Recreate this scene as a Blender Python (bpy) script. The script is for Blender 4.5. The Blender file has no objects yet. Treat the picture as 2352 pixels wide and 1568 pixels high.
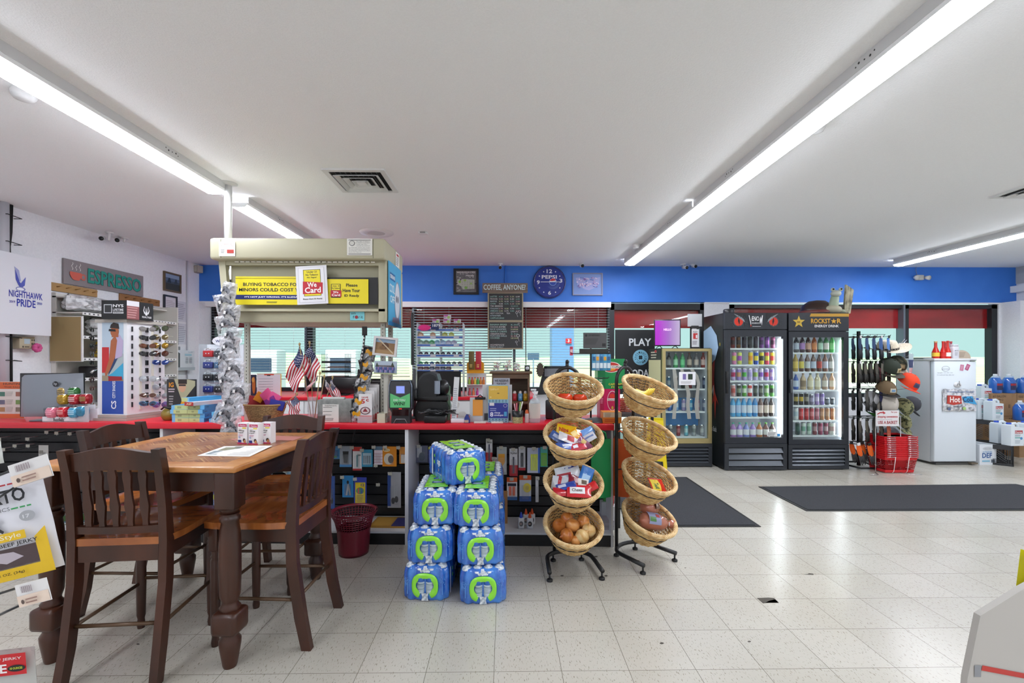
import bpy,bmesh,math,random
from mathutils import Matrix,Vector
random.seed(7)
SC=bpy.context.scene
COL=SC.collection
PI=math.pi
rad=math.radians
# camera, world, light, exposure
F=1062.0
YAW=rad(0.86);EYE=1.40;HOR=827.0
cd=bpy.data.cameras.new('camera');cam=bpy.data.objects.new('camera',cd);COL.objects.link(cam)
cd.sensor_width=36;cd.lens=36*F/2352;cd.shift_y=(HOR-784)/2352;cd.clip_start=0.05
cam.location=(0,0,EYE);cam.rotation_euler=(rad(90),0,-YAW)
SC.camera=cam
wd=bpy.data.worlds.new('sky');SC.world=wd;wd.use_nodes=True
nt=wd.node_tree;bg=nt.nodes['Background']
sky=nt.nodes.new('ShaderNodeTexSky');sky.sky_type='HOSEK_WILKIE';sky.turbidity=4.0;sky.ground_albedo=0.5
sky.sun_direction=Vector((0.5,-0.5,0.7)).normalized()
mx=nt.nodes.new('ShaderNodeMixRGB');mx.inputs[0].default_value=0.85;mx.inputs[2].default_value=(0.58,0.86,0.86,1)
nt.links.new(sky.outputs[0],mx.inputs[1]);nt.links.new(mx.outputs[0],bg.inputs[0]);bg.inputs[1].default_value=0.46
sl=bpy.data.lights.new('sun','SUN');sl.energy=2.6;sl.angle=rad(1);sl.color=(1,.97,.92)
sun=bpy.data.objects.new('sun',sl);COL.objects.link(sun);sun.rotation_euler=(rad(35),0,rad(-12))
STRIP=15.0
SC.view_settings.view_transform='Standard';SC.view_settings.look='None'
SC.view_settings.exposure=1.36;SC.view_settings.gamma=1.0;SC.view_settings.use_curve_mapping=False
cy=SC.cycles
cy.use_denoising=True;cy.use_adaptive_sampling=True;cy.adaptive_threshold=0.1
cy.max_bounces=7;cy.diffuse_bounces=4;cy.glossy_bounces=4;cy.transmission_bounces=6;cy.transparent_max_bounces=12
cy.caustics_reflective=False;cy.caustics_refractive=False;cy.sample_clamp_indirect=6.0
CEIL=2.86
# pixel to place
def W(px,py,Y):
 """world point seen at photo pixel (px, py) on the plane y = Y"""
 xc=(px-1176)/F
 t=Y/(math.cos(YAW)-xc*math.sin(YAW))
 return Vector((t*(xc*math.cos(YAW)+math.sin(YAW)),Y,EYE+t*(HOR-py)/F))
def depth(p):
 return p[0]*math.sin(YAW)+p[1]*math.cos(YAW)
def WX(px,py,X):
 """same on the plane x = X"""
 xc=(px-1176)/F
 t=X/(xc*math.cos(YAW)+math.sin(YAW))
 return Vector((X,t*(math.cos(YAW)-xc*math.sin(YAW)),EYE+t*(HOR-py)/F))
# materials
def lin(h):
 if not isinstance(h,str):return tuple(h)+((1,)if len(h)==3 else())
 c=[int(h[i:i+2],16)/255 for i in(0,2,4)]
 return tuple(x/12.92 if x<0.04045 else((x+0.055)/1.055)**2.4 for x in c)+(1,)
MATS={}
def P(col,rough=0.5,metal=0.0,alpha=1.0,trans=0.0,emit=0.0,spec=0.5,coat=0.0):
 k=(col,rough,metal,alpha,trans,emit,spec,coat)
 if k in MATS:return MATS[k]
 m=bpy.data.materials.new('surface_%s'%(col if isinstance(col,str)else 'x'));m.use_nodes=True
 b=m.node_tree.nodes['Principled BSDF']
 b.inputs['Base Color'].default_value=lin(col);b.inputs['Roughness'].default_value=rough
 b.inputs['Metallic'].default_value=metal;b.inputs['Alpha'].default_value=alpha
 b.inputs['Transmission Weight'].default_value=trans;b.inputs['Specular IOR Level'].default_value=spec
 b.inputs['Coat Weight'].default_value=coat
 if emit:b.inputs['Emission Color'].default_value=lin(col);b.inputs['Emission Strength'].default_value=emit
 MATS[k]=m
 return m
def nodes(name):
 m=bpy.data.materials.new(name);m.use_nodes=True
 n=m.node_tree.nodes;l=m.node_tree.links
 return m,n,l,n['Principled BSDF']
def ramp(n,l,src,stops):
 r=n.new('ShaderNodeValToRGB');l.new(src,r.inputs[0])
 e=r.color_ramp.elements
 while len(e)<len(stops):e.new(0.5)
 for i,(p,c)in enumerate(stops):e[i].position=p;e[i].color=lin(c)
 return r.outputs[0]
def noisy(name,c1,c2,scale=(20,20,20),rough=0.5,bump=0.0,detail=4,lo=0.35,hi=0.65,metal=0,coat=0,alpha=1.0):
 if name in MATS:return MATS[name]
 m,n,l,b=nodes(name)
 tc=n.new('ShaderNodeTexCoord');mp=n.new('ShaderNodeMapping');mp.inputs['Scale'].default_value=scale
 l.new(tc.outputs['Object'],mp.inputs[0])
 ns=n.new('ShaderNodeTexNoise');ns.inputs['Scale'].default_value=1;ns.inputs['Detail'].default_value=detail
 l.new(mp.outputs[0],ns.inputs[0])
 l.new(ramp(n,l,ns.outputs[0],[(lo,c1),(hi,c2)]),b.inputs['Base Color'])
 b.inputs['Roughness'].default_value=rough;b.inputs['Metallic'].default_value=metal;b.inputs['Coat Weight'].default_value=coat
 b.inputs['Alpha'].default_value=alpha
 if bump:
  bp=n.new('ShaderNodeBump');bp.inputs['Strength'].default_value=bump;bp.inputs['Distance'].default_value=0.01
  l.new(ns.outputs[0],bp.inputs['Height']);l.new(bp.outputs[0],b.inputs['Normal'])
 MATS[name]=m
 return m
# text as geometry
TXT={}
def text_mesh(s,bold):
 k=(s,bold)
 if k not in TXT:
  c=bpy.data.curves.new('lettering','FONT');c.body=s;c.size=1;c.resolution_u=2;c.offset=0.022 if bold else 0.0
  o=bpy.data.objects.new('lettering',c)
  me=bpy.data.meshes.new_from_object(o)
  vs=[(v.co.x,v.co.y)for v in me.vertices];fs=[tuple(p.vertices)for p in me.polygons]
  bpy.data.meshes.remove(me);bpy.data.objects.remove(o);bpy.data.curves.remove(c)
  if vs:
   x0=min(v[0]for v in vs);x1=max(v[0]for v in vs);y0=min(v[1]for v in vs);y1=max(v[1]for v in vs)
   vs=[((x-x0)/max(x1-x0,1e-6),(y-y0)/max(y1-y0,1e-6))for x,y in vs]
  TXT[k]=(vs,fs)
 return TXT[k]
# mesh builder
class G:
 def __init__(s):
  s.v=[];s.f=[];s.mi=[];s.sm=[];s.mats=[];s.T=Matrix();s.m=None
 def mat(s,m):
  if isinstance(m,str):m=P(m)
  if m is None:m=s.m or P('aaaaaa')
  if m not in s.mats:s.mats.append(m)
  s.m=m
  return s.mats.index(m)
 def add(s,vs,fs,m=None,smooth=False):
  i=s.mat(m);b=len(s.v)
  s.v+=[tuple(s.T@Vector(p))for p in vs]
  for f in fs:s.f.append(tuple(b+k for k in f));s.mi.append(i);s.sm.append(smooth)
  return s
 def box(s,x0,y0,z0,x1,y1,z1,m=None,r=0,seg=2):
  if r:
   bm=bmesh.new();bmesh.ops.create_cube(bm,size=1)
   for v in bm.verts:
    v.co=Vector(((x0+x1)/2+v.co.x*(x1-x0),(y0+y1)/2+v.co.y*(y1-y0),(z0+z1)/2+v.co.z*(z1-z0)))
   bmesh.ops.bevel(bm,geom=bm.edges[:],offset=r,segments=seg,affect='EDGES',profile=0.5)
   bm.verts.index_update()
   s.add([v.co[:]for v in bm.verts],[[v.index for v in f.verts]for f in bm.faces],m,seg>1)
   bm.free();return s
  return s.add([(x0,y0,z0),(x1,y0,z0),(x1,y1,z0),(x0,y1,z0),(x0,y0,z1),(x1,y0,z1),(x1,y1,z1),(x0,y1,z1)],[(0,3,2,1),(4,5,6,7),(0,1,5,4),(1,2,6,5),(2,3,7,6),(3,0,4,7)],m)
 def lathe(s,prof,m=None,n=20,c=(0,0,0),smooth=True,sx=1,sy=1,caps=True):
  vs=[];fs=[]
  for r,z in prof:
   for k in range(n):
    a=2*PI*k/n;vs.append((c[0]+r*sx*math.cos(a),c[1]+r*sy*math.sin(a),c[2]+z))
  for i in range(len(prof)-1):
   for k in range(n):
    k2=(k+1)%n;fs.append((i*n+k,i*n+k2,(i+1)*n+k2,(i+1)*n+k))
  s.add(vs,fs,m,smooth)
  if caps:
   if prof[0][0]>1e-5:s.add(vs[:n],[tuple(range(n))[::-1]],m)
   if prof[-1][0]>1e-5:s.add(vs[-n:],[tuple(range(n))],m)
  return s
 def tube(s,pts,r,m=None,n=8,closed=False,caps=True):
  pts=[Vector(p)for p in pts];N=len(pts);vs=[];fs=[]
  rr=r if isinstance(r,(list,tuple))else[r]*N
  up=None
  for i,p in enumerate(pts):
   a=pts[(i-1)%N]if(i or closed)else p;b=pts[(i+1)%N]if(i<N-1 or closed)else p
   t=(b-a)
   t=t.normalized()if t.length>1e-9 else Vector((0,0,1))
   if up is None:
    up=Vector((0,0,1))if abs(t.z)<0.9 else Vector((1,0,0))
   u=(up-t*up.dot(t))
   u=u.normalized()if u.length>1e-6 else t.orthogonal().normalized()
   up=u;w=t.cross(u)
   for k in range(n):
    q=2*PI*k/n;vs.append(p+(u*math.cos(q)+w*math.sin(q))*rr[i])
  for i in range(N if closed else N-1):
   j=(i+1)%N
   for k in range(n):
    k2=(k+1)%n;fs.append((i*n+k,i*n+k2,j*n+k2,j*n+k))
  if caps and not closed:
   fs.append(tuple(range(n))[::-1]);fs.append(tuple(range((N-1)*n,N*n)))
  return s.add([v[:]for v in vs],fs,m,True)
 def cyl(s,a,b,r,m=None,r2=None,n=16):
  return s.tube([a,b],[r,r if r2 is None else r2],m,n)
 def sph(s,c,rx,ry=None,rz=None,m=None,nu=16,nv=10,lo=-90,hi=90):
  ry=rx if ry is None else ry;rz=rx if rz is None else rz;vs=[];fs=[]
  for i in range(nv+1):
   a=rad(lo+(hi-lo)*i/nv)
   for k in range(nu):
    b=2*PI*k/nu;vs.append((c[0]+rx*math.cos(a)*math.cos(b),c[1]+ry*math.cos(a)*math.sin(b),c[2]+rz*math.sin(a)))
  for i in range(nv):
   for k in range(nu):
    k2=(k+1)%nu;fs.append((i*nu+k,i*nu+k2,(i+1)*nu+k2,(i+1)*nu+k))
  return s.add(vs,fs,m,True)
 def grid(s,fn,nu,nv,m=None,smooth=True):
  vs=[fn(i/nu,j/nv)for j in range(nv+1)for i in range(nu+1)]
  fs=[(j*(nu+1)+i,j*(nu+1)+i+1,(j+1)*(nu+1)+i+1,(j+1)*(nu+1)+i)for j in range(nv)for i in range(nu)]
  return s.add(vs,fs,m,smooth)
 def ext(s,pts,y0,y1,m=None):
  """outline in local x,z (counter-clockwise seen from -y) swept from y0 to y1"""
  n=len(pts)
  vs=[(x,y0,z)for x,z in pts]+[(x,y1,z)for x,z in pts]
  fs=[tuple(range(n)),tuple(range(n,2*n))[::-1]]+[(i,i+n,(i+1)%n+n,(i+1)%n)for i in range(n)]
  return s.add(vs,fs,m)
 def prism(s,pts,z0,z1,m=None):
  n=len(pts)
  vs=[(x,y,z0)for x,y in pts]+[(x,y,z1)for x,y in pts]
  fs=[tuple(range(n))[::-1],tuple(range(n,2*n))]+[(i,(i+1)%n,(i+1)%n+n,i+n)for i in range(n)]
  return s.add(vs,fs,m)
 def text(s,t,x,z,w,h,y,m,bold=True):
  vs,fs=text_mesh(t,bold)
  return s.add([(x+a*w,y,z+b*h)for a,b in vs],fs,m)
 def art(s,w,h,items,x=0,z=0,y=0):
  """flat printing on a face looking to -y; item coordinates run 0..1 over the panel w x h at x, z"""
  e=y-0.0008
  for it in items:
   k=it[0];e-=0.00025
   X=lambda a:x+a*w
   Z=lambda a:z+a*h
   if k=='r':s.add([(X(it[1]),e,Z(it[2])),(X(it[3]),e,Z(it[2])),(X(it[3]),e,Z(it[4])),(X(it[1]),e,Z(it[4]))],[(0,1,2,3)],it[5])
   elif k=='t':s.text(it[1],X(it[2]),Z(it[3]),w*it[4],h*it[5],e,it[6],it[7]if len(it)>7 else True)
   elif k=='e':s.add([(X(it[1]+it[3]*math.cos(a*PI/10)),e,Z(it[2]+it[4]*math.sin(a*PI/10)))for a in range(20)],[tuple(range(20))],it[5])
   elif k=='p':s.add([(X(a),e,Z(b))for a,b in it[1]],[tuple(range(len(it[1])))],it[2])
   elif k=='l':
    n=it[5]
    for i in range(n):
     zz=it[2]+(it[4]-it[2])*(i+0.25)/n;hh=(it[4]-it[2])/n*0.42
     xe=it[1]+(it[3]-it[1])*(0.72+0.28*((i*7919%13)/12))
     s.add([(X(it[1]),e,Z(zz)),(X(xe),e,Z(zz)),(X(xe),e,Z(zz+hh)),(X(it[1]),e,Z(zz+hh))],[(0,1,2,3)],it[6])
  return s
 def at(s,x=0,y=0,z=0,rz=0,rx=0,ry=0,sc=1):
  s.T=Matrix.Translation((x,y,z))@Matrix.Rotation(rz,4,'Z')@Matrix.Rotation(ry,4,'Y')@Matrix.Rotation(rx,4,'X')@Matrix.Scale(sc,4)
  return s
 def build(s,name,parent=None,label=None,cat=None,group=None,kind=None,loc=None,rz=0,rx=0,ry=0):
  me=bpy.data.meshes.new(name);me.from_pydata(s.v,[],s.f)
  for m in s.mats:me.materials.append(m)
  me.polygons.foreach_set('material_index',s.mi);me.polygons.foreach_set('use_smooth',s.sm);me.update()
  o=bpy.data.objects.new(name,me);COL.objects.link(o)
  if parent:o.parent=parent
  if loc is not None:o.location=loc
  o.rotation_euler=(rx,ry,rz)
  tag(o,label,cat,group,kind)
  return o
def tag(o,label=None,cat=None,group=None,kind=None):
 if label:o['label']=label
 if cat:o['category']=cat
 if group:o['group']=group
 if kind:o['kind']=kind
 return o
def thing(name,label,cat,loc=(0,0,0),rz=0,group=None,rx=0,ry=0):
 o=bpy.data.objects.new(name,None);COL.objects.link(o);o.location=loc;o.rotation_euler=(rx,ry,rz)
 o.empty_display_size=0.05
 return tag(o,label,cat,group)
def dup(o,loc,rz=None,label=None,group=None,rot=None,scale=None):
 def cp(a,par):
  c=a.copy();COL.objects.link(c)
  if par:c.parent=par
  for ch in list(a.children):cp(ch,c)
  return c
 c=cp(o,None);c.location=loc
 if rz is not None:c.rotation_euler=(o.rotation_euler[0],o.rotation_euler[1],rz)
 if rot is not None:c.rotation_euler=rot
 if scale is not None:c.scale=scale if hasattr(scale,'__len__')else(scale,)*3
 if label:c['label']=label
 if group:c['group']=group
 return c
ORD=['first','second','third','fourth','fifth','sixth','seventh','eighth','ninth','tenth','eleventh','twelfth','thirteenth','fourteenth']
def sign(name,label,cat,loc,w,h,bg,items,rz=0,rx=0,ry=0,t=0.004,group=None,frame=None,fw=0.02,mat=None):
 """flat printed panel, its lower left corner at loc, facing -y before rotation"""
 if frame:
  o=thing(name,label,cat,loc,rz,group,rx,ry)
  g=G();g.box(0,0,0,w,t,h,bg);g.art(w,h,items);g.build('picture'if cat in('picture','painting')else 'panel',o)
  g=G();k=frame if not isinstance(frame,str)else P(frame,0.4)
  for a in((-fw,-fw,w+fw,0),(-fw,h,w+fw,h+fw),(-fw,0,0,h),(w,0,w+fw,h)):
   g.box(a[0],-0.012,a[1],a[2],t+0.004,a[3],k)
  g.build('frame',o)
  return o
 g=G();g.box(0,0,0,w,t,h,mat or bg);g.art(w,h,items)
 return g.build(name,None,label,cat,group,None,loc,rz,rx,ry)
WHITE=P('e9e9ea',0.55);BLACKP=P('17181a',0.35);BLK=P('0f1011',0.6);STEEL=P('b9bcc0',0.28,1.0);CHROME=P('d8dadd',0.15,1.0)
RED=P('d81c30',0.35);GREYM=P('7d8085',0.4,0.3)
# room shell
BY=7.16
LX,RX,FY=-4.69,8.05,-6.0
def struct(g,name,loc=None):return g.build(name,kind='structure',loc=loc)
m,n,l,b=nodes('vinyl_tile_floor')
tc=n.new('ShaderNodeTexCoord');mp=n.new('ShaderNodeMapping');l.new(tc.outputs['Object'],mp.inputs[0])
mp.inputs['Location'].default_value=(0.05,-2.08,0)
br=n.new('ShaderNodeTexBrick');br.offset=0;br.squash=1
br.inputs['Scale'].default_value=1;br.inputs['Brick Width'].default_value=0.3048;br.inputs['Row Height'].default_value=0.3048
br.inputs['Mortar Size'].default_value=0.0013;br.inputs['Mortar Smooth'].default_value=0.3;br.inputs['Bias'].default_value=0
br.inputs['Color1'].default_value=lin('c3bfb5');br.inputs['Color2'].default_value=lin('bbb7ac');br.inputs['Mortar'].default_value=lin('665f53')
l.new(mp.outputs[0],br.inputs[0])
sp=n.new('ShaderNodeTexNoise');m2=n.new('ShaderNodeMapping');m2.inputs['Scale'].default_value=(170,50,1);m2.inputs['Rotation'].default_value=(0,0,0.5)
l.new(tc.outputs['Object'],m2.inputs[0]);l.new(m2.outputs[0],sp.inputs[0]);sp.inputs['Scale'].default_value=1;sp.inputs['Detail'].default_value=2
spr=ramp(n,l,sp.outputs[0],[(0.60,(0,0,0)),(0.70,(1,1,1))])
mix=n.new('ShaderNodeMixRGB');l.new(spr,mix.inputs[0]);l.new(br.outputs[0],mix.inputs[1]);mix.inputs[2].default_value=lin('8f8878')
bl=n.new('ShaderNodeTexNoise');bl.inputs['Scale'].default_value=1.3;bl.inputs['Detail'].default_value=2;l.new(tc.outputs['Object'],bl.inputs[0])
mul=n.new('ShaderNodeMixRGB');mul.blend_type='MULTIPLY';mul.inputs[0].default_value=1
l.new(mix.outputs[0],mul.inputs[1]);l.new(ramp(n,l,bl.outputs[0],[(0.3,'f8f6f2'),(0.6,'ffffff')]),mul.inputs[2])
l.new(mul.outputs[0],b.inputs['Base Color'])
rr=n.new('ShaderNodeMapRange');rr.inputs[3].default_value=0.20;rr.inputs[4].default_value=0.27;l.new(bl.outputs[0],rr.inputs[0]);l.new(rr.outputs[0],b.inputs['Roughness'])
bp=n.new('ShaderNodeBump');bp.inputs['Strength'].default_value=0.10;bp.inputs['Distance'].default_value=0.004
b2=n.new('ShaderNodeTexNoise');b2.inputs['Scale'].default_value=9;b2.inputs['Detail'].default_value=1;l.new(tc.outputs['Object'],b2.inputs[0])
l.new(b2.outputs[0],bp.inputs['Height']);l.new(bp.outputs[0],b.inputs['Normal'])
FLOORM=m
g=G();g.box(LX-0.2,FY-0.2,-0.1,RX+0.2,BY+0.25,0,FLOORM)
dk=P('4f4a42',0.8)
def floor_poly(pts):
 q=[]
 for px,py in pts:
  Y=F*EYE/(py-HOR);p=W(px,py,Y);
  for _ in range(4):p=W(px,py,p[1]*EYE/(EYE-p[2]))
  q.append((p[0],p[1]))
 return q
def fpatch(pts,m):q=floor_poly(pts);g.add([(x,y,0.0007)for x,y in q],[tuple(range(len(q)))],m)
fpatch([(1738,1373),(1752,1385),(1768,1384),(1789,1384),(1778,1373),(1765,1372)],dk)
fpatch([(1757,1384),(1789,1384),(1780,1376),(1768,1379)],P('7a705e',0.8))
fpatch([(1843,1319),(1869,1320),(1868,1317),(1858,1316),(1855,1318)],dk)
for px,py,r in((1520,1477,5),(1721,1473,4),(1574,1304,2),(1261,1276,4),(1369,1278,4),(1291,1322,4),(1392,1322,4),(1464,1288,5),(317,1479,4),(800,1267,2)):
 fpatch([(px+r*math.cos(a),py+r*0.45*math.sin(a))for a in[k*PI/4 for k in range(8)]],dk)
struct(g,'floor')
CM=noisy('ceiling_texture','f4f6f8','f7f9fb',(140,140,140),0.9,0.25,6)
g=G();g.box(LX-0.2,FY-0.2,CEIL,RX+0.2,BY+0.3,CEIL+0.12,CM);struct(g,'ceiling')
WALLM=noisy('painted_wall','e6e7ec','ecedf1',(60,60,60),0.7,0.06)
BLUE=noisy('blue_painted_wall','3577d6','3b7ddb',(3,3,3),0.55,0.0)
zB=W(1176,693,BY)[2];zT=zB
def wx(px):return W(px,700,BY)[0]
SILL=0.92
g=G()
g.box(LX,BY,zB,wx(2341),BY+0.16,CEIL,BLUE)
g.box(LX-0.1,BY,0,wx(484),BY+0.16,zB,WALLM)
g.box(wx(484),BY,0,wx(1403),BY+0.16,SILL,WALLM)
g.box(wx(1618),BY,0,wx(1675),BY+0.16,zB,WALLM)
g.box(wx(1675),BY,0,wx(2294),BY+0.16,SILL-0.1,WALLM)
g.box(wx(2294),BY,0,RX+0.1,BY+0.16,zB,WALLM)
g.box(wx(2341),BY-0.004,zB,RX+0.1,BY+0.16,CEIL,P('b01a22',0.5))
struct(g,'wall_back')
g=G();g.box(LX-0.15,FY,0,LX,BY,CEIL,WALLM);struct(g,'wall_left')
g=G();g.box(RX,FY,0,RX+0.15,BY,CEIL,WALLM);struct(g,'wall_right')
g=G();g.box(LX-0.1,FY-0.15,0,RX+0.1,FY,CEIL,WALLM);struct(g,'wall_front')
g=G();g.box(wx(2298),BY-0.28,0,wx(2318),BY,zB,WALLM);g.box(wx(2320),BY-0.4,2.46,RX,BY,2.56,WHITE);g.box(wx(2333),BY-0.3,2.60,RX,BY,CEIL,P('b9bbbb'));struct(g,'trim_1')
FRM=P('2a2c30',0.35,0.3);FRG=P('6d7680',0.35,0.5)
GLASS=P('ffffff',0.0,0,1,1.0)
m,n,l,b=nodes('window_glass')
gl=n.new('ShaderNodeBsdfGlossy');gl.inputs['Roughness'].default_value=0.0;tr=n.new('ShaderNodeBsdfTransparent');tr.inputs[0].default_value=(0.93,0.97,0.95,1)
fr=n.new('ShaderNodeFresnel');fr.inputs[0].default_value=1.5;ms=n.new('ShaderNodeMixShader')
gm=n.new('ShaderNodeNewGeometry');mm=n.new('ShaderNodeMath');mm.operation='SUBTRACT';mm.use_clamp=True;l.new(fr.outputs[0],mm.inputs[0]);l.new(gm.outputs['Backfacing'],mm.inputs[1])
l.new(mm.outputs[0],ms.inputs[0]);l.new(tr.outputs[0],ms.inputs[1]);l.new(gl.outputs[0],ms.inputs[2]);l.new(ms.outputs[0],n['Material Output'].inputs[0])
GLASS=m
REDV=noisy('red_window_band','9c1119','b51a22',(2,2,6),0.12,0.0)
zR=W(1176,752,BY)[2]
def window(name,x0,x1,z0,z1,mull,red=True,fr=0.045,head=0.05,FM=FRM):
 g=G();y0,y1=BY+0.02,BY+0.13
 g.box(x0,y0,z1-head,x1,y1,z1,FM);g.box(x0,y0,z0,x1,y1,z0+0.06,FM)
 g.box(x0,y0,z0,x0+fr,y1,z1,FM);g.box(x1-fr,y0,z0,x1,y1,z1,FM)
 for a,c in mull:g.box(a,y0-0.03,z0,a+0.03,y1,z1,FRG);g.box(a+0.03,y0,z0,c,y1,z1,FM)
 w=struct(g,name)
 g=G();g.box(x0+0.02,BY+0.085,z0+0.03,x1-0.02,BY+0.091,z1-0.02,GLASS);g.build('window_pane',w)
 if red:
  g=G();g.box(x0+fr,BY+0.092,zR,x1-fr,BY+0.098,z1-head,REDV);g.build('red_band',w,'glossy red band across the top of the panes')
 return w
window('window_1',wx(484),wx(1403),SILL,zB,[(wx(700),wx(717)),(wx(947),wx(953)),(wx(1178),wx(1184))])
window('window_2',wx(1675),wx(2294),SILL-0.1,zB-0.03,[(wx(2074),wx(2090))],head=0.06,fr=0.09)
d=window('door_1',wx(1403),wx(1618),0,zB-0.02,[],head=0.10,fr=0.06)
g=G();g.box(wx(1412),BY+0.03,1.0,wx(1612),BY+0.08,1.06,FRM);g.build('push_bar',d)
g=G();g.box(LX,BY-0.012,zB-0.02,wx(1403),BY,zB,WHITE);g.box(wx(1618),BY-0.01,zB-0.02,wx(2341),BY,zB,WHITE)
g.box(wx(478),BY-0.075,zB-0.09,wx(1401),BY,zB-0.012,WHITE)
g.box(wx(484),BY-0.12,SILL-0.04,wx(1403),BY,SILL,WHITE)
struct(g,'trim_2')
def blind(label,x0,x1,zlow,nm,tilt=8,cm=None):
 o=thing('window_blind',label,'blind',((x0+x1)/2,BY-0.04,zB-0.09),group='white blinds in the long window')
 g=G();w=(x1-x0)/2;k=cm or P('aab2b8',0.5)
 n_=int((zB-0.12-zlow)/0.041)
 for i in range(n_):
  z=-0.03-i*0.041
  c,s_=math.cos(rad(tilt))*0.024,math.sin(rad(tilt))*0.024
  g.add([(-w,-c,z-s_),(w,-c,z-s_),(w,0,z+0.003),(-w,0,z+0.003),(w,c,z+s_),(-w,c,z+s_)],[(0,1,2,3),(3,2,4,5)],k)
 g.box(-w,-0.02,-0.03-n_*0.041-0.012,w,0.02,-0.03-n_*0.041,k)
 g.build('slats',o)
 g=G()
 for f_ in(0.12,0.37,0.63,0.88):
  x=-w+2*w*f_
  g.cyl((x,-0.025,0),(x,-0.025,-0.04-n_*0.041),0.0012,P('c9cdd0'),n=4)
 g.build('cord',o)
 return o
blind('white slatted blind hanging behind the tobacco canopy, left half',wx(488),wx(705),1.1,0)
blind('white slatted blind hanging behind the fanned flags and desk trays',wx(709),wx(942),1.15,0)
blind('white slatted blind hanging behind the menu boards and nicotine shelf',wx(948),wx(1176),1.15,0,tilt=24)
blind('white slatted blind hanging above the lottery screen, nearest the door',wx(1182),wx(1398),1.25,0)
g=G();x=wx(1206)
g.cyl((x,BY-0.09,zB-0.1),(x+0.01,BY-0.09,1.33),0.006,P('4a3433'))
g.build('blind_wand',None,'thin dark tilt wand hanging from the blind beside the menu board','wand')
g=G();g.box(-60,BY+0.16,-0.12,80,140,-0.04,noisy('asphalt_outside','b9b8b0','c9c8c1',(1,1,1),0.9));g.build('ground_outside',kind='structure')
g=G();g.box(-200,30,-0.03,200,140,0.0,noisy('field_outside','c3cf9c','dadfae',(.1,.3,1),0.9));g.build('field_outside',kind='structure')
g=G()
g.grid(lambda u,v:(-170+340*u,95+30*v,(2.9+.9*math.sin(u*9)+.5*math.sin(u*23+1))*(1 if u<.62 else .55)*math.sin(v*PI/2+0.001)),60,6,noisy('hillside','a9cfa6','c6dfb4',(.05,.05,.2),0.9))
g.build('hills_outside',kind='structure')
p=W(1290,700,13.0)
g=G();g.box(-0.30,-0.3,0,0.30,0.3,4.2,P('6f9bd0',0.5));g.build('canopy_column',None,'pale blue square column standing outside beyond the blinds','column',loc=(p[0],13.0,-0.04))
p=W(1300,788,12.6)
g=G();g.box(-.9,-.02,0,-.86,.02,1.95,P('9fb4cc'))
sign('pump_number_sign','small red number three sign beside the blue outdoor column','sign',(p[0],12.66,p[2]),0.16,0.14,'cf2030',[('t','3',0.36,0.2,0.28,0.6,'ffffff')],t=0.02)
o=thing('roadside_sign','small dark roadside board on a post seen through the blinds','sign',(W(1225,800,20)[0],20,-0.04))
g=G();g.cyl((0,0,0),(0,0,1.5),0.03,P('6a7f9a'));g.build('post',o)
g=G();g.box(-0.25,-0.02,1.45,0.25,0.02,1.75,P('45607c'));g.build('board',o)
for i,px in enumerate((612,790)):
 o=thing('fuel_pump',('white and blue fuel pump outside behind the tobacco canopy','white and blue fuel pump outside behind the two large flags')[i],'fuel pump',(W(px,800,14)[0],14,-0.04),group='fuel pumps outside')
 g=G();g.box(-0.45,-0.3,0,0.45,0.3,1.75,P('e0e6ea',0.4),r=0.03);g.build('cabinet',o)
 g=G();g.box(-0.3,-0.32,1.1,0.3,-0.29,1.5,P('31435e',0.3));g.build('screen',o)
# ceiling fittings
LENS=P('f2f6ff',0.4,emit=STRIP)
HOUS=P('d3d4d5',0.45)
def strip(x,y0,y1,label):
 o=thing('ceiling_strip_light',label,'ceiling light',(x,(y0+y1)/2,CEIL),group='fluorescent strip lights')
 h=(y1-y0)/2-0.012
 g=G();g.box(-0.085,-h,-0.055,0.085,h,0,HOUS)
 for s_ in(-1,1):
  for yy in(-0.5,0.5):
   for k,(dy,dz)in enumerate(((-.06,-.02),(-.035,-.028),(0,-.025),(.035,-.02),(.055,-.03))):
    g.cyl((s_*0.0852,yy*h*1.0+dy,dz),(s_*0.0862,yy*h+dy,dz),0.004+0.002*(k%2),P('3a3a3a'),n=8)
 g.build('housing',o)
 g=G();prof=[(-0.083,-0.055),(-0.080,-0.075),(-0.058,-0.092),(0,-0.097),(0.058,-0.092),(0.080,-0.075),(0.083,-0.055)]
 N=len(prof)
 g.add([(a,-h-0.01,c)for a,c in prof]+[(a,h+0.01,c)for a,c in prof],[(i,i+N,i+1+N,i+1)for i in range(1,N-2)],LENS)
 g.add([(a,-h-0.01,c)for a,c in prof]+[(a,h+0.01,c)for a,c in prof],[(0,N,1+N,1),(N-2,2*N-2,2*N-1,N-1),tuple(range(N)),tuple(range(N,2*N))[::-1]],P('f4f6f8',.4))
 g.build('diffuser',o)
 return o
strip(-2.38,1.40,3.84,'long ceiling strip light at the left, ending near the white pole')
strip(-2.38,4.16,6.60,'ceiling strip light behind the beige tobacco canopy')
strip(1.80,1.50,4.20,'long strip light entering from the top edge, right of centre')
strip(1.80,4.20,6.64,'strip light ending at the blue wall right of the round clock')
strip(5.72,4.20,6.64,'strip light above the freezer, ending near the emergency lamp')
strip(5.72,1.70,4.14,'strip light continuing outside the frame above the right mat')
for x in(-2.38,1.80,5.72):  # unseen strip lights added behind the camera to brighten the room
 for k,y in enumerate((-0.9,-3.5)):
  strip(x,y-1.22,y+1.22,'strip light behind the viewpoint, %s row'%{-2.38:'left',1.8:'middle',5.72:'right'}[x]+(' rear one'if k else ''))
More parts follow.
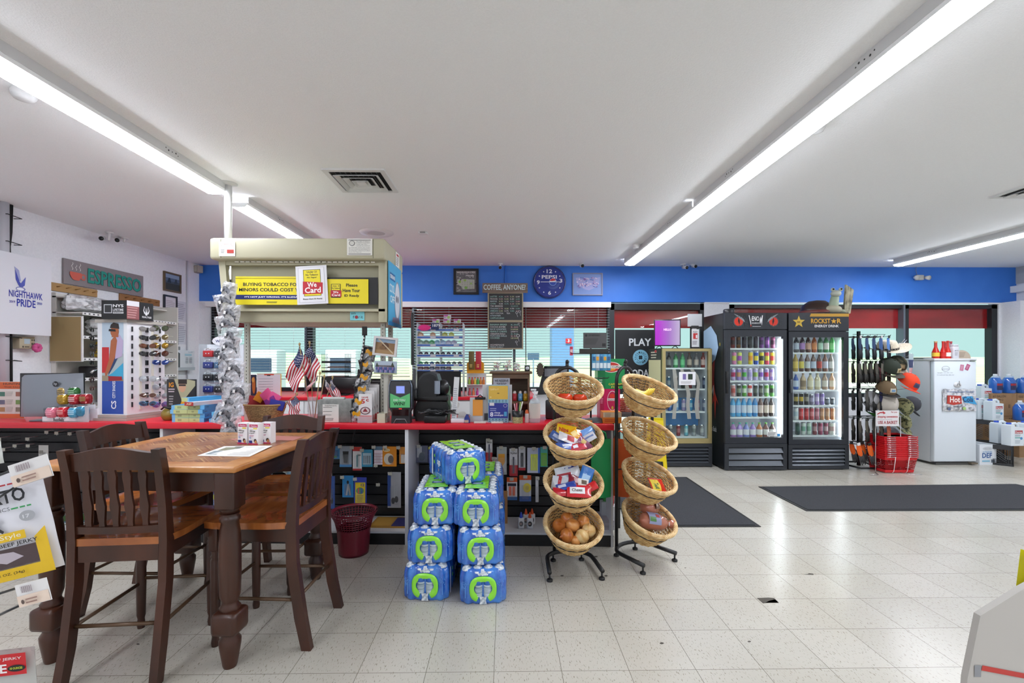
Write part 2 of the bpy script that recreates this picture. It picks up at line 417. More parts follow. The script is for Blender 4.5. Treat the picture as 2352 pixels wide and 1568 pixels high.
def vent(x0,y0,w,label):
 o=thing('ceiling_vent',label,'air vent',(x0+w/2,y0+w/2,CEIL),group='ceiling air diffusers')
 V=P('dedfdf',0.5);h=w/2
 g=G()
 for a in((-h,-h,h,-h+.04),(-h,h-.04,h,h),(-h,-h+.04,-h+.04,h-.04),(h-.04,-h+.04,h,h-.04)):g.box(a[0],a[1],-0.012,a[2],a[3],0,V)
 g.build('frame',o)
 g=G();g.box(-h+.03,-h+.03,-0.004,h-.03,h-.03,-0.001,P('151515',0.9));g.build('duct_opening',o)
 for k,q in enumerate((0.175,0.12,0.065)):
  g=G();q2=q-0.032
  for r_ in range(4):
   g.T=Matrix.Rotation(r_*PI/2,4,'Z')
   g.add([(-q,-q,-0.026),(q,-q,-0.026),(q2,-q2,-0.006),(-q2,-q2,-0.006),(-q,-q,-0.03),(q,-q,-0.03)],[(0,1,2,3),(4,5,1,0)],V)
  g.T=Matrix()
  if k==2:g.box(-0.035,-0.035,-0.028,0.035,0.035,-0.006,V)
  g.build('vane',o)
 g=G()
 for k in range(9):x=-0.16+k*0.04;g.box(x,-h+.04,-0.006,x+0.003,h-.04,-0.0045,P('777777'))
 g.build('grille',o)
p=W(736.7,388.3,3.54)
vent(p[0],3.54,0.48,'square white ceiling air diffuser above the beige canopy')
vent(4.33,3.6,0.48,'square ceiling air diffuser cut by the right edge of the frame')
def onceil(px,py,z=CEIL):
 Y=F*(z-EYE)/(HOR-py);
 for _ in range(5):p=W(px,py,Y);Y*=(z-EYE)/(p[2]-EYE)
 return W(px,py,Y)
p=onceil(865,534)
o=thing('ceiling_speaker','round white speaker flush in the ceiling behind the canopy','speaker',(p[0],p[1],CEIL))
g=G();g.lathe([(0.19,-0.001),(0.185,-0.008),(0.10,-0.012),(0.095,-0.008)],P('e6e6e6'),32,caps=False);g.build('rim',o)
g=G();g.lathe([(0.0,-0.009),(0.096,-0.008)],P('cfcfcf',0.8),32);g.build('grille',o)
p=onceil(972,533)
g=G();g.box(-0.05,-0.04,-0.022,0.05,0.04,0,WHITE,r=0.006);g.box(-0.03,-0.042,-0.02,0.03,-0.038,-0.005,P('888888'));g.build('ceiling_sensor_box',None,'small rectangular white sensor box on the ceiling above the framed map','sensor',loc=(p[0],p[1],CEIL))
for px,py,lab,r in((55,222,'white round smoke detector beside the left strip light',.055),(1877,297,'white round smoke detector beside the long right strip light',.045),(1461,566,'tiny white motion sensor near the far end of the right strip light',.05)):
 p=onceil(px,py,CEIL-0.03)
 o=thing('smoke_detector',lab,'smoke detector',(p[0],p[1],CEIL),group='round ceiling detectors')
 g=G();g.lathe([(r*.95,0),(r,-0.01),(r*.95,-0.028)],WHITE,24);g.build('base',o)
 g=G();g.lathe([(r*.95,-0.028),(r*.75,-0.045),(r*.4,-0.05),(0,-0.05)],P('d9dadb'),24);g.build('cap',o)
p=onceil(524,421)
o=thing('support_pole','white round pole between the ceiling and the top of the beige tobacco canopy','pole',(p[0],p[1],0))
g=G();g.cyl((0,0,2.325),(0,0,CEIL-0.005),0.029,P('dcdddf',0.4),n=20);g.build('tube',o)
g=G();g.lathe([(0.07,0),(0.07,-0.006),(0.045,-0.014),(0.03,-0.02)],P('d0d1d2',0.4),20,(0,0,CEIL));g.build('flange',o)
def camera_unit(px,py,Y,lab,r=0.024,mount='ceiling',yawd=0,pitch=14,white=False):
 p=W(px,py,Y)
 o=thing('security_camera',lab,'security camera',p,group='bullet security cameras')
 g=G();g.cyl((0,.10,CEIL-p[2]),(0,.10,CEIL-p[2]-0.012),0.04,WHITE);g.cyl((0,.10,CEIL-p[2]-.01),(0,0.09,0.0),0.012,WHITE)
 g.build('mount',o)
 g=G();g.T=Matrix.Rotation(rad(yawd),4,'Z')@Matrix.Rotation(rad(pitch),4,'X')
 g.cyl((0,-0.05,0),(0,0.11,0),r,WHITE if white else P('cfcfd1',.4),n=20);g.build('body',o)
 g=G();g.T=Matrix.Rotation(rad(yawd),4,'Z')@Matrix.Rotation(rad(pitch),4,'X')
 g.cyl((0,-0.052,0),(0,-0.05,0),r*.95,P('0c0c0d',.15),n=20);g.cyl((0,-0.055,0),(0,-0.05,0),r*.35,P('2a2f38',.05),n=12);g.build('lens',o)
camera_unit(234,547,5.25,'white bullet camera over the espresso sign, the one on the left',yawd=35)
camera_unit(270,551,5.48,'white bullet camera over the espresso sign, the one on the right',yawd=35)
camera_unit(1149,614,6.9,'dark domed camera above the coffee menu board')
camera_unit(1337,610,6.9,'dark camera above the framed blue map picture')
camera_unit(1575,614,6.9,'camera with black face, left of the pair on the blue wall')
camera_unit(1595,611,6.9,'camera with black face, right of the pair on the blue wall')
p=W(2108,638,BY)
o=thing('emergency_lamp','small twin-head emergency lamp on the blue wall below the far strip light','lamp',(p[0],BY,p[2]))
g=G();g.box(-0.06,-0.05,-0.04,0.06,0,0.04,P('c9c8c2'),r=0.01);g.build('housing',o)
for s_ in(-1,1):
 g=G();g.cyl((s_*0.09,-0.10,-0.015),(s_*.085,-0.03,0.0),0.035,P('d6d5cf'),0.02);g.build('lamp_head',o)
g=G();g.tube([(-0.02,-0.01,0.04),(-0.05,-0.02,0.12),(-0.03,-0.01,0.2)],0.003,P('888888'));g.build('cable',o)
# sales counter (local frame K: x along, y away from the viewer)
CK=rad(-2.3);CY0=3.46
KM=Matrix.Translation((0,CY0,0))@Matrix.Rotation(CK,4,'Z')
CT=0.922
def K(px,ly,z=CT):
 """point at counter depth ly (behind the front edge) seen in column px"""
 xc=(px-1176)/F
 d=Vector((xc*math.cos(YAW)+math.sin(YAW),math.cos(YAW)-xc*math.sin(YAW)))
 nrm=Vector((-math.sin(CK),math.cos(CK)))
 t=(CY0*math.cos(CK)+ly)/d.dot(nrm)
 return Vector((d.x*t,d.y*t,z))
def Kl(p):return KM.inverted()@Vector(p)
def hz(py,p):return EYE+(HOR-py)/F*depth(p)
def wd(dpx,p):return dpx/F*depth(p)
o=thing('sales_counter','long sales counter with bright red laminate top above black slatwall shelving','counter',(0,CY0,0),CK)
xr=Kl(K(1411,0))[0];xl=Kl((LX,3.65,0))[0]+0.02
g=G();g.box(xl,0,0.877,xr,0.62,CT,RED,r=0.004);g.build('countertop',o,'bright red laminate top')
for a,b_ in((367,374),(930,938)):
 x0=Kl(K(a,0.02))[0];x1=Kl(K(b_,0.02))[0]
 g=G();g.box(x0,0.02,0,x1,0.40,0.877,P('dcdde0'));g.build('divider_panel',o,'white upright divider')
g=G();g.box(xr-0.02,0.02,0,xr-0.005,0.40,0.877,P('c8c9cb'));g.build('end_panel',o,'grey end panel')
SLAT=noisy('black_slatwall','17181a','1e1f22',(8,8,60),0.42)
g=G();g.box(xl,0.40,0.0,xr,0.44,0.877,BLK)
for k in range(9):
 z=0.115+k*0.085;g.box(xl,0.372,z,xr,0.40,z+0.074,SLAT)
g.build('slatwall',o)
g=G();g.box(xl,0.03,0.085,xr,0.38,0.10,P('d9dbde',0.4));g.build('base_shelf',o,'white steel base shelf')
g=G();g.box(xl,0.03,0.0,xr,0.06,0.085,P('141416',0.4));g.build('kick_plate',o)
for px in(560,1000):
 x=Kl(K(px,.3))[0];g=G();g.box(x,0.50,0,x+0.03,0.60,0.877,BLK);g.build('rear_support',o)
p0=W(540,912,5.99)
yb=5.98
o=thing('rear_counter','low white cupboard run with red top under the blinds, behind the sales counter','counter',(0,yb,0))
x0,x1=W(478,912,yb)[0],W(1232,912,yb)[0]
g=G();g.box(x0,0,0.885,x1,BY-yb-0.02,0.925,RED,r=0.003);g.build('countertop',o,'red laminate top')
g=G();g.box(x0+.02,0.03,0.1,x1-.02,BY-yb-0.02,0.885,P('cfd1d3'));g.build('cabinet_body',o)
n_=7
for k in range(n_):
 a=x0+.03+(x1-x0-.06)*k/n_
 g=G();g.box(a+.005,0.01,0.13,a+(x1-x0-.06)/n_-.005,0.03,0.87,P('dcdee0'),r=0.003);dd=g.build('cabinet_door',o)
 g=G();g.cyl((a+0.06,-0.01,0.74),(a+0.06,-0.01,0.84),0.005,STEEL,n=8);g.build('handle',dd)
# tobacco canopy on posts over the counter
BEI=P('bbb79c',0.5);BE2=P('b0ac92',0.5)
Yf=3.52
A0=W(480,545,Yf);A1=W(884,545,Yf);zt=A0[2];zh=W(600,595,Yf)[2]
xa,xb=A0[0],A1[0];wdt=xb-xa;dp=0.62
o=thing('tobacco_canopy','beige overhead tobacco sign canopy standing on posts over the counter','display canopy',(xa,Yf,0))
g=G();g.box(0,0,zh,wdt,dp,zt,BEI,r=0.02);g.build('header_box',o)
g=G()
for x in(0.088,wdt-0.088):g.box(x-0.0012,-0.0015,zh+.01,x+0.0012,0.001,zt-.01,P('6d6a58'))
g.build('header_trim',o)
zb1=W(600,709,Yf+.08)[2];zb2=W(600,740,Yf+.1)[2]
bx0=W(500,600,Yf+.06)[0]-xa;bx1=wdt-0.012
bl0=W(540,740,Yf+.1)[0]-xa
g=G()
g.ext([(bl0,zb2),(bx1,zb2),(bx1,zh),(bx0,zh)],0.13,dp-.03,BE2)
g.build('body',o)
g=G()
g.ext([(bl0-.03,zb1),(bx0+.05,zh-.0),(bx0,zh),(bl0-.075,zb1-.02)],0.07,0.13,BEI)
g.box(bx1-0.055,0.07,zb2,bx1,0.13,zh,BEI);g.box(bl0-.06,0.07,zb1-0.02,bx1,0.135,zb1,BEI)
g.box(bx0+.04,0.075,zh-0.03,bx1,0.13,zh,BEI);g.box(bl0-.075,0.10,zb2,bx1,0.132,zb1-0.02,BE2,r=0.004)
g.build('face_frame',o)
g=G();g.box(bx1,0.05,zb2,bx1+0.012,dp-0.02,zh,BEI);g.build('side_panel',o)
g=G()
for k in range(26):
 x=0.16+k*(wdt-.24)/26;g.box(x,0.055,zh-.012,x+0.03,0.07,zh-0.004,P('f2f1e6',.2))
g.build('light_louvre',o)
for k,(px,ly)in enumerate(((568,.18),(880,.20),(897,.5))):
 q=K(px,ly)
 g=G();g.box(-0.018,-0.012,CT,0.018,0.012,zb2+.01,P('b9b9ae',.4,.2))
 for j in range(26):g.box(-0.003,-0.0135,CT+.05+j*0.028,0.003,-0.012,CT+.06+j*0.028,P('55554e'))
 g.build('post',o,loc=(q[0]-xa,q[1]-Yf,0))
q=K(880,.1);g=G();g.box(-0.03,-.06,CT,0.03,.1,CT+.07,P('c9c5ae'));g.build('post_foot',o,loc=(q[0]-xa,q[1]-Yf,0))
def csign(px0,py0,px1,py1,Y,name,label,cat,bgc,items,ry=0,rx=0,t=0.003,**k):
 a=W(px0,py1,Y);b_=W(px1,py0,Y)
 return sign(name,label,cat,a,b_[0]-a[0],b_[2]-a[2],bgc,items,ry=ry,rx=rx,t=t,**k)
YEL='f0de1e';NAV='1a2a6e'
csign(541,635,700,699.5,Yf+.064,'tobacco_warning_sign','yellow sign saying buying tobacco for minors could cost you','sign',YEL,[('t','BUYING TOBACCO FOR',.11,.66,.82,.12,'151515'),('t','MINORS COULD COST YOU',.05,.47,.97,.12,'151515'),('r',0,.19,1,.35,NAV),('t',"IT'S NOT JUST WRONG. IT'S ILLEGAL.",.13,.235,.80,.065,'ffffff'),('l',.45,.06,.65,.12,2,'333322'),('r',0,.93,1,.95,'b5a716')])
csign(751,637,868,699,Yf+.066,'black_sign_board','black board behind the yellow please have your ID ready sign','sign','1d1d20',[])
csign(751,641,846,697,Yf+.058,'id_ready_sign','yellow sign reading please have your ID ready','sign',YEL,[('t','Please',.46,.69,.28,.13,'151515'),('t','Have Your',.38,.47,.42,.14,'151515'),('t','ID Ready',.42,.25,.36,.13,'151515'),('r',.10,.24,.33,.80,'151515'),('r',.115,.55,.315,.78,YEL),('t','Under 18',.13,.69,.17,.06,'151515'),('t','No Tobacco',.12,.60,.19,.06,'151515'),('r',.09,.28,.35,.54,'c42030'),('t','We',.15,.42,.13,.09,'ffffff'),('t','Card',.12,.30,.2,.10,'ffffff')])
csign(683,612,754,700,Yf+.040,'we_card_sign','white framed under 21 no tobacco sign with red card emblem','sign','e8e8ee',[('r',.08,.05,.92,.955,'b5b5bd'),('r',.09,.055,.91,.95,'eeeef3'),('r',.24,.21,.80,.90,'151515'),('r',.255,.22,.785,.888,YEL),('t','Under 21',.36,.815,.32,.05,'151515'),('t','No Tobacco',.32,.74,.40,.05,'151515'),('t','No Vapor',.36,.665,.32,.05,'151515'),('p',[(.20,.27),(.84,.26),(.86,.55),(.22,.60)],'c42030'),('t','We',.36,.44,.30,.13,'ffffff'),('t','Card',.27,.29,.52,.15,'ffffff'),('t','Please Have ID Ready',.2,.11,.62,.045,'151515')],ry=rad(-3),t=0.006)
csign(503,555,540,588,Yf-.006,'app_sticker','small white app notice stuck at the top left of the canopy','sticker','f2f2f0',[('t','Download Our',.2,.80,.6,.08,'b33a2a',False),('t','My Convenience App',.1,.68,.8,.08,'b33a2a',False),('r',.5,.2,.92,.45,'b5362c'),('l',.12,.2,.4,.5,3,'888888')],t=0.002)
csign(797,548,855,586,Yf-.006,'age_law_sticker','white printed age limit notice stuck on the right of the canopy','sticker','e6e5de',[('r',.06,.9,.94,.93,'222222'),('r',.06,.06,.94,.09,'222222'),('t','The sale of tobacco',.36,.80,.55,.06,'333333',False),('t','products to persons',.36,.71,.55,.06,'333333',False),('t','under age 18 is',.38,.62,.42,.06,'333333',False),('t','strictly prohibited',.38,.53,.52,.06,'333333',False),('t','by state law. If you are under',.08,.42,.84,.06,'333333',False),('t','18, you could be penalized for',.08,.33,.84,.06,'333333',False),('t','purchasing a tobacco product;',.08,.24,.84,.06,'333333',False),('t','photo ID required.',.08,.15,.5,.06,'333333',False),('e',.2,.72,.11,.16,'555555'),('e',.2,.72,.09,.13,'d5d4cd')],t=0.002)
csign(804,713,837,735.5,Yf+.094,'ask_for_it_sticker','small turquoise ask for it sticker under the yellow sign','sticker','7fd0da',[('t','ask',.08,.62,.35,.2,'1b2a33',False),('t','f',.2,.2,.1,.28,'1b2a33',False),('e',.45,.33,.12,.17,'9c2735'),('t','r it.',.6,.2,.32,.28,'1b2a33',False)],t=0.002)
sx=xb+0.004
g=G();items=[('r',0,0,1,1,'4fb2e2'),('r',.08,.72,.5,.84,'2a6fae'),('t','ICEBREAKER',.10,.75,.38,.06,'ffffff'),('t','COOL',.05,.52,.4,.14,'e6f6ff'),('t','OFF',.1,.36,.35,.12,'e6f6ff'),('e',.68,.42,.24,.34,'9aa2b5'),('e',.66,.44,.19,.29,'dfe3ee'),('e',.60,.46,.04,.06,'3c4356'),('e',.72,.46,.04,.06,'3c4356'),('p',[(.2,0),(.9,0),(.8,.16),(.3,.14)],'8b7fa0'),('r',0,0,1,.06,'2f86c8')]
g.box(0,0,0,.42,.004,zh-zb2+.03,'4fb2e2');g.art(.42,zh-zb2+.03,items)
g.build('ice_cream_poster',None,'bright blue poster with a pale melting face on the canopy side','poster',loc=(sx+.007,Yf+.07,zb2-.02),rz=PI/2)
g=G();g.box(0,0,0,.13,.002,.12,'f0f0ee');g.art(.13,.12,[('l',.1,.1,.9,.7,5,'888888'),('r',.2,.75,.8,.9,'c23a3a')])
g.build('small_notice',None,'little white notice on the side of the canopy header','sticker',loc=(sx+.0,Yf+.33,zh+.02),rz=PI/2)
# strand of bagged silver packs hanging from the canopy
FOIL=noisy('crumpled_clear_bag','c4c6cc','f4f5f8',(60,60,60),0.12,0.5,3,.35,.62,0.1,0,.42)
FOD=noisy('dark_bagged_goods','2e2f33','85878e',(40,40,40),0.25,0.5,3,.4,.6,0.2)
hx=W(524,640,Yf-.06)
def crumple(g,c,w,h,d,m,seed,nu=10,nv=8):
 r_=random.Random(seed)
 off=[[r_.uniform(-.5,.5)for _ in range(nu+1)]for _ in range(nv+1)]
 for s_ in(-1,1):
  def fn(u,v,s_=s_):
   i=int(round(u*nu));j=int(round(v*nv));e=min(u,1-u,v,1-v)*4
   b_=min(1,e)**.5
   return(c[0]+(u-.5)*w*(1+.1*off[j][(i*3)%(nu+1)]),c[1]+s_*(d*.5*b_*(1+.8*off[j][i])),c[2]+(v-.5)*h+.03*h*off[(j*2)%(nu//1 if nu<nv else nv)][i])
  g.grid(fn,nu,nv,m,smooth=False)
g=G();g.box(-.006,-.002,0,.006,.002,.10,WHITE);g.tube([(0,0,-.03),(-.012,0,.06),(0,0,.1)],.002,WHITE);g.box(-.005,-.002,-.1,.004,.002,0,BLK)
g.build('hanging_strip',None,'thin strip hook holding the strand of silver bags','hook',loc=(hx[0],Yf-.03,hx[2]))
for k in range(14):
 py=672+k*25.5;cx=524+[2,-6,8,-3,10,4,-4,14,0,22,8,-6,12,8][k]
 c=W(cx,py,Yf-.08-.006*k)
 g=G();crumple(g,(0,0,0),.155 if k>8 else .135,.155,.05,FOIL,k*5+1);
 o=g.build('bagged_visor',None,'clear crinkled bag with dark sunshade, %s from the top of the hanging strand'%ORD[k],'bag','bags on the hanging strand',None,c,rz=rad([-20,15,-8,25,-15,10][k%6]),ry=rad([12,-16,8,-10,18,-6,9][k%7]))
 g=G();g.grid(lambda u,v:(-.05+.10*u,-.02-.02*math.sin(PI*u),-.05+.04*v+.055*math.sin(PI*u)**.6),10,3,FOD);g.tube([(-.05,-.02,-.05),(-.03,.0,.02),(.03,.01,.05)],.003,BLK,5);g.box(-.03,-.045,.0,-.015,-.043,.022,WHITE)
 g.build('sunshade',o)
# pub table and four chairs
DW=noisy('dark_stained_wood','27130b','4c2717',(6,6,1.6),0.36,0.05,6,.3,.7,coat=0.1)
SEATW=noisy('honey_seat_wood','8a4a22','b06a33',(5,22,5),0.26,0.03,5,.3,.7,coat=0.4)
EDGEW=noisy('worn_table_edge','a8652f','c48a4e',(9,9,9),0.35,0.05,6,.3,.7,coat=0.2)
m,n,l,b=nodes('chevron_inlay_wood')
tc=n.new('ShaderNodeTexCoord');sx_=n.new('ShaderNodeSeparateXYZ');l.new(tc.outputs['Object'],sx_.inputs[0])
pp=n.new('ShaderNodeMath');pp.operation='PINGPONG';pp.inputs[1].default_value=0.105;l.new(sx_.outputs[0],pp.inputs[0])
ad=n.new('ShaderNodeMath');ad.operation='ADD';l.new(pp.outputs[0],ad.inputs[0]);l.new(sx_.outputs[1],ad.inputs[1])
fr_=n.new('ShaderNodeMath');fr_.operation='MULTIPLY';fr_.inputs[1].default_value=58;l.new(ad.outputs[0],fr_.inputs[0])
wn=n.new('ShaderNodeTexNoise');wn.noise_dimensions='1D';wn.inputs['Scale'].default_value=1.0;l.new(fr_.outputs[0],wn.inputs['W'])
ns=n.new('ShaderNodeTexNoise');ns.inputs['Scale'].default_value=5;ns.inputs['Detail'].default_value=6;l.new(tc.outputs['Object'],ns.inputs[0])
mm=n.new('ShaderNodeMath');mm.operation='ADD';l.new(wn.outputs[0],mm.inputs[0]);l.new(ns.outputs[0],mm.inputs[1])
md=n.new('ShaderNodeMath');md.operation='MULTIPLY';md.inputs[1].default_value=0.5;l.new(mm.outputs[0],md.inputs[0])
l.new(ramp(n,l,md.outputs[0],[(0.36,'6f3f22'),(0.5,'9a6238'),(0.62,'c39a68')]),b.inputs['Base Color']);b.inputs['Roughness'].default_value=0.32;b.inputs['Coat Weight'].default_value=0.15
INLAY=m
TC=(-1.66,2.585);TR=rad(-3.2)
o=thing('pub_table','tall square pub table with chevron inlaid top and turned dark legs','table',(TC[0],TC[1],0),TR)
TZ=0.925;H=0.49
g=G();g.box(-H,-H,TZ-0.028,H,H,TZ,EDGEW,r=0.009,seg=3)
g.box(-H+.10,-H+.10,TZ-.002,H-.10,H-.10,TZ+0.0006,INLAY)
g.build('tabletop',o,'worn honey brown top with chevron inlay')
g=G()
for a in((-.40,-.435,.40,-.41),(-.40,.41,.40,.435),(-.435,-.40,-.41,.40),(.41,-.40,.435,.40)):g.box(a[0],a[1],TZ-0.125,a[2],a[3],TZ-0.028,DW)
g.build('apron',o)
for sx in(-1,1):
 for sy in(-1,1):
  g=G();c=(sx*.425,sy*.425,0);T0=TZ-.028
  g.T=Matrix.Translation(c)
  g.box(-.046,-.046,T0-.17,.046,.046,T0,DW,r=0.006)
  g.lathe([(.030,T0-.195),(.045,T0-.17)],DW,24)
  g.lathe([(.034,.30),(.043,.33),(.046,.42),(.046,.55),(.042,.62),(.036,T0-.235),(.043,T0-.225),(.043,T0-.212),(.036,T0-.205),(.040,T0-.195)],DW,24)
  g.lathe([(.040,.262),(.044,.275),(.034,.288),(.034,.30)],DW,24)
  g.box(-.058,-.058,.16,.058,.058,.262,DW,r=0.018,seg=2)
  g.lathe([(.027,0),(.031,.012),(.045,.10),(.046,.125),(.034,.145),(.036,.16)],DW,24)
  g.build('leg',o)
def chair(label,x,y,rz):
 o=thing('dining_chair',label,'chair',(x,y,0),rz,'counter-height chairs around the pub table')
 for s_ in(-1,1):
  g=G();prof=[(-.265,0),(-.235,.15),(-.195,.42),(-.190,.60),(-.198,.75),(-.222,.92),(-.245,1.015)]
  vs=[]
  for k,(yy,zz)in enumerate(prof):
   t_=.022 if k<4 else .020;xx=s_*(.188+(.004 if k==0 else 0))
   dd=.030 if 0<k<4 else .024
   vs+=[(xx-.017,yy-t_,zz),(xx+.017,yy-t_,zz),(xx+.017,yy+dd,zz),(xx-.017,yy+dd,zz)]
  fs=[tuple(range(4))[::-1],tuple(range(len(vs)-4,len(vs)))]
  for k in range(len(prof)-1):
   for j in range(4):fs.append((k*4+j,k*4+(j+1)%4,k*4+4+(j+1)%4,k*4+4+j))
  g.add(vs,fs,DW);g.build('back_leg',o)
  g=G();c=(s_*.175,.20)
  g.T=Matrix.Translation((c[0],c[1],0))
  g.box(-.021,-.021,.47,.021,.021,.585,DW,r=0.003)
  g.lathe([(.016,0),(.019,.02),(.015,.05),(.020,.07),(.023,.25),(.022,.42),(.017,.432),(.022,.44),(.017,.45),(.021,.47)],DW,16)
  g.build('front_leg',o)
 g=G()
 def top(u,v):
  x_=(u-.5)*.44;y_=-.205+v*.44
  w_=1-.10*max(0,.25-v)/.25
  r_=.06*max(0,v-.85)/.15
  return(x_*w_*(1-r_*abs(u-.5)*2),y_+(0.012*math.cos((u-.5)*PI)if v>.5 else 0),.618-.010*math.sin(PI*u)**2*math.sin(PI*min(1,v*1.1)))
 g.grid(top,14,14,SEATW)
 g.grid(lambda u,v:(lambda p:(p[0]*.985,p[1],.586))(top(1-u,v)),14,14,SEATW)
 def side(u,v):
  t_=u*4%4;k=int(min(t_,3.999));f_=t_-k
  p=(top(f_,0),top(1,f_),top(1-f_,1),top(0,1-f_))[k]
  return(p[0]*(1-.015*v),p[1],p[2]*(1-v)+.586*v)
 g.grid(lambda u,v:side(u,1-v),56,2,SEATW);g.build('seat',o,'honey brown dished seat')
 g=G()
 for a in((-.165,-.205,.165,-.185),(-.165,.185,.165,.205),(-.185,-.17,-.165,.18),(.165,-.17,.185,.18)):g.box(a[0],a[1],.515,a[2],a[3],.586,DW)
 g.build('apron',o)
 g=G();N=16;vs=[]
 for i in range(N+1):
  u=i/N;x_=-.175+.35*u;cz=.945+.0;arch=.028*math.sin(PI*u)**1.5;bow=-.022*math.sin(PI*u)
  zt_=.995+arch-.012*(1-abs(2*u-1))*0;zb_=.918+.3*arch
  vs+=[(x_,-.228+bow,zb_),(x_,-.241+bow,zt_),(x_,-.221+bow,zt_+.002),(x_,-.208+bow,zb_)]
 fs=[(i*4+j,i*4+4+j,i*4+4+(j+1)%4,i*4+(j+1)%4)for i in range(N)for j in range(4)]+[(0,1,2,3),tuple(range(N*4,N*4+4))[::-1]]
 g.add(vs,fs,DW);g.build('top_rail',o)
 g=G();vs=[]
 for i in range(N+1):
  u=i/N;x_=-.175+.35*u;bow=-.016*math.sin(PI*u)
  vs+=[(x_,-.205+bow,.640),(x_,-.207+bow,.672),(x_,-.185+bow,.674),(x_,-.183+bow,.640)]
 g.add(vs,fs,DW);g.build('lower_rail',o)
 for k in range(5):
  x_=(k-2)*.058;bw=math.sin(PI*(x_+.175)/.35)
  g=G();vs=[];wz=[(.012,0),(.011,.12),(.019,.38),(.015,.52),(.013,.7),(.018,.88),(.013,1)]
  for w_,t_ in wz:
   yy=-.196-.016*bw+(-.024-.006*bw)*t_;zz=.66+.268*t_
   vs+=[(x_-w_,yy-.006,zz),(x_+w_,yy-.006,zz),(x_+w_,yy+.006,zz),(x_-w_,yy+.006,zz)]
  f2=[(i*4+j,i*4+(j+1)%4,i*4+4+(j+1)%4,i*4+4+j)for i in range(6)for j in range(4)]
  g.add(vs,f2,DW);g.build('back_slat',o)
 RT=P('59422f',.35,.25)
 for a,b_ in(((-.185,-.21,.24),(.185,-.21,.24)),((-.185,-.20,.235),(-.175,.20,.235)),((.185,-.20,.235),(.175,.20,.235)),((-.175,.20,.26),(.175,.20,.26))):
  g=G();g.cyl(a,b_,.0085,RT,n=10);g.build('stretcher',o)
 return o
c0=chair('dark wooden chair in front of the table, its slatted back towards the viewer',-1.717,2.265,rad(4.3))
dup(c0,(-1.215,2.458,0),rad(88),'dark wooden chair at the right side of the table, seen side on')
dup(c0,(-2.06,2.74,0),rad(-93),'dark wooden chair pushed under the left side of the table')
dup(c0,(-1.46,2.985,0),rad(180),'dark wooden chair on the far side of the table, against the counter')
def ontable(px,py):
 Y=F*(EYE-TZ)/(py-HOR)
 for _ in range(5):p=W(px,py,Y);Y*=(EYE-TZ)/(EYE-p[2])
 return W(px,py,Y)
q=[ontable(*a)for a in((452,1047),(515,1025),(626,1026),(573,1049))]
g=G();z=.0009
c=ontable(540,1037)
g.add([(v[0]-c[0],v[1]-c[1],z+(0.006 if i==2 else 0))for i,v in enumerate(q)],[(0,3,2,1)],P('efefec',.5))
def bil(u,v):
 a=q[0].lerp(q[3],u);b_=q[1].lerp(q[2],u);p=a.lerp(b_,v);return(p[0]-c[0],p[1]-c[1],z+.0008+.006*u*v)
def qd(u0,v0,u1,v1,m):g.add([bil(u0,v0),bil(u1,v0),bil(u1,v1),bil(u0,v1)],[(0,1,2,3)],m)
for k in range(9):qd(.52,.1+k*.09,.93,.13+k*.09,'b9b9b6')
qd(.08,.12,.30,.48,'8d9aa0');qd(.12,.5,.42,.85,'8a8a72');qd(.18,.25,.40,.40,'d9b45a');qd(.28,.62,.46,.93,'6d706a')
g.build('flyer',None,'white printed flyer with pictures lying on the pub table','flyer',loc=(c[0],c[1],TZ+.0006))
q=[ontable(*a)for a in((520,1011),(590,1000),(700,1003),(672,1012))]
g=G();c2=q[0];g.add([(v[0]-c2[0],v[1]-c2[1],.001)for v in q],[(0,3,2,1)],P('b5766c',.5))
g.build('red_leaflet',None,'reddish leaflet lying behind the white medicine cartons','leaflet',loc=(c2[0],c2[1],TZ+.0006))
def carton(px,py,rz,label):
 p=ontable(px,py)
 w_,d_,h_=.064,.05,.118
 g=G();g.box(0,0,0,w_,d_,h_,P('f0eff2',.35))
 PK='c32b62'
 g.art(w_,h_,[('r',.08,.82,.95,.95,PK),('t','+ FlexCare',.14,.85,.72,.06,'ffffff'),('r',.5,.73,.9,.79,'e9d64b'),('t',"Children's",.1,.68,.4,.04,'777777',False),('t','Allergy',.1,.59,.62,.08,'1c1c1c'),('t','Liquid',.1,.50,.5,.07,'1c1c1c'),('l',.1,.36,.7,.46,3,'cc8fa6'),('e',.2,.32,.09,.05,'a9b4d8'),('r',0,0,1,.06,PK),('r',.08,.07,.4,.19,'2a2f85'),('e',.72,.18,.13,.09,'3a2a22'),('e',.78,.12,.12,.08,'c98a5a')])
 g.T=Matrix.Rotation(-PI/2,4,'Z')@Matrix.Translation((-d_,0,0))
 g.art(d_,h_,[('l',.12,.55,.88,.93,10,'a9a9ad'),('e',.5,.4,.16,.05,'8e90a0'),('l',.15,.12,.85,.32,5,'d3a9b5')])
 g.build('medicine_carton',None,label,'medicine box','allergy liquid cartons on the table',None,(p[0],p[1],TZ+.0005),rz)
carton(571,1020,rad(-40+26),'white and pink allergy carton, front one of the joined pair on the table')
carton(546,1018.5,rad(-14),'white and pink allergy carton showing its plain side, beside its twin')
carton(597,1018,rad(-4),'white and pink allergy carton standing alone right of the pair')
p=W(801,1282,3.27);Y=F*EYE/(1281-HOR);p=W(801,1281,Y)
o=thing('waste_basket','maroon plastic waste basket with a perforated upper band','waste basket',(p[0],Y+.11,0))
MAR=P('6e1426',.35)
g=G();g.lathe([(.0,.004),(.102,.004),(.104,0),(.106,.02),(.118,.185)],MAR,36);g.lathe([(.116,.185),(.100,.02),(0,.012)],MAR,36);g.build('body',o)
g=G();N=40
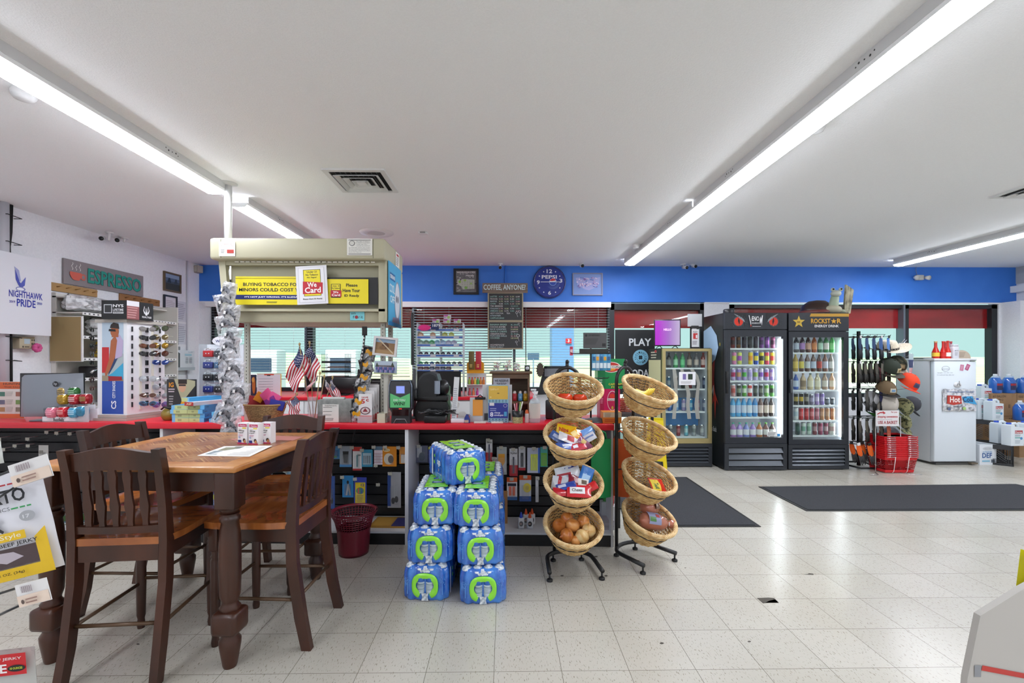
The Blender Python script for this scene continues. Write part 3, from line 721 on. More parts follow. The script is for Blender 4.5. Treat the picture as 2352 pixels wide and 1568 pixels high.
for i in range(8):
 r0=.118+.003*i+.0006*i*i;z0=.185+.0165*i
 g.lathe([(r0,z0),(r0+.0008,z0+.0065),(r0-.0015,z0+.0065),(r0-.002,z0),(r0,z0)],MAR,N,caps=False)
for k in range(N):
 a=2*PI*(k+.5)/N
 for i in range(7):
  if(k%8 in(0,1)and i in(2,3)):continue
 ps=[(r_*math.cos(a),r_*math.sin(a),z_)for r_,z_ in((.1175,.184),(.128,.23),(.140,.27),(.155,.30))]
 g.tube(ps,.0032,MAR,4)
g.lathe([(.148,.298),(.158,.306),(.160,.312),(.154,.312),(.146,.298)],MAR,N,caps=False)
g.build('perforated_band',o)
# water cases
FILM=noisy('blue_printed_film','1c50b8','4690e6',(14,14,14),0.12,0.0,3,.3,.7,coat=1.0)
FCL=noisy('clear_crinkled_film','9aa7b5','e7edf2',(70,70,70),0.1,0.3,3,.35,.65)
GRN=P('8ee63c',.25,coat=.6)
GLB=noisy('ribbed_water_bottle','6d8796','d4e2ea',(8,8,120),0.08,0.3,2,.3,.7)
PWD,PDP,PHT=.272,.40,.208
def case_():
 o=thing('water_case','x','bottled water',(0,0,0))
 g=G()
 def outl(t,z,s=1.0):
  a=2*PI*t;c,s_=math.cos(a),math.sin(a)
  ex=.32
  x=PWD/2*abs(c)**ex*(1 if c>0 else-1);y=PDP/2*abs(s_)**ex*(1 if s_>0 else-1)
  return x,y
 NU,prof=96,[(0,.93),(.012,.985),(.05,1.0),(.09,.985),(.13,1.0),(.155,.985),(.180,.93),(.197,.86)]
 vs=[]
 for z,k in prof:
  for i in range(NU):
   t=i/NU*2*(PWD+PDP);
   hw,hd=PWD/2,PDP/2
   if t<PWD:x,y,nx,ny,u=-hw+t,-hd,0,-1,t/PWD*4
   elif t<PWD+PDP:x,y,nx,ny,u=hw,-hd+t-PWD,1,0,(t-PWD)/PDP*6
   elif t<2*PWD+PDP:x,y,nx,ny,u=hw-(t-PWD-PDP),hd,0,1,(t-PWD-PDP)/PWD*4
   else:x,y,nx,ny,u=-hw,hd-(t-2*PWD-PDP),-1,0,(t-2*PWD-PDP)/PDP*6
   b_=abs(math.sin(PI*u))**.7*.010-.010
   cut=max(0,abs(x)+abs(y)-(hw+hd-.035))*.5
   x+=nx*b_-cut*(1 if x>0 else-1);y+=ny*b_-cut*(1 if y>0 else-1)
   cx_,cy_=hw*0,hd*0
   x=x-(1-k)*.12*(1 if x>0 else-1)*min(1,abs(x)/.1);y=y-(1-k)*.12*(1 if y>0 else-1)*min(1,abs(y)/.1)
   vs.append((x,y,z))
 fs=[(j*NU+i,j*NU+(i+1)%NU,(j+1)*NU+(i+1)%NU,(j+1)*NU+i)for j in range(len(prof)-1)for i in range(NU)]
 fs+=[tuple(range(NU))[::-1],tuple(range((len(prof)-1)*NU,len(prof)*NU))]
 g.add(vs,fs,FILM,True)
 lf=P('5da3e8',.2,coat=.5)
 rr_=random.Random(3)
 for sgn in(-1,1):
  for k in range(26):
   a=rr_.uniform(0,2*PI);r_=rr_.uniform(0,.022)
   x=sgn*.102+r_*math.cos(a)*.9;z=.12+r_*math.sin(a)*1.2
   g.add([(x-.0022,-PDP/2-.0012,z),(x,-PDP/2-.0012,z-.0022),(x+.0022,-PDP/2-.0012,z),(x,-PDP/2-.0012,z+.0022)],[(0,1,2,3)],lf)
  g.add([(sgn*.102-.002,-PDP/2-.001,.04),(sgn*.102+.002,-PDP/2-.001,.04),(sgn*.102+.001,-PDP/2-.001,.11),(sgn*.102-.001,-PDP/2-.001,.11)],[(0,1,2,3)],lf)
 g.T=Matrix.Translation((-PWD/2-.0015,PDP/2,0))@Matrix.Rotation(-PI/2,4,'Z')
 side=[('t','aga',.55,.42,.16,.2,'e8f2fa'),('e',.63,.33,.012,.045,'e0b070'),('t','A SIX BOTTLE PACK',.52,.2,.24,.035,'cfe4f6',False),('e',.40,.5,.03,.06,'6ad24a'),('e',.42,.7,.03,.05,'6ad24a'),('r',.28,.1,.34,.9,'dfe6ec')]
 g.art(PDP,PHT,side)
 g.T=Matrix.Translation((PWD/2+.0015,-PDP/2,0))@Matrix.Rotation(PI/2,4,'Z')
 g.art(PDP,PHT,[('r',.12,.12,.18,.86,'e4e9ee'),('e',.32,.5,.03,.06,'6ad24a'),('e',.32,.68,.03,.05,'6ad24a'),('t','aga',.48,.42,.16,.2,'e8f2fa')])
 g.T=Matrix()
 g.build('blue_film',o)
 g=G()
 for i in range(4):
  for j in range(6):
   x=(i-1.5)*.062;y=(j-2.5)*.062
   g.lathe([(.030,.186),(.027,.198),(.016,.205),(.014,.210),(.0,.211)],FCL,10,(x,y,0))
 g.build('bottle_tops',o,'caps under clear crinkled film').update_tag()
 g=G();g.grid(lambda u,v:(-.07+.14*u,-.15+.30*v,.2125+.0015*math.sin(u*14)*math.sin(v*26)),14,24,GRN)
 g.art(.1,.1,[])
 for y0 in(-.06,.03):g.box(-.035,y0,.2135,.035,y0+.035,.2148,P('1d4b92',.3));g.box(-.025,y0+.01,.2146,.025,y0+.02,.2153,P('eeeeee'))
 g.build('top_label',o,'lime green printed label')
 y_=-PDP/2
 g=G();N=30
 vs=[]
 for i in range(N+1):
  a=rad(-66+312*i/N);c_,s_=math.cos(a),math.sin(a)
  ex=.75
  ox,oz=.078*abs(c_)**ex*(1 if c_>0 else-1),.074*abs(s_)**ex*(1 if s_>0 else-1)
  ix,iz=.052*c_,.040*s_+.004
  for k,(a_,b_,yy)in enumerate(((ox,oz,-.001),(ox*.9+ix*.1,oz*.9+iz*.1,-.006),((ox+ix)/2,(oz+iz)/2,-.008),(ix,iz,-.005))):vs.append((a_,y_+yy,.088+b_))
 fs=[(i*4+j,i*4+4+j,i*4+5+j,i*4+1+j)for i in range(N)for j in range(3)]
 g.add(vs,fs,GRN,True);g.build('printed_ring',o,'lime green ring around the film opening')
 for s_ in(-1,1):
  g=G();c_=(s_*.027,y_+.020,0)
  pr=[(.027,.048)]+[(.0275-.0015*(k%2),.05+.0055*k)for k in range(12)]+[(.026,.118),(.022,.126)]
  g.lathe(pr,GLB,18,c_,caps=False)
  g.lathe([(.0282,.113),(.0282,.134),(.020,.14)],P('2e62b0',.3),18,c_,caps=False);g.build('bottle',o)
 g=G();g.grid(lambda u,v:(-.016+.032*u+.02*(u-.5)*abs(v-.5),y_-.0028-.002*math.sin(u*9)*math.sin(v*11),.003+.045*v),8,8,FCL)
 g.build('clear_film',o,'clear crinkled film');g=G()
 g.grid(lambda u,v:((u-.5)*(.05+.05*v),y_+.001+.02*v-.002*math.sin(u*19),.165+.03*v),10,5,FCL)
 for s_ in(-1,1):g.lathe([(.013,.0),(.013,.008),(.0,.009)],P('e9edf0',.3),12,(s_*.036,y_+.016,.176))
 g.build('clear_film',o,'clear crinkled film')
 return o
wc=case_()
def wplace(px,py,lvl,lab,rz=0,first=[True]):
 z=lvl*PHT
 Y=F*(EYE-z)/(py-HOR)
 for _ in range(4):p=W(px,py,Y);Y*=(EYE-z)/(EYE-p[2])
 p=W(px,py,Y);off=Vector((0,PDP/2,0));off.rotate(Matrix.Rotation(rz,3,'Z'))
 return(p[0]+off.x,Y+off.y,lvl*(PHT+.003)),rz,lab
spots=[wplace(976,1380,0,'',rad(-4)),wplace(1111,1388,0,'',rad(4))]
bl_,br_=spots[0][0],spots[1][0]
L='blue wrapped water case, %s'
lay=[(bl_,-4,'left column, on the floor'),(br_,3,'right column, on the floor'),((bl_[0]+.010,bl_[1]+.015,PHT+.004),-1,'left column, second layer'),((br_[0]-.02,br_[1]+.03,PHT+.004),4,'right column, second layer'),((bl_[0]+.03,bl_[1]+.05,2*PHT+.008),2,'left column, third layer'),((br_[0]-.035,br_[1]+.06,2*PHT+.008),0,'right column, third layer'),((bl_[0]+.09,bl_[1]+.42,0),0,'rear of the left column, on the floor'),((br_[0]+.0,br_[1]+.43,0),0,'rear of the right column, on the floor'),((bl_[0]+.09,bl_[1]+.44,PHT+.004),0,'rear of the left column, second layer'),((br_[0]+.0,br_[1]+.45,PHT+.004),0,'rear of the right column, second layer'),((bl_[0]+.09,bl_[1]+.48,2*PHT+.008),0,'rear of the left column, third layer'),((br_[0]-.01,br_[1]+.49,2*PHT+.008),0,'rear of the right column, third layer')]
p,rz,_=wplace(1074,1121,3,'',0)
lay.append(((p[0]-.09,p[1]+.03,3*PHT+.014),26,'single one on top, turned to show its long side'))
for k,(loc,r_,lab)in enumerate(lay):
 c=wc if k==0 else dup(wc,loc)
 c.location=loc;c.rotation_euler=(0,0,rad(r_));c['label']=L%lab;c['group']='stack of bottled water cases'
# wicker baskets on black tube stands
WK=noisy('wicker','b4854a','e8c98c',(30,30,30),0.5,0.1,3,.3,.7)
WKD=noisy('wicker_rim','c79b62','f2dcaa',(26,26,26),0.45,0.1,3,.3,.7)
TUBE=P('1c1d1f',.4)
BR,BB,BH=.183,.108,.150
def bell(t,a,z_amp=0):
 """radius of the basket wall at height fraction t"""
 return BB+(BR-BB)*(t**.75)
def make_basket():
 o=thing('wicker_basket','x','basket',(0,0,0))
 g=G();NR,NS=15,32
 for j in range(NR):
  t=(j+.6)/NR;R_=bell(t,0);z=-BH*(1-t)-.004
  pts=[]
  for i in range(NS*2):
   a=2*PI*i/(NS*2);k=1 if(i//1+j)%2==0 else-1
   pts.append(((R_+.0035*k*(1 if i%2==0 else 0))*math.cos(a),(R_+.0035*(1 if((i//2+j)%2)else-1))*math.sin(a),z))
  pts=[((R_+.004*math.cos(PI*(i/2+j)))*math.cos(2*PI*i/(NS*2)),(R_+.004*math.cos(PI*(i/2+j)))*math.sin(2*PI*i/(NS*2)),z)for i in range(NS*2)]
  g.tube(pts,.0042,WK,5,closed=True)
 for i in range(NS):
  a=2*PI*i/NS
  g.tube([(bell(t,0)*math.cos(a),bell(t,0)*math.sin(a),-BH*(1-t))for t in(0,.25,.5,.75,1)],.0026,WK,5)
 g.build('woven_wall',o)
 g=G()
 for k in range(9):
  R_=.008+k*.0125
  g.tube([(R_*math.cos(2*PI*i/24),R_*math.sin(2*PI*i/24),-BH-.001+.0015*(i%2))for i in range(24)],.006,WK,5,closed=True)
 g.build('woven_base',o)
 g=G();M_=120
 for k in range(7):
  pts=[]
  for i in range(M_):
   a=2*PI*i/M_;ph=2*PI*k/7+a*8
   pts.append(((BR+.002+.0108*math.cos(ph))*math.cos(a),(BR+.002+.0108*math.cos(ph))*math.sin(a),.006+.0108*math.sin(ph)))
  g.tube(pts,.0048,WKD,6,closed=True)
 g.build('braided_rim',o)
 return o
BK=make_basket()
def stand(label,C,rz,heights,labels,tilt=27):
 o=thing('basket_stand',label,'display stand',(C[0],C[1],0),rz)
 hx=.09
 g=G();pts=[(-hx,0,.055),(-hx,0,1.24)]+[(-hx*math.cos(a),0,1.25+.10*math.sin(a))for a in[PI*k/12 for k in range(1,12)]]+[(hx,0,1.24),(hx,0,.055)]
 g.tube(pts,.0125,TUBE,12);g.build('pole_hoop',o)
 g=G();g.cyl((0,0,1.345),(0,0,1.385),.012,TUBE);g.sph((0,-.008,1.39),.014,m=TUBE);g.build('hook_knob',o)
 g=G();pts=[(-.17,-.31,.058),(-.16,-.16,.058)]+[(-.155*math.cos(a),-.10+.115*math.sin(a),.058)for a in[PI*k/12 for k in range(0,13)]]+[(.16,-.16,.058),(.17,-.31,.058)]
 g.tube(pts,.014,TUBE,12);g.build('base_tube',o)
 for x,y in((-.168,-.30),(.168,-.30),(-.10,-.008),(.10,-.008)):
  g=G();g.cyl((x,y,.01),(x,y,.05),.006,TUBE);g.lathe([(.019,0),(.019,.012),(.012,.017),(0,.017)],P('101010',.6),16,(x,y,0));g.build('foot',o)
 out=[]
 for z,lab in zip(heights,labels):
  B=Matrix.Translation((0,-.215,z))@Matrix.Rotation(rad(tilt),4,'X')
  g=G();g.T=B
  Rr=bell(.62,0)+.006
  g.tube([(Rr*math.cos(a),Rr*math.sin(a),-BH*.38)for a in[2*PI*k/40 for k in range(40)]],.0035,TUBE,6,closed=True)
  g.T=Matrix()
  q=B@Vector((0,Rr,-BH*.38))
  for s_ in(-1,1):g.tube([(s_*hx,0,q.z-.01),(s_*.06,q.y+.0,q.z),(s_*.02,q.y-.004,q.z)],.004,TUBE,6)
  g.build('ring_holder',o)
  M_=Matrix.Translation((C[0],C[1],0))@Matrix.Rotation(rz,4,'Z')@B
  out.append(M_);lo,ro,sc=M_.decompose()
  c=BK if not BK.get('placed')else dup(BK,lo)
  BK['placed']=1;c.location=lo;c.rotation_euler=ro.to_euler();c['label']=lab;c['group']='wicker display baskets'
 return out
S1=stand('black tube stand holding four baskets, nearer the water cases',(.435,3.235),rad(3),(1.215,.905,.600,.322),['wicker basket holding two tomatoes, top of the stand by the water','wicker basket of mixed candy, second from the top','wicker basket full of red and blue snack packs, third from the top','wicker basket full of onions, lowest of its stand'])
S2=stand('black tube stand holding four baskets, nearer the door mat',(.875,3.36),rad(34),(1.200,.893,.600,.315),['wicker basket with bananas and a wire grid, top of the right stand','empty wicker basket, second from the top on the right stand','wicker basket with one red and yellow sachet','wicker basket with bagged bread, lowest of the right stand'])
def inb(M_,x,y,z):return M_@Vector((x,y,z))
TOM=noisy('tomato_skin','b92a12','d8451c',(12,12,12),.18,0,2)
for k,(x,y,r)in enumerate(((-.045,.02,.046),(.055,.015,.042))):
 p=inb(S1[0],x,y,-.088)
 o=thing('tomato',('red ripe tomato on the left in the top basket','red ripe tomato on the right in the top basket')[k],'tomato',p,group='tomatoes')
 g=G();g.lathe([(0,-.8*r),(.5*r,-.76*r),(.92*r,-.35*r),(1.05*r,.05*r),(.9*r,.5*r),(.5*r,.76*r),(.18*r,.74*r),(0,.64*r)],TOM,24,sx=1.12);g.build('flesh',o)
 g=G()
 for i in range(5):a=i*2*PI/5;g.tube([(0,0,.66*r),(.35*r*math.cos(a),.35*r*math.sin(a),.80*r),(.7*r*math.cos(a),.7*r*math.sin(a),.74*r)],[.004,.004,.001],P('4d6b2a'),5)
 g.cyl((0,0,.62*r),(.004,0,.98*r),.0035,P('5f7a35'),n=6);g.build('stem',o)
o=thing('banana_bunch','small bunch of yellow bananas in the top right basket','bananas',inb(S2[0],-.05,.01,-.055))
for k in range(4):
 g=G();a0=(k-1.5)*.25
 pts=[];rs=[]
 for i in range(9):
  t=i/8;a=-.9+1.9*t
  pts.append((.075*math.sin(a)*math.cos(a0)+.012*k,(.03*(k-1.5))*(1-t)-.01,.045-.085*math.cos(a)+.05));rs.append([.006,.013,.017,.018,.018,.017,.015,.011,.005][i])
 g.tube(pts,rs,P('e3c33c',.4),8);b_=g.build('banana',o)
g=G();g.tube([(-.04,0,.045),(-.035,0,.075)],[.008,.005],P('6b5a1e'),6);g.build('stem',o)
g=G();M_=S2[0]
for k in range(7):
 t=(k-3)*.042
 g.tube([M_@Vector((t,bell(.1,0)*.7,-.12)),M_@Vector((t*1.3,bell(.9,0)*math.sqrt(max(.1,1-(t*1.3/.18)**2))-.012,-.006))],.0018,P('555555',.3,.8),5)
 z=-.12+.018*k;rr=bell((z+BH)/BH,0)-.016
 g.tube([M_@Vector((rr*math.sin(a),rr*math.cos(a),z))for a in[(-.9+.3*i)for i in range(7)]],.0018,P('555555',.3,.8),5)
g.build('wire_grid',None,'thin dark wire grid standing at the back of the banana basket','wire grid')
ONI=[noisy('onion_skin_%d'%k,c1,c2,(8,8,30),.28,.1,3)for k,(c1,c2)in enumerate((('a85a22','cf8540'),('b56a2c','d99a58'),('c4924e','e6cf98')))]
pos=[(-.085,.035,-.052,0,'at the left edge'),(-.025,.078,-.040,0,'at the back'),(.0,.012,-.030,1,'in the middle, stem end up'),(.078,.052,-.045,1,'at the back right'),(-.048,-.055,-.046,0,'at the front left'),(.100,-.025,-.040,2,'at the right edge, palest'),(.048,-.070,-.040,2,'at the front, pale with peeling skin'),(.004,-.088,-.060,1,'low at the front between two others')]
for k,(x,y,z,mi,lab)in enumerate(pos):
 r=.047 if k!=7 else .034
 o=thing('onion','brown onion in the lowest basket, '+lab,'onion',inb(S1[3],x,y,z+.012),rz=k*1.3,rx=[.9,.5,1.1,.7,1.6,.3,.8,1.2][k],group='onions in the lowest basket')
 g=G();g.lathe([(0,-.92*r),(.3*r,-.88*r),(.8*r,-.55*r),(1.0*r,0),(.86*r,.5*r),(.45*r,.82*r),(.16*r,.98*r),(.11*r,1.15*r),(0,1.2*r)],ONI[mi],22);g.build('bulb',o)
 g=G()
 for i in range(6):a=i*1.05;g.tube([(0,0,-.86*r),(.18*r*math.cos(a),.18*r*math.sin(a),-1.0*r)],.0012,P('7a6236'),4)
 g.build('roots',o)
def pillow(g,w,h,d,m,art=None,crimp=None):
 def fn(u,v,s_=1):
  e=max(0,math.sin(PI*u))**.5*max(0,math.sin(PI*min(1,max(0,(v-.08)/.84))))**.6
  return((u-.5)*w,-s_*d/2*e*(1+.12*math.sin(u*17+v*9)),(v-.5)*h)
 g.grid(lambda u,v:fn(u,v,1),10,8,m);g.grid(lambda u,v:fn(1-u,v,-1),10,8,m)
 if art:
  for it in art:
   if it[0]=='r':
    _,x0,z0,x1,z1,c_=it
    g.grid(lambda u,v:(lambda q:(q[0],q[1]-.0012,q[2]))(fn(x0+(x1-x0)*u,z0+(z1-z0)*v)),6,4,c_)
   else:
    _,t,x0,z0,ww,hh,c_=it
    vs,fs=text_mesh(t,True)
    g.add([(lambda q:(q[0],q[1]-.0024,q[2]))(fn(x0+ww*a,z0+hh*b_))for a,b_ in vs],fs,c_)
 if crimp:
  for z in(-.5,.46):g.box(-w/2,-.0012,z*h,w/2,.0012,(z+.04)*h,crimp)
def packs(M_,specs,group,cat):
 for k,(x,y,z,rx,ry,rz,w,h,col,art,name,lab)in enumerate(specs):
  g=G();pillow(g,w*1.18,h*1.2,.022,P(col,.25,coat=.5),art,P(col,.3))
  p=inb(M_,x,y,z+.014)
  g.build(name,None,lab,cat,group,None,p,rz=rad(rz),rx=rad(rx),ry=rad(ry))
R_='r';T_='t'
packs(S1[1],[(-.035,.07,-.030,-22,10,-8,.11,.075,'f2c21a',[(T_,'Nips',.12,.35,.5,.4,'c8321f')],'candy_bag','yellow candy bag with red lettering at the back of the basket'),(.0,.03,-.035,-35,-30,10,.08,.06,'f0a91a',[(R_,.5,.3,.9,.8,'fbe29a')],'candy_bag','orange and yellow candy bag in the middle of the basket'),(-.03,-.01,-.030,-50,22,5,.12,.06,'e9eaf0',[(R_,.4,.2,.75,.9,'b72c33')],'candy_bag','white candy pack with a red stripe in the second basket'),(-.10,.02,-.040,-40,30,-20,.09,.05,'4669b4',[(R_,.2,.3,.6,.7,'b9c6e6')],'candy_bag','blue candy pack at the left edge of the second basket'),(-.06,-.065,-.045,-55,0,15,.10,.05,'3f62b5',[(R_,.3,.3,.8,.6,'dfe6f6')],'candy_bag','blue candy pack at the front of the second basket'),(.02,-.075,-.045,-50,-12,5,.09,.05,'c5394a',[(R_,.2,.3,.5,.7,'e7eaf5')],'candy_bag','red and white candy pack at the front of the second basket'),(.06,.05,-.040,-30,12,20,.07,.055,'efece6',[(R_,.2,.2,.6,.6,'d04a3a')],'candy_bag','white and red candy pack behind the silver ones'),(.10,.0,-.035,-45,-30,0,.09,.05,'c9ccd6',[(R_,.3,.4,.9,.6,'6a7fae')],'candy_bag','silver candy pack at the right in the second basket'),(.07,-.05,-.040,-35,42,0,.09,.045,'8a4a6a',[(R_,.2,.2,.5,.8,'c9b06a')],'candy_bag','purple and gold candy pack at the front right of the basket'),(.11,.06,-.030,-30,-20,20,.09,.05,'6f9bd8',[],'candy_bag','pale blue wrapped candy at the back right of the basket'),],'candy bags in the second basket','candy')
packs(S1[2],[(-.045,.08,-.025,-20,-14,-10,.10,.10,'ccd3de',[(R_,.1,.5,.9,.62,'a52a38')],'snack_pack','white snack pack standing at the back of the third basket'),(.01,.085,-.010,-18,-18,0,.09,.10,'d8dde6',[(R_,.1,.1,.9,.22,'2b3f9a'),(R_,.1,.8,.9,.9,'2b3f9a')],'snack_pack','white pack with blue edges at the back of the third basket'),(.095,.055,-.015,-20,22,0,.075,.11,'2f73c2',[(R_,.2,.3,.8,.6,'a8cdf0')],'snack_pack','bright blue pack standing at the right of the third basket'),(-.085,.02,-.035,-30,4,-18,.09,.075,'cdd4de',[(R_,.4,0,.6,1,'b8323f')],'snack_pack','white pack with a red band at the left of the third basket'),(-.05,-.02,-.025,-60,-12,0,.11,.05,'2f4ba8',[(R_,.1,.3,.5,.7,'ccd5ee')],'snack_pack','dark blue pack lying in the middle of the third basket'),(.03,.03,-.030,-40,14,15,.10,.07,'8c2036',[(R_,.3,.3,.7,.7,'d9b3b8')],'snack_pack','dark red pack in the middle of the third basket'),(-.075,-.06,-.040,-50,8,10,.11,.05,'c22030',[],'snack_pack','red pack lying at the front left of the third basket'),(.025,-.070,-.025,-48,2,-4,.13,.075,'c81f2d',[(R_,.12,.25,.75,.78,'e3e6ea'),(T_,'Cheez',.2,.4,.45,.25,'6c5b54')],'snack_pack','red pack with a silver label at the front of the third basket'),(.105,-.03,-.035,-45,-28,0,.09,.05,'d02a2f',[(R_,.3,.3,.6,.7,'f0d0a0')],'snack_pack','red pack at the right edge of the third basket'),(.07,.01,-.030,-40,10,0,.06,.05,'e9e4dc',[(R_,.3,.3,.8,.8,'5a4a3a')],'snack_pack','small white pack beside the bright blue one'),],'snack packs in the third basket','snack')
packs(S2[2],[(.045,-.06,-.055,-40,12,30,.12,.085,'d42a1e',[(R_,.05,.1,.62,.9,'e9cf3a'),(R_,.2,.2,.5,.6,'6a7a2a')],'snack_sachet','red and yellow spiced snack sachet lying in the basket')],None,'snack')
BAG=P('c9806a',.12,alpha=.72,coat=.6)
CR=noisy('bread_crust','a5562a','c98a52',(14,14,14),.5)
def loaf(x,y,z,rz,lab,art):
 p=inb(S2[3],x,y,z)
 o=thing('bread_loaf',lab,'bread',p,rz=rz,rx=rad(-14),ry=rad(14))
 g=G();g.sph((0,0,0),.105,.052,.050,CR,20,12);g.build('bread',o)
 g=G();g.lathe([(.002,-.11),(.045,-.095),(.058,-.05),(.060,.04),(.048,.085),(.016,.115),(.012,.125),(.030,.15),(.036,.17)],BAG,20,caps=False)
 g.v=[(z_,x_,y_*.95)for x_,y_,z_ in g.v];g.build('clear_bag',o,'pinkish clear bag gathered at the end')
 g=G();g.grid(lambda u,v:(-.08+.10*u,-.063*math.cos(-.3+1.6*v),.061*math.sin(-.3+1.6*v)),8,10,P(art[0],.3))
 g.grid(lambda u,v:(-.075+.05*u,-.0645*math.cos(.0+.5*v),.0625*math.sin(.0+.5*v)),6,6,P(art[1],.3))
 g.grid(lambda u,v:(-.02+.03*u,-.0645*math.cos(.5+.4*v),.0625*math.sin(.5+.4*v)),6,6,P(art[2],.3));g.build('label_print',o)
 g=G();g.box(.122,-.02,-.012,.126,-.012,.012,P('e8e8e8'));g.build('clip',o)
 return o
loaf(-.01,-.045,.005,rad(20),'bagged loaf with a green and purple label at the front of the basket',('8d93b5','4a7a3a','b33a3a'))
loaf(.055,.055,.03,rad(58),'bagged loaf with brown checks behind the front loaf',('6a4434','c9b8a8','3c2a24'))
# floor mats
MATM=noisy('charcoal_mat_pile','26272b','3c3e43',(220,220,220),.95,.5,4)
def mat_(pts,lab):
 q=floor_poly(pts);c=(sum(a for a,_ in q)/len(q),sum(b_ for _,b_ in q)/len(q))
 o=thing('floor_mat',lab,'mat',(c[0],c[1],0),group='charcoal entrance mats')
 r=[(a-c[0],b_-c[1])for a,b_ in q]
 g=G();g.prism(r[::-1]if False else r,0.0005,.006,P('1b1c1e',.6));g.build('rubber_border',o)
 g=G();g.prism([(a-.03*(1 if a>0 else-1),b_-.03*(1 if b_>0 else-1))for a,b_ in r],.006,.010,MATM);g.build('pile',o)
mat_([(1440,1211),(1748,1210),(1577,1096),(1400,1097)],'charcoal mat beside the right basket stand, leading to the door')
mat_([(1852,1174),(2620,1172),(2333,1112),(1742,1118)],'long charcoal mat in front of the freezer and red baskets')
# glass-door coolers
LINER=P('dfe3ea',.4);DOORB=P('2b2f36',.35,.2);CABB=noisy('black_cooler_side','121316','1f2126',(3,3,3),.35)
LEDM=P('f4f7ff',.4,emit=13.0)
def cooler(label,px0,px1,pyb,pyt,Y,dep,head,glass,base,shelves,nslat,led_px,nm='drinks_cooler',frame=DOORB,body=CABB):
 """head, glass=(x0,y0,x1,y1), base: photo rows and columns on the front plane"""
 a=W(px0,pyb,Y);b_=W(px1,pyt,Y);X0,X1,Z1=a[0],b_[0],b_[2]
 o=thing(nm,label,'fridge',(X0,Y,0));w=X1-X0
 zh=W(px0,head,Y)[2];zb=W(px0,base,Y)[2]
 gx0,gx1=W(glass[0],0,Y)[0]-X0,W(glass[2],0,Y)[0]-X0;gz1,gz0=W(0,glass[1],Y)[2],W(0,glass[3],Y)[2]
 g=G();t=.035
 g.box(0,.05,.02,t,dep,Z1,body);g.box(w-t,.05,.02,w,dep,Z1,body);g.box(t,dep-t,.02,w-t,dep,Z1,body)
 g.box(t,.05,zh,w-t,dep-t,Z1,body);g.box(t,.05,.02,w-t,dep-t,zb+.02,body)
 g.build('cabinet',o)
 g=G();e=t+.001
 g.box(e,.06,zb+.021,e+.006,dep-t-.006,zh-.001,LINER);g.box(w-e-.006,.06,zb+.021,w-e,dep-t-.006,zh-.001,LINER)
 g.box(e,dep-t-.008,zb+.021,w-e,dep-t-.001,zh-.001,LINER);g.box(e,.06,zh-.008,w-e,dep-t-.006,zh-.001,LINER);g.box(e,.06,zb+.021,w-e,dep-t-.006,zb+.028,LINER)
 g.build('liner',o)
 g=G()
 if zh<Z1-.02:g.box(0,0,zh+.004,w,.05,Z1,frame,r=.004,seg=1)
 g.build('header',o)if zh<Z1-.02 else None
 g=G();g.box(.004,0,zb+.004,gx0,.045,zh-.002,frame);g.box(gx1,0,zb+.004,w-.004,.045,zh-.002,frame);g.box(gx0,0,zb+.004,gx1,.045,gz0,frame);g.box(gx0,0,gz1,gx1,.045,zh-.002,frame)
 d_=g.build('door',o)
 g=G();g.box(gx0-.004,.012,gz0-.004,gx1+.004,.016,gz1+.004,GLASS);g.build('door_glass',d_)
 g=G();zl=.05;LV=P('2e3238',.4,.2)
 g.box(0,.0,.012,w,.03,zl,LV);g.box(0,0,zb-.045,w,.03,zb,LV);g.box(0,0,zl,.05,.03,zb-.045,LV);g.box(w-.05,0,zl,w,.03,zb-.045,LV);g.box(.05,.028,zl,w-.05,.032,zb-.045,BLK)
 for k in range(nslat):
  z=zl+(zb-.045-zl)*(k+.5)/nslat;hh=(zb-.045-zl)/nslat*.36
  g.add([(.05,-.004,z-hh),(w-.05,-.004,z-hh),(w-.05,.024,z+hh),(.05,.024,z+hh),(.05,.0,z-hh-.004),(w-.05,.0,z-hh-.004)],[(0,1,2,3),(4,5,1,0)],P('4a4f56',.3,.4))
 g.build('louvred_base',o)
 for x in(.05,w-.05):
  for y in(.06,dep-.06):
   g=G();g.cyl((x,y,0),(x,y,.022),.018,BLK,n=12);g.build('foot',o)
 Ys=Y+.075;out=[]
 for py in shelves:
  z=W(1176,py,Ys)[2];z=W((px0+px1)/2,py,Ys)[2]
  g=G();SH=P('eceef4',.35)
  g.box(t+.01,.073,z-.016,w-t-.03,.079,z+.004,SH)
  for k in range(18):y=.085+k*(dep-t-.11)/18;g.box(t+.01,y,z-.006,w-t-.03,y+.006,z-.001,SH)
  for x in(t+.02,w/2,w-t-.05):g.box(x,.075,z-.012,x+.006,dep-t-.02,z-.006,SH)
  g.build('shelf',o);out.append(z)
 if led_px:
  x=W(led_px,0,Y+.06)[0]-X0
  g=G();g.box(x-.008,.062,gz0+.03,x+.008,.07,gz1-.03,LEDM);g.build('light_strip',o,'vertical strip of white lights')
 return o,X0,w,dep,zb,zh,Z1,out
GHEAD=dict()
V,vx,vw,vd,vzb,vzh,vZ,vs_=cooler('tall black drinks cooler with red reptile eyes on its header',1665,1808,1083,718,5.81,.62,757,(1677,771,1799,1009),1019,(800,837.6,874.3,911.3,958,1006),3,1789)
g=G();zz=vzh+.01;hh=vZ-vzh-.016
eye=[]
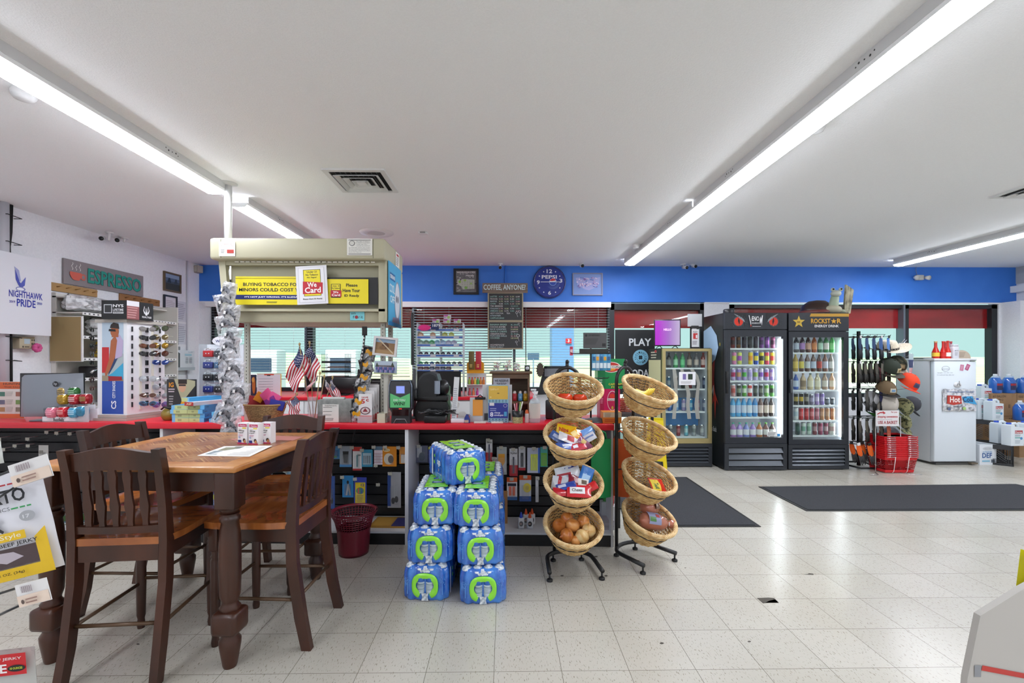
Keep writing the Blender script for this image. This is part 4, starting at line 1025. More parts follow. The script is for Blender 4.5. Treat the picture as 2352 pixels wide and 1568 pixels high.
for cx,m_ in((.22,1),(.78,-1)):
 X_=lambda a:cx+m_*a
 eye+=[('e',cx,.48,.085,.34,'4c5157'),('e',cx,.47,.07,.28,'d8321c'),('p',[(X_(.012),.25),(X_(.022),.5),(X_(.0),.74),(X_(-.012),.5)],'1a0d0a'),('p',[(X_(-.075),.95),(X_(.1),.42),(X_(.085),.60),(X_(-.03),.99)],'8f969c'),('p',[(X_(-.09),1.0),(X_(.12),.62),(X_(.12),1.0)],'1c1e21')]
random.seed(5)
for k in range(46):
 cx=random.choice((.22,.78));a=random.uniform(0,6.28);r_=random.uniform(.09,.14)
 eye.append(('e',cx+r_*math.cos(a),.48+2.9*r_*math.sin(a),.008,.03,'3b4046'))
eye=[e for e in eye if not(e[0]=='e'and(e[2]>.95 or e[2]<.04))]
W1='e8e8ea'
g.art(vw,hh,eye+[('t','ENO',.425,.50,.115,.30,W1),('p',[(.37,.86),(.385,.86),(.41,.35),(.435,.80),(.425,.80),(.408,.20)],W1),('p',[(.545,.5),(.56,.8),(.572,.62),(.585,.86),(.60,.86),(.582,.22),(.570,.5),(.558,.3)],W1),('t','ENERGY',.425,.33,.13,.07,W1),('p',[(.395,.26),(.415,.26),(.408,.12)],'c8321e'),('l',.43,.13,.62,.18,1,W1)],0,zz)
g.build('header_print',V,'printed header with two red reptile eyes')
g=G();g.T=Matrix.Translation((-.002,.05,.02))@Matrix.Rotation(-PI/2,4,'Z')@Matrix.Translation((-(vd-.05),0,0))
sw,sh=vd-.05,vZ-.02
g.art(sw,sh,[('p',[(.0,.62),(.3,.66),(.62,.70),(.78,.78),(.7,.86),(.4,.93),(0,.90)],'96b2cc'),('p',[(.25,.60),(.6,.70),(.55,.50),(.35,.46)],'a32a2c'),('e',.86,.80,.03,.012,'8a7a30'),('t','OM',.2,.43,.35,.10,W1,False),('p',[(.55,.57),(.62,.48),(.8,.40),(.68,.44),(.62,.30),(.57,.43),(.44,.39),(.55,.47)],'c23a2c'),('t','GY',.3,.33,.16,.03,W1,False),('t','Strikes Back',.25,.22,.45,.035,W1)])
g.build('side_print',V,'dark printed side with pale blue shape')
g=G();g.box(.008,-.03,.98,.035,0,1.26,P('101113',.3),r=.008);g.build('handle',V)
g=G();g.box(0,0,0,.128,.001,.058,P('f0f0f0'));g.art(.128,.058,[('l',.06,.1,.94,.9,5,'555555'),]);g.box(.13,0,0,.165,.001,.035,P('3a8fd0'));g.build('price_notice',V,'white notice with a blue square',loc=(.545,.009,W(0,1006,5.82)[2]))
R,rx_,rw,rd,rzb,rzh,rZ,rs_=cooler('tall black drinks cooler with a gold star on its header',1811,1950,1081,718,5.84,.62,761,(1821,773,1938,1014.5),1021,(810,854,895.7,931,965.7,1000),5,1932.5)
g=G();hh=rZ-rzh-.012;GO='d9b13a'
star=[(.17+.105*(1 if k%2==0 else .42)*math.sin(k*PI/5),.5+.36*(1 if k%2==0 else .42)*math.cos(k*PI/5))for k in range(10)]
st2=[(.17+(x-.17)*.8,.5+(z-.5)*.8)for x,z in star]
g.art(rw,hh,[('p',[(.35,.80),(1,.80),(1,.97),(.37,.97)],'c9982a'),('p',star[::-1],GO),('p',st2[::-1],'c7c35a'),('p',[(.17+(x-.17)*.7,.5+(z-.5)*.7)for x,z in star][::-1],GO),('t','RR',.145,.44,.05,.10,'222222'),('t','ROCKST',.37,.42,.32,.27,'e2a928'),('t','R',.80,.42,.07,.27,'e2a928'),('p',[(.745+.05*(1 if k%2==0 else .42)*math.sin(k*PI/5),.54+.16*(1 if k%2==0 else .42)*math.cos(k*PI/5))for k in range(10)][::-1],'e2a928'),('t','ENERGY DRINK',.43,.20,.40,.14,'f0f0f0')],0,rzh+.008)
g.build('header_print',R,'printed header with a gold star and gold lettering')
g=G();g.box(.012,-.03,.98,.04,0,1.16,P('5b6066',.3,.5),r=.01);g.build('handle',R)
GOLD=P('b7a877',.3,.8)
M4,mx_,mw,md_,mzb,mzh,mZ,ms_=cooler('shorter drinks cooler with a gold door frame and grey claw marks on the glass',1521,1636,1077,799,6.02,.56,800,(1529,806,1627,1011),1019,(845,893,945,1003),5,None,frame=GOLD)
g=G();g.T=Matrix.Translation((-.002,.05,0))@Matrix.Rotation(-PI/2,4,'Z')@Matrix.Translation((-(md_-.05),0,0))
g.art(md_-.05,mZ,[('r',0,.35,1,.99,'d9d6a6'),('r',0,.90,1,1,'22221f'),('l',.2,.91,.8,.98,3,'d8d6c0'),('e',.6,.975,.09,.012,'c93030'),('p',[(.12,.62),(.2,.70),(.3,.66),(.38,.73),(.5,.68),(.62,.74),(.7,.66),(.85,.70),(.8,.60),(.7,.63),(.6,.58),(.5,.64),(.4,.57),(.3,.63),(.2,.57)],'2f2e22')])
g.build('side_poster',M4,'pale yellow poster with dark claw marks on the side')
g=G();YM=.0105
def onM(px,py):p=W(px,py,6.02);return(p[0]-mx_,p[2])
CL=P('a9a9a0',.4,alpha=.8)
random.seed(9)
for xs in((1549,1551,1553,1554,1551,1549),(1566,1572,1578,1582,1580,1584),(1590,1600,1606,1603,1600,1604)):
 ys=(848,862,880,905,930,962);L_,R2=[],[]
 for x,y in zip(xs,ys):L_.append(onM(x-4+random.uniform(-1,1),y));R2.append(onM(x+4+random.uniform(-1,1),y))
 pts=L_+R2[::-1]
 for i in range(5):g.add([(a[0],YM,a[1])for a in(L_[i],R2[i],R2[i+1],L_[i+1])],[(0,1,2,3)],CL)
g.build('claw_decal',M4,'translucent grey claw mark decal on the glass')
a=onM(1560,884);b_=onM(1598,854)
sign('paper_notice','white paper notice with two can pictures taped on the gold-framed cooler','notice',(mx_+a[0],6.02+.004,a[1]),b_[0]-a[0],b_[1]-a[1],'eeeef2',[('r',.22,.42,.42,.85,'7a6aa8'),('r',.54,.42,.82,.85,'26382a'),('l',.1,.1,.9,.3,3,'aaaaaa')],t=.001)
g=G();g.box(0,.0,0,mw-.11,.006,.38,P('2f86cf',.4));g.build('blue_display_tray',None,'bright blue backing tray inside the gold-framed cooler','display tray',loc=(mx_+.05,6.02+.30,ms_[3]+.12))
def can(name,c1,c2,h=.157,r=.030,top='c9ccd2',tall=True):
 g=G();g.lathe([(r*.8,0),(r,.010),(r,h*.30)],P(c1,.22,.4),14,caps=True)
 g.lathe([(r,h*.30),(r,h*.66)],P(c2,.22,.4),14,caps=False);g.lathe([(r,h*.66),(r,h-.014)],P(c1,.22,.4),14,caps=False)
 g.lathe([(r,h-.014),(r*.84,h-.002),(r*.82,h)],P(top,.2,.9),14)
 return g
def bottle(name,c1,lab,cap,h=.235,r=.033,neck=.55,clear=True):
 b1=P(c1,.12,0,1.0,0.0,0,.6,.6)
 g=G();g.lathe([(r*.8,0),(r,.012),(r,h*.18)],b1,14)
 g.lathe([(r*1.01,h*.18),(r*1.01,h*neck)],P(lab,.3),14,caps=False)
 g.lathe([(r,h*neck),(r*.95,h*(neck+.10)),(r*.5,h*.80),(r*.36,h*.88),(r*.36,h*.93)],b1,14,caps=False)
 g.lathe([(r*.42,h*.92),(r*.42,h)],P(cap,.3),12)
 return g
PROTO={}
def stock(o_,xoff,Y,z,px_list,Yoff,kinds,shelf_label,group,hpx=None):
 for i,(px,kd)in enumerate(zip(px_list,kinds)):
  if kd is None:continue
  typ,c1,c2,lab,h,r=kd
  key=(typ,c1,c2,h,r)
  x=W(px,800,Y+Yoff)[0]
  loc=(x,Y+Yoff,z+.0045)
  if key not in PROTO:
   g=can(typ,c1,c2,h,r)if typ=='can'else bottle(typ,c1,c2,lab.split('|')[1]if '|'in lab else 'dddddd',h,r)
   ob=g.build('drink_can'if typ=='can'else 'drink_bottle',loc=loc);PROTO[key]=ob
  else:
   ob=PROTO[key].copy();COL.objects.link(ob);ob.location=loc
  txt=lab.split('|')[0]
  ob['label']='%s %s, %s from left, %s'%(txt,'can'if typ=='can'else 'bottle',ORD[i],shelf_label);ob['category']='can'if typ=='can'else 'bottle';ob['group']=group
def rowpx(a,b,n):return[a+(b-a)*i/(n-1)for i in range(n)]
SHV=['top shelf','second shelf','third shelf','fourth shelf','fifth shelf','lowest shelf']
def C_(c1,c2,lab,h=.157,r=.0265):return('can',c1,c2,lab,h,r)
def B_(c1,c2,lab,h=.235,r=.032):return('bottle',c1,c2,lab,h,r)
rows=[(rowpx(1683,1775,8),[C_('7a2a2a','3a1c1c','dark red'),C_('6a4420','2a1c14','dark amber'),C_('2a1f36','1c1826','near black'),C_('1c1c22','2a2a33','black'),C_('2a2430','3a3244','charcoal'),C_('7a3f8f','3c2050','dark purple'),C_('7d4a9c','b06ac0','violet'),C_('a0527a','4a2238','plum')]),(rowpx(1686,1774,8),[C_('e68ab8','d9d66a','pink and yellow',.168),C_('d3dc70','b05ac0','yellow and purple',.168),None,C_('ecd23a','e0912a','yellow and orange',.168),C_('3158b8','e9d33a','blue and yellow',.168),C_('ecd83f','2a2a22','yellow and black',.168),C_('e14a6a','e6df4a','red and yellow',.168),C_('e8df46','e04848','lemon and red',.168)]),(rowpx(1684,1773,8),[C_('c9b6e6','c03a6a','lilac and crimson'),C_('a98fd6','d0a070','lilac and tan'),C_('b7a4dc','52b04a','lilac and green'),C_('cfc0ea','b0a0d8','pale lilac'),C_('c4b8e6','9ab85a','lilac and lime'),C_('dcd4f0','8a5ac0','white and violet'),C_('b09ada','c8345a','lilac and red'),C_('a88cd4','dfd0f0','light violet')]),(rowpx(1684,1773,8),[C_('d8a0a0','c25a52','pink and red'),C_('3a4038','8a9a80','grey'),C_('6ab050','e2ecd8','green and white'),C_('d04a4a','f0e6e6','red and white'),C_('3c3f3c','6a7068','dark grey'),C_('4a4a46','808878','smoky grey'),C_('78b85a','d0dcc0','leaf green'),C_('5aa04a','3a3c38','green and dark')]),(rowpx(1683,1772,8),[B_('4aa6e0','c8d6ee','blue drink|e9e9ee',.27),B_('58b0e6','b9cbea','light blue drink|e9e9ee',.27),B_('3f9edc','d4ddf0','blue drink with pale cap|c9d2e2',.27),B_('4aa0dc','e0e6f2','sky blue drink|dde6f2',.27),B_('2f86cc','c4d2ec','deep blue drink|e8e8ee',.27),B_('6a4a44','e0c8c0','brown coffee|c9744a',.27),B_('3a2220','d9c8bc','dark coffee|d98a4a',.27),B_('2c1a18','cdbcae','very dark coffee|e09a5a',.27)]),(rowpx(1684,1774,7),[B_('b07ac0','e9e6ee','short violet|4ac0a0',.19,.036),B_('a88ad6','ece8f0','short lavender|42bfa2',.19,.036),B_('7f8ad0','e6e6f0','short periwinkle|3fbda0',.19,.036),B_('9a7ac8','eae6ee','short lilac|4ac4a0',.19,.036),B_('c07a4a','e9e4e2','short amber|7ac84a',.19,.036),B_('7a4a44','e6e0de','short brown|6fc24a',.19,.036),B_('5a3c3a','e2dedc','short dark brown|74c650',.19,.036)]),]
for k,(pxs,kinds)in enumerate(rows):
 stock(V,vx,5.81,vs_[k],pxs,.13,kinds,'%s, reptile-eye cooler'%SHV[k],'drinks in the reptile-eye cooler')
rows=[(rowpx(1829,1911,7),[B_('2a2a34','c9d2e8','cola with blue label|3158b8',.225,.031),B_('3a2234','b88acc','dark cola with purple label|8a4aa0',.225,.031),B_('4a2620','d9a890','brown cola|c04a5a',.225,.031),B_('b0561f','e08a4a','orange soda|e8e0d8',.225,.031),B_('2f6a44','b8dcc8','dark green soda|4ac06a',.225,.031),B_('3c8a50','e8dcd8','green soda with pale label|3fb060',.225,.031),B_('52c060','8ad88a','bright green soda|3fc050',.225,.031)]),(rowpx(1827,1909,7),[B_('b8963a','e8c860','golden tea|e8d89a',.24,.030),B_('4a2c22','d9c85a','brown tea with yellow label|c9b43a',.24,.030),B_('5a3226','c2c9d2','brown tea with silver label|e0d8d0',.24,.030),B_('57301f','b9c4d8','brown tea with pale blue label|d8d0c8',.24,.030),B_('4c2418','b83a30','brown tea with red label|e0d0c8',.24,.030),B_('7a4a36','c8c8dc','light brown tea|c87a4a',.24,.030),B_('8a8078','d8d4d0','clear flavoured water|b8603a',.24,.030)]),(rowpx(1828,1911,6),[B_('2f5cb8','d0dcf0','royal blue water|e8ecf4',.215,.030),B_('c9ae8a','8f7a60','tan coffee|a8876a',.215,.034),B_('cdbd96','e2dac0','cream coffee with green badge|3a6a5a',.215,.034),B_('d6c9a8','e6dfc8','pale cream coffee|b8a888',.215,.034),B_('a98a74','d8d0c8','mocha coffee|8a6a54',.215,.034),B_('d0a07a','e8d8c4','caramel coffee|d8a878',.215,.034)]),(rowpx(1828,1912,8),[C_('2a2c22','b8a050','black and gold',.16,.026),C_('1f1f1f','d0b040','black with gold star',.16,.026),C_('3a3a38','9a9488','dark grey with silver',.16,.026),C_('7f7a94','b0a8c8','grey lilac',.14,.026),C_('a88fc8','d0c4e4','light purple',.16,.026),C_('8a76b4','b8a8d8','muted purple',.16,.026),C_('5a5e66','80858e','short steel grey',.095,.026),C_('4f545c','777c86','short slate',.095,.026)]),(rowpx(1828,1912,8),[C_('dfe4e8','b8ccd8','white and ice blue',.165,.026),C_('c93038','e26a70','bright red',.165,.026),C_('b82a34','d85a60','deep red',.165,.026),C_('c0505a','e08a90','rose red',.165,.026),C_('b56a7a','d89aa8','dusty pink',.165,.026),C_('c8906a','e0b090','peach',.165,.026),C_('cc9470','dcb090','apricot',.165,.026),C_('d0885a','e4a880','light orange',.165,.026)]),(rowpx(1832,1910,7),[C_('1e4440','2c5a54','dark green',.165,.026),C_('d8e4de','7aa898','white and mint',.165,.026),C_('c8dcd0','86b09c','pale green',.165,.026),C_('8a4a54','b89098','burgundy',.165,.026),C_('9a4464','c07a90','raspberry',.165,.026),C_('a05a6e','ccb0b8','mulberry',.165,.026),C_('ecebe4','c9a8a8','fat white',.165,.040)]),]
for k,(pxs,kinds)in enumerate(rows):
 stock(R,rx_,5.84,rs_[k],pxs,.13,kinds,'%s, gold star cooler'%SHV[k],'drinks in the gold star cooler')
SHM=['top shelf','second shelf','third shelf','lowest shelf']
rows=[(rowpx(1536,1615,6),[B_('3a3a3a','8a8a88','dark cola|2a2a2a',.20,.031),B_('3a9a5a','a8e0b8','green soda|e0e8e0',.20,.031),B_('46b070','70d090','light green soda|d8f0e0',.20,.031),B_('5a4a44','b8a89a','brown soda|8a3a2a',.20,.031),B_('6a6a70','c8b8b0','grey soda|8a8a90',.20,.031),B_('8a2a24','d0b0a8','red soda|c02a2a',.20,.031)]),(rowpx(1536,1618,6),[C_('3a6a8a','a8b0b8','steel blue',.16),C_('5a3a34','9a8a80','brown',.16),C_('3a4a3a','8a9a80','olive',.16),C_('9a2a2a','c08080','wine red',.16),C_('44484c','8a9096','graphite',.16),C_('2a3c5a','7a8aa8','navy',.16)]),(rowpx(1538,1618,6),[C_('3a6ac0','b0c8ee','blue',.16),C_('8ab8e8','d8e8f8','baby blue',.16),C_('b0a0d0','e0d8f0','lavender',.16),C_('3aa0d8','a8d8f0','cyan',.16),C_('d09ab0','e8d0d8','pale pink',.16),C_('6a7a9a','b0b8c8','blue grey',.16)]),(rowpx(1540,1612,5),[C_('b8bcc2','6a7078','silver',.15),C_('9a3a44','c88088','dark pink',.15),C_('78c8e0','c0e8f4','aqua',.15),C_('c4c9ce','8a9298','white silver',.15),C_('b0b4ba','d8dce0','plain silver',.15)]),]
for k,(pxs,kinds)in enumerate(rows):
 stock(M4,mx_,6.02,ms_[k],pxs,.15,kinds,'%s, gold-framed cooler'%SHM[k],'drinks in the gold-framed cooler')
p=W(1533,795,6.2);z=mZ
o=thing('flat_screen','small screen glowing purple on top of the gold-framed cooler','screen',(p[0],6.2,z),rad(-8))
w=wd(59,p);h=.36
g=G();g.box(-w/2,0,.03,w/2,.03,.03+h,P('17181c',.3),r=.004);g.build('bezel',o)
m,n,l,b=nodes('purple_screen');tc=n.new('ShaderNodeTexCoord');gr=n.new('ShaderNodeTexGradient');mp=n.new('ShaderNodeMapping');mp.inputs['Scale'].default_value=(3,1,1);mp.inputs['Location'].default_value=(.45,0,0)
l.new(tc.outputs['Object'],mp.inputs[0]);l.new(mp.outputs[0],gr.inputs[0]);cc=ramp(n,l,gr.outputs[0],[(.1,'b022c8'),(.5,'a06ac0'),(.9,'b8a8cc')])
l.new(cc,b.inputs['Emission Color']);b.inputs['Emission Strength'].default_value=.42;b.inputs['Base Color'].default_value=(0,0,0,1);b.inputs['Roughness'].default_value=.2
g=G();g.box(-w/2+.012,-.001,.045,w/2-.012,.001,.015+h,m);g.text('HELLO',-.05,.03+h*.58,.1,.03,-.002,P('c89ad8',.5,emit=.6));g.build('screen',o)
for s_ in(-1,1):
 g=G();g.tube([(s_*w*.3-.05,-.04,.004),(s_*w*.3,.01,.035),(s_*w*.3+.05,.08,.004)],.006,BLK,6);g.build('stand',o)
p=W(1598,798,6.22)
o=thing('brochure_holder','brochure holder with a blank white card, on the gold-framed cooler','brochure holder',(p[0],6.22,z))
g=G();g.box(-.055,0,0,.055,.06,.02,P('222222'));g.box(-.055,.05,0,.055,.06,.30,P('2a2a2a'));g.build('holder',o)
for k in range(3):
 g=G();g.box(-.05,.012+.012*k,.02+.03*k,.05,.015+.012*k,.26+.05*k,P(('dedede','30302f','262626')[k]));g.art(.10,.22,([('r',.2,.45,.8,.8,'c83a3a'),('r',.55,.5,.75,.7,'eeeeee'),('l',.1,.1,.9,.35,3,'777777'),('t','PLAY',.2,.84,.6,.08,'222222')],[('l',.1,.8,.9,.98,2,'d0d0d0')],[('l',.1,.85,.9,.98,2,'d0d0d0')])[k],-.05,.03+.03*k,.012+.012*k);g.build('leaflet',o)
g=G();g.box(-.095,.035,.30,.10,.04,.47,P('c4c6ca',.4));g.build('blank_card',o)
p=W(1884,718,6.15)
o=thing('turtle_ornament','turtle ornament with brown shell and raised eyes on top of the gold star cooler','ornament',(p[0]+.06,6.12,rZ),rad(-10),)
g=G();g.lathe([(.20,.03),(.205,.05),(.17,.14),(.10,.19),(0,.205)],P('3a2722',.35),24,c=(-.09,.06,0));g.lathe([(.215,.02),(.22,.045),(.20,.06)],P('7a3a34',.4),24,c=(-.09,.06,0));g.build('shell',o)
g=G();g.tube([(.02,-.05,.04),(.05,-.09,.14),(.055,-.11,.23)],[.09,.055,.045],P('a9b8a0',.5),12);g.sph((.055,-.13,.265),.06,.06,.045,P('c4c9bb',.5))
g.build('head',o)
for s_ in(-1,1):
 g=G();g.sph((.055+s_*.047,-.15,.315),.024,m=P('c9cfc0',.4),nu=14,nv=8);g.sph((.055+s_*.047,-.170,.318),.0125,m=P('1c1410',.15),nu=12,nv=6);g.build('eye',o)
g=G();g.sph((.03,-.10,.06),.11,.07,.06,P('b8b49c',.6));g.build('belly',o)
for s_ in(-1,1):
 g=G();g.sph((-.02+s_*.16,-.06,.035),.06,.07,.032,P('9aa08a',.6));g.build('leg',o)
BARK=noisy('mossy_bark','6f6a5c','c9c3a6',(30,30,9),.8,.5,5)
p=W(1947,757,6.0)
g=G();g.ext([(-.03,0),(.055,.02),(.10,.33),(.0,.40)],0,.03,BARK)
g.build('driftwood_board',None,'upright weathered grey wood slab leaning beside the turtle on the cooler','wood slab',loc=(W(1944,718,6.02)[0],6.02,rZ-.01))
g=G();g.lathe([(.055,0),(.06,.01),(.06,.06),(.05,.075),(0,.078)],P('26262a',.4),20)
g.build('round_speaker',None,'small dark round puck standing on the left corner of the reptile-eye cooler','speaker',loc=(W(1672,715,6.1)[0],6.1,vZ))
Yw=5.75
o=thing('caution_sign','yellow folding caution sign leaning between the right baskets and the cooler','floor sign',(W(1506,1060,5.85)[0],5.85,0),rad(-20))
for s_ in(-1,1):
 g=G();g.T=Matrix.Rotation(rad(9*s_),4,'X');g.ext([(-.14,.0),(-.10,.0),(-.09,.12),(.09,.12),(.10,.0),(.14,.0),(.09,.66),(-.09,.66)],.10*s_-.006,.10*s_+.006,P('e8cf1c',.4))
 if s_<0:g.text('CAUTION',-.08,.48,.16,.05,-.108,P('b03a1c'));g.text('!',-.02,.25,.04,.18,-.108,P('222222'))
 g.build('panel',o)
p=K(1403,0.0)
for k,(px,col,lab)in enumerate(((1381,'17924f','green reusable shopping bag hanging at the end of the counter'),(1424,'ea6a2c','orange reusable shopping bag hanging behind the right basket stand'))):
 q=K(px,-.04 if k==0 else .05);zz=hz(1008,q);o=thing('reusable_bag',lab,'shopping bag',(q[0],q[1],zz),rad(8 if k==0 else-30),'reusable bags at the counter end')
 g=G();w=.15 if k==0 else .17;g.grid(lambda u,v:((u-.5)*w,-.018*math.sin(PI*u)-.004*math.sin(v*9+u*5),-.43*(1-v)),10,10,P(col,.6));g.grid(lambda u,v:((.5-u)*w,.012,-.43*(1-v)),2,2,P(col,.6));g.build('bag_body',o)
 for dy in(-.006,.006):
  g=G();g.tube([(-.04,dy,-.01),(-.03,dy,.045),(.0,dy,.062),(.03,dy,.045),(.04,dy,-.01)],.005,P(col,.6),6);g.build('handle',o)
# glove rack, hat rack, hand baskets, freezer, jugs and crates
def floorp(px,py,Y=None):
 Y=F*EYE/(py-HOR)
 for _ in range(4):p=W(px,py,Y);Y*=EYE/(EYE-p[2])
 return W(px,py,Y)
Yg=6.0
p=W(1972,1060,Yg)
o=thing('glove_rack','black wire floor rack of work gloves beside the gold star cooler','display rack',(p[0],Yg,0))
WIRE=P('1d1e20',.35,.4)
g=G();g.box(-.015,-.015,.02,.015,.015,1.78,WIRE);g.build('post',o)
g=G();g.tube([(-.12,-.2,.03),(.12,-.2,.03),(.20,.18,.03),(-.20,.18,.03)],.012,WIRE,6,closed=True);g.build('base',o)
for z in(1.70,1.38,1.03,.66,.33):
 g=G();g.tube([(-.2,-.16,z),(.19,-.16,z),(.24,.05,z),(-.24,.05,z)],.004,WIRE,5,closed=True)
 g.tube([(-.2,-.16,z+.03),(.24,-.14,z+.03)],.003,WIRE,5)
 for x in(-.15,-.06,.03,.12,.20):g.tube([(x,.05,z),(x,-.26,z),(x,-.27,z+.02)],.003,WIRE,5)
 g.build('hook_tier',o)
def glove(g,w,h,m1,m2,sp=1):
 g.grid(lambda u,v:((u-.5)*w*(.7+.3*math.sin(v*PI)),-.012*math.sin(PI*u),-h*.55*v),6,6,m1)
 g.grid(lambda u,v:((.5-u)*w*(.7+.3*math.sin(v*PI)),.010*math.sin(PI*u),-h*.55*v),4,6,m1)
 for k in range(4):
  x=(k-1.5)*w*.26;g.tube([(x*.8,0,-h*.5),(x,-.004,-h*.75),(x*1.1,0,-h*(.95+.05*(k%2)))],[w*.13,w*.13,w*.08],m2,6)
 g.tube([(w*.4,0,-h*.3),(w*.6,0,-h*.45),(w*.62,0,-h*.6)],[w*.12,w*.12,w*.07],m2,6)
tiers=[(1.68,[('2a3c5c','1d2027'),('39527c','1d2026'),('2f466e','20242c'),('3c5c94','22252c'),('5a86c8','1f2228')],.28,'navy and black'),(1.36,[('4c4a44','23221f'),('5a564c','2a2926'),('3f3d38','1d1c1a'),('55524a','26251f'),('6a665c','2b2a26'),('4a4740','1f1e1b')],.26,'mottled black'),(1.01,[('3a3a38','1c1c1c'),('4c4a46','242422'),('42423f','1e1e1e'),('2a2c5a','22232a'),('505050','262626')],.26,'dark grey'),(.64,[('4a463e','201f1c'),('5c584c','2a2822'),('444038','1c1b19'),('534e44','24231f'),('c96a4a','b85a40')],.28,'olive black'),(.33,[('e8621c','3a3a3c'),('ea6a20','434345'),('e86418','3c3c3e'),('e07a5a','d06a50'),('e88a78','d87864')],.26,'orange and grey')]
for ti,(z,cols,h,nm_)in enumerate(tiers):
 for k,(c1,c2)in enumerate(cols):
  for j in range(2):
   g=G();glove(g,.07,h,P(c1,.7),P(c2,.6));x=-.17+k*(.36/(len(cols)-1));
   if ti==4:x+=.05*k-.02
   g.box(-.02,-.014,-.005,.02,-.010,.03,P('e0e0e0'if(k+j)%3==0 else '333333'))
   side=('front','rear')[j]
   g.build('work_glove',None,'%s work glove, %s from left, %s row, %s tier down'%(nm_,ORD[k],side,ORD[ti]),'glove','work gloves on the wire rack',None,(p[0]+x,Yg-.24+.12*j,z+.002),rz=rad(25 if ti<4 else 0),ry=rad(-14 if ti==4 else-4))
Yh=6.08
ph=W(2045,1050,Yh)
o=thing('hat_rack','slim metal hat rack between the gloves and the white freezer','display rack',(ph[0],Yh,0))
g=G();g.cyl((0,.02,.02),(0,.02,1.62),.014,P('3c3f44',.3,.6));g.build('post',o)
g=G()
for k in range(4):a=k*PI/2+.5;g.tube([(0,.02,.03),(.26*math.cos(a),.02+.26*math.sin(a),.014)],.009,P('8a8d92',.3,.8),6)
g.build('base',o)
g=G()
for z,a_ in((1.60,0),(1.42,.5),(1.18,.2),(1.0,.7),(.80,.1),(.62,.4)):
 for k in range(4):a=a_+k*PI/2;g.tube([(0,.02,z),(.2*math.cos(a),.02+.2*math.sin(a),z+.03),(.24*math.cos(a),.02+.24*math.sin(a),z+.07)],.003,CHROME,5)
g.build('hook_arms',o)
def cap_(px,py,label,c_crown,c_visor,rx,ry,rz,Y=5.72,r=.095,patch=None,s=1.0,nm='cap',logo=None):
 Y+=.14;q=W(px,py,Y)
 o=thing('baseball_cap',label,'cap',q,rad(rz),'caps on the hat rack',rad(rx),rad(ry));o.scale=(s,s,s)
 m=c_crown if not isinstance(c_crown,str)else P(c_crown,.8)
 g=G();g.sph((0,0,0),r*.92,r*1.05,r*1.05,m,24,10,0,90)
 for k in range(6):a=k*PI/3;g.tube([(r*.925*math.cos(a)*math.cos(t),r*1.055*math.sin(a)*math.cos(t),r*1.055*math.sin(t))for t in(0,.4,.8,1.2,1.5)],.0012,m,4)
 g.sph((0,0,r*1.06),.006,m=m,nu=8,nv=4);g.build('crown',o)
 g=G();mv=c_visor if not isinstance(c_visor,str)else P(c_visor,.7)
 for z_,fl in((0,1),(-.004,-1)):
  g.grid(lambda u,v:(lambda a,rr:(rr*.95*math.cos(a),-abs(rr*1.05*math.sin(a))-.055*v*math.sin(u*PI),z_-.035*(math.cos(a))**2*(1+.2*v)+.03*0+.012*v))(PI+PI*(u if fl>0 else 1-u),r+.018*v),16,4,mv)
 g.build('visor',o)
 if patch:
  g=G();g.grid(lambda u,v:(lambda a,t:(r*.945*math.cos(a)*math.cos(t),r*1.075*math.sin(a)*math.cos(t),r*1.07*math.sin(t)))(-PI/2-.38+.76*u,.25+.42*v),8,6,P(patch[0],.6))
  g.grid(lambda u,v:(lambda a,t:(r*.965*math.cos(a)*math.cos(t),r*1.09*math.sin(a)*math.cos(t),r*1.085*math.sin(t)))(-PI/2-.24+.48*u,.34+.22*v),8,6,P(patch[1],.6))
  g.build('patch',o)
 return o
CAMO=noisy('camouflage_cloth','3c4430','8a8a62',(26,26,26),.85,0,2,.44,.5)
CAMD=noisy('dark_camouflage_cloth','232a20','4a4632',(22,22,22),.85,0,2,.46,.5)
cap_(2018,852,'dusty pink satin cap hanging crown down at the rack edge','b8707a','b8707a',75,0,40,r=.10,Y=5.75)
cap_(2040,845,'dark green cap with a cream emblem on the hat rack','2a3328','4a4438',40,-10,20,r=.125,patch=('cbbf9a','8a7a4a'),Y=5.66)
cap_(2058,838,'dark camouflage cap with a tan panel under the cowboy hat',CAMD,'a89684',35,10,-10,r=.12,Y=5.78,patch=('9c8a66','b5a27e'))
cap_(2034,895,'brown cap with black visor and blue patch, centre of the hat rack','6e5a40','1e1c1a',28,0,0,r=.115,Y=5.62,patch=('c8c0a8','6a92b8'))
cap_(2082,880,'bright orange-red cap, most vivid on the hat rack','e8421c','e8421c',38,16,12,r=.13,Y=5.62,patch=('4a4a68','3a3c5c'))
cap_(1999,915,'plain light grey cap hanging at the left of the hat rack','a8a8ac','b0b0b4',70,0,10,r=.095,Y=5.70)
cap_(1997,935,'dark purple cap with green visor under the grey cap','2a2438','3c8a34',50,0,30,r=.085,Y=5.80)
cap_(2034,926,'white cap with a dark red stripe above the basket notice','c9c2b8','9a1c24',80,0,0,r=.135,Y=5.68,patch=('a01c26','d8d2c8'))
cap_(2072,935,'camouflage cap hanging at the right of the white striped cap',CAMO,CAMO,60,10,20,r=.115,Y=5.70)
cap_(2092,928,'charcoal cap hanging at the far right of the rack','35363e','35363e',60,20,40,r=.10,Y=5.80)
cap_(2075,972,'camouflage cap lowest on the hat rack beside the basket notice',CAMO,CAMO,60,0,15,r=.085,Y=5.75)
cap_(2045,1000,'grey mesh cap low behind the red hand baskets','74747c','84848c',70,0,-10,r=.11,Y=5.92)
q=W(2038,802,5.92)
o=thing('cowboy_hat','pale straw cowboy hat with black studded band on top of the rack','hat',q,rad(-4),None,rad(8),rad(-6))
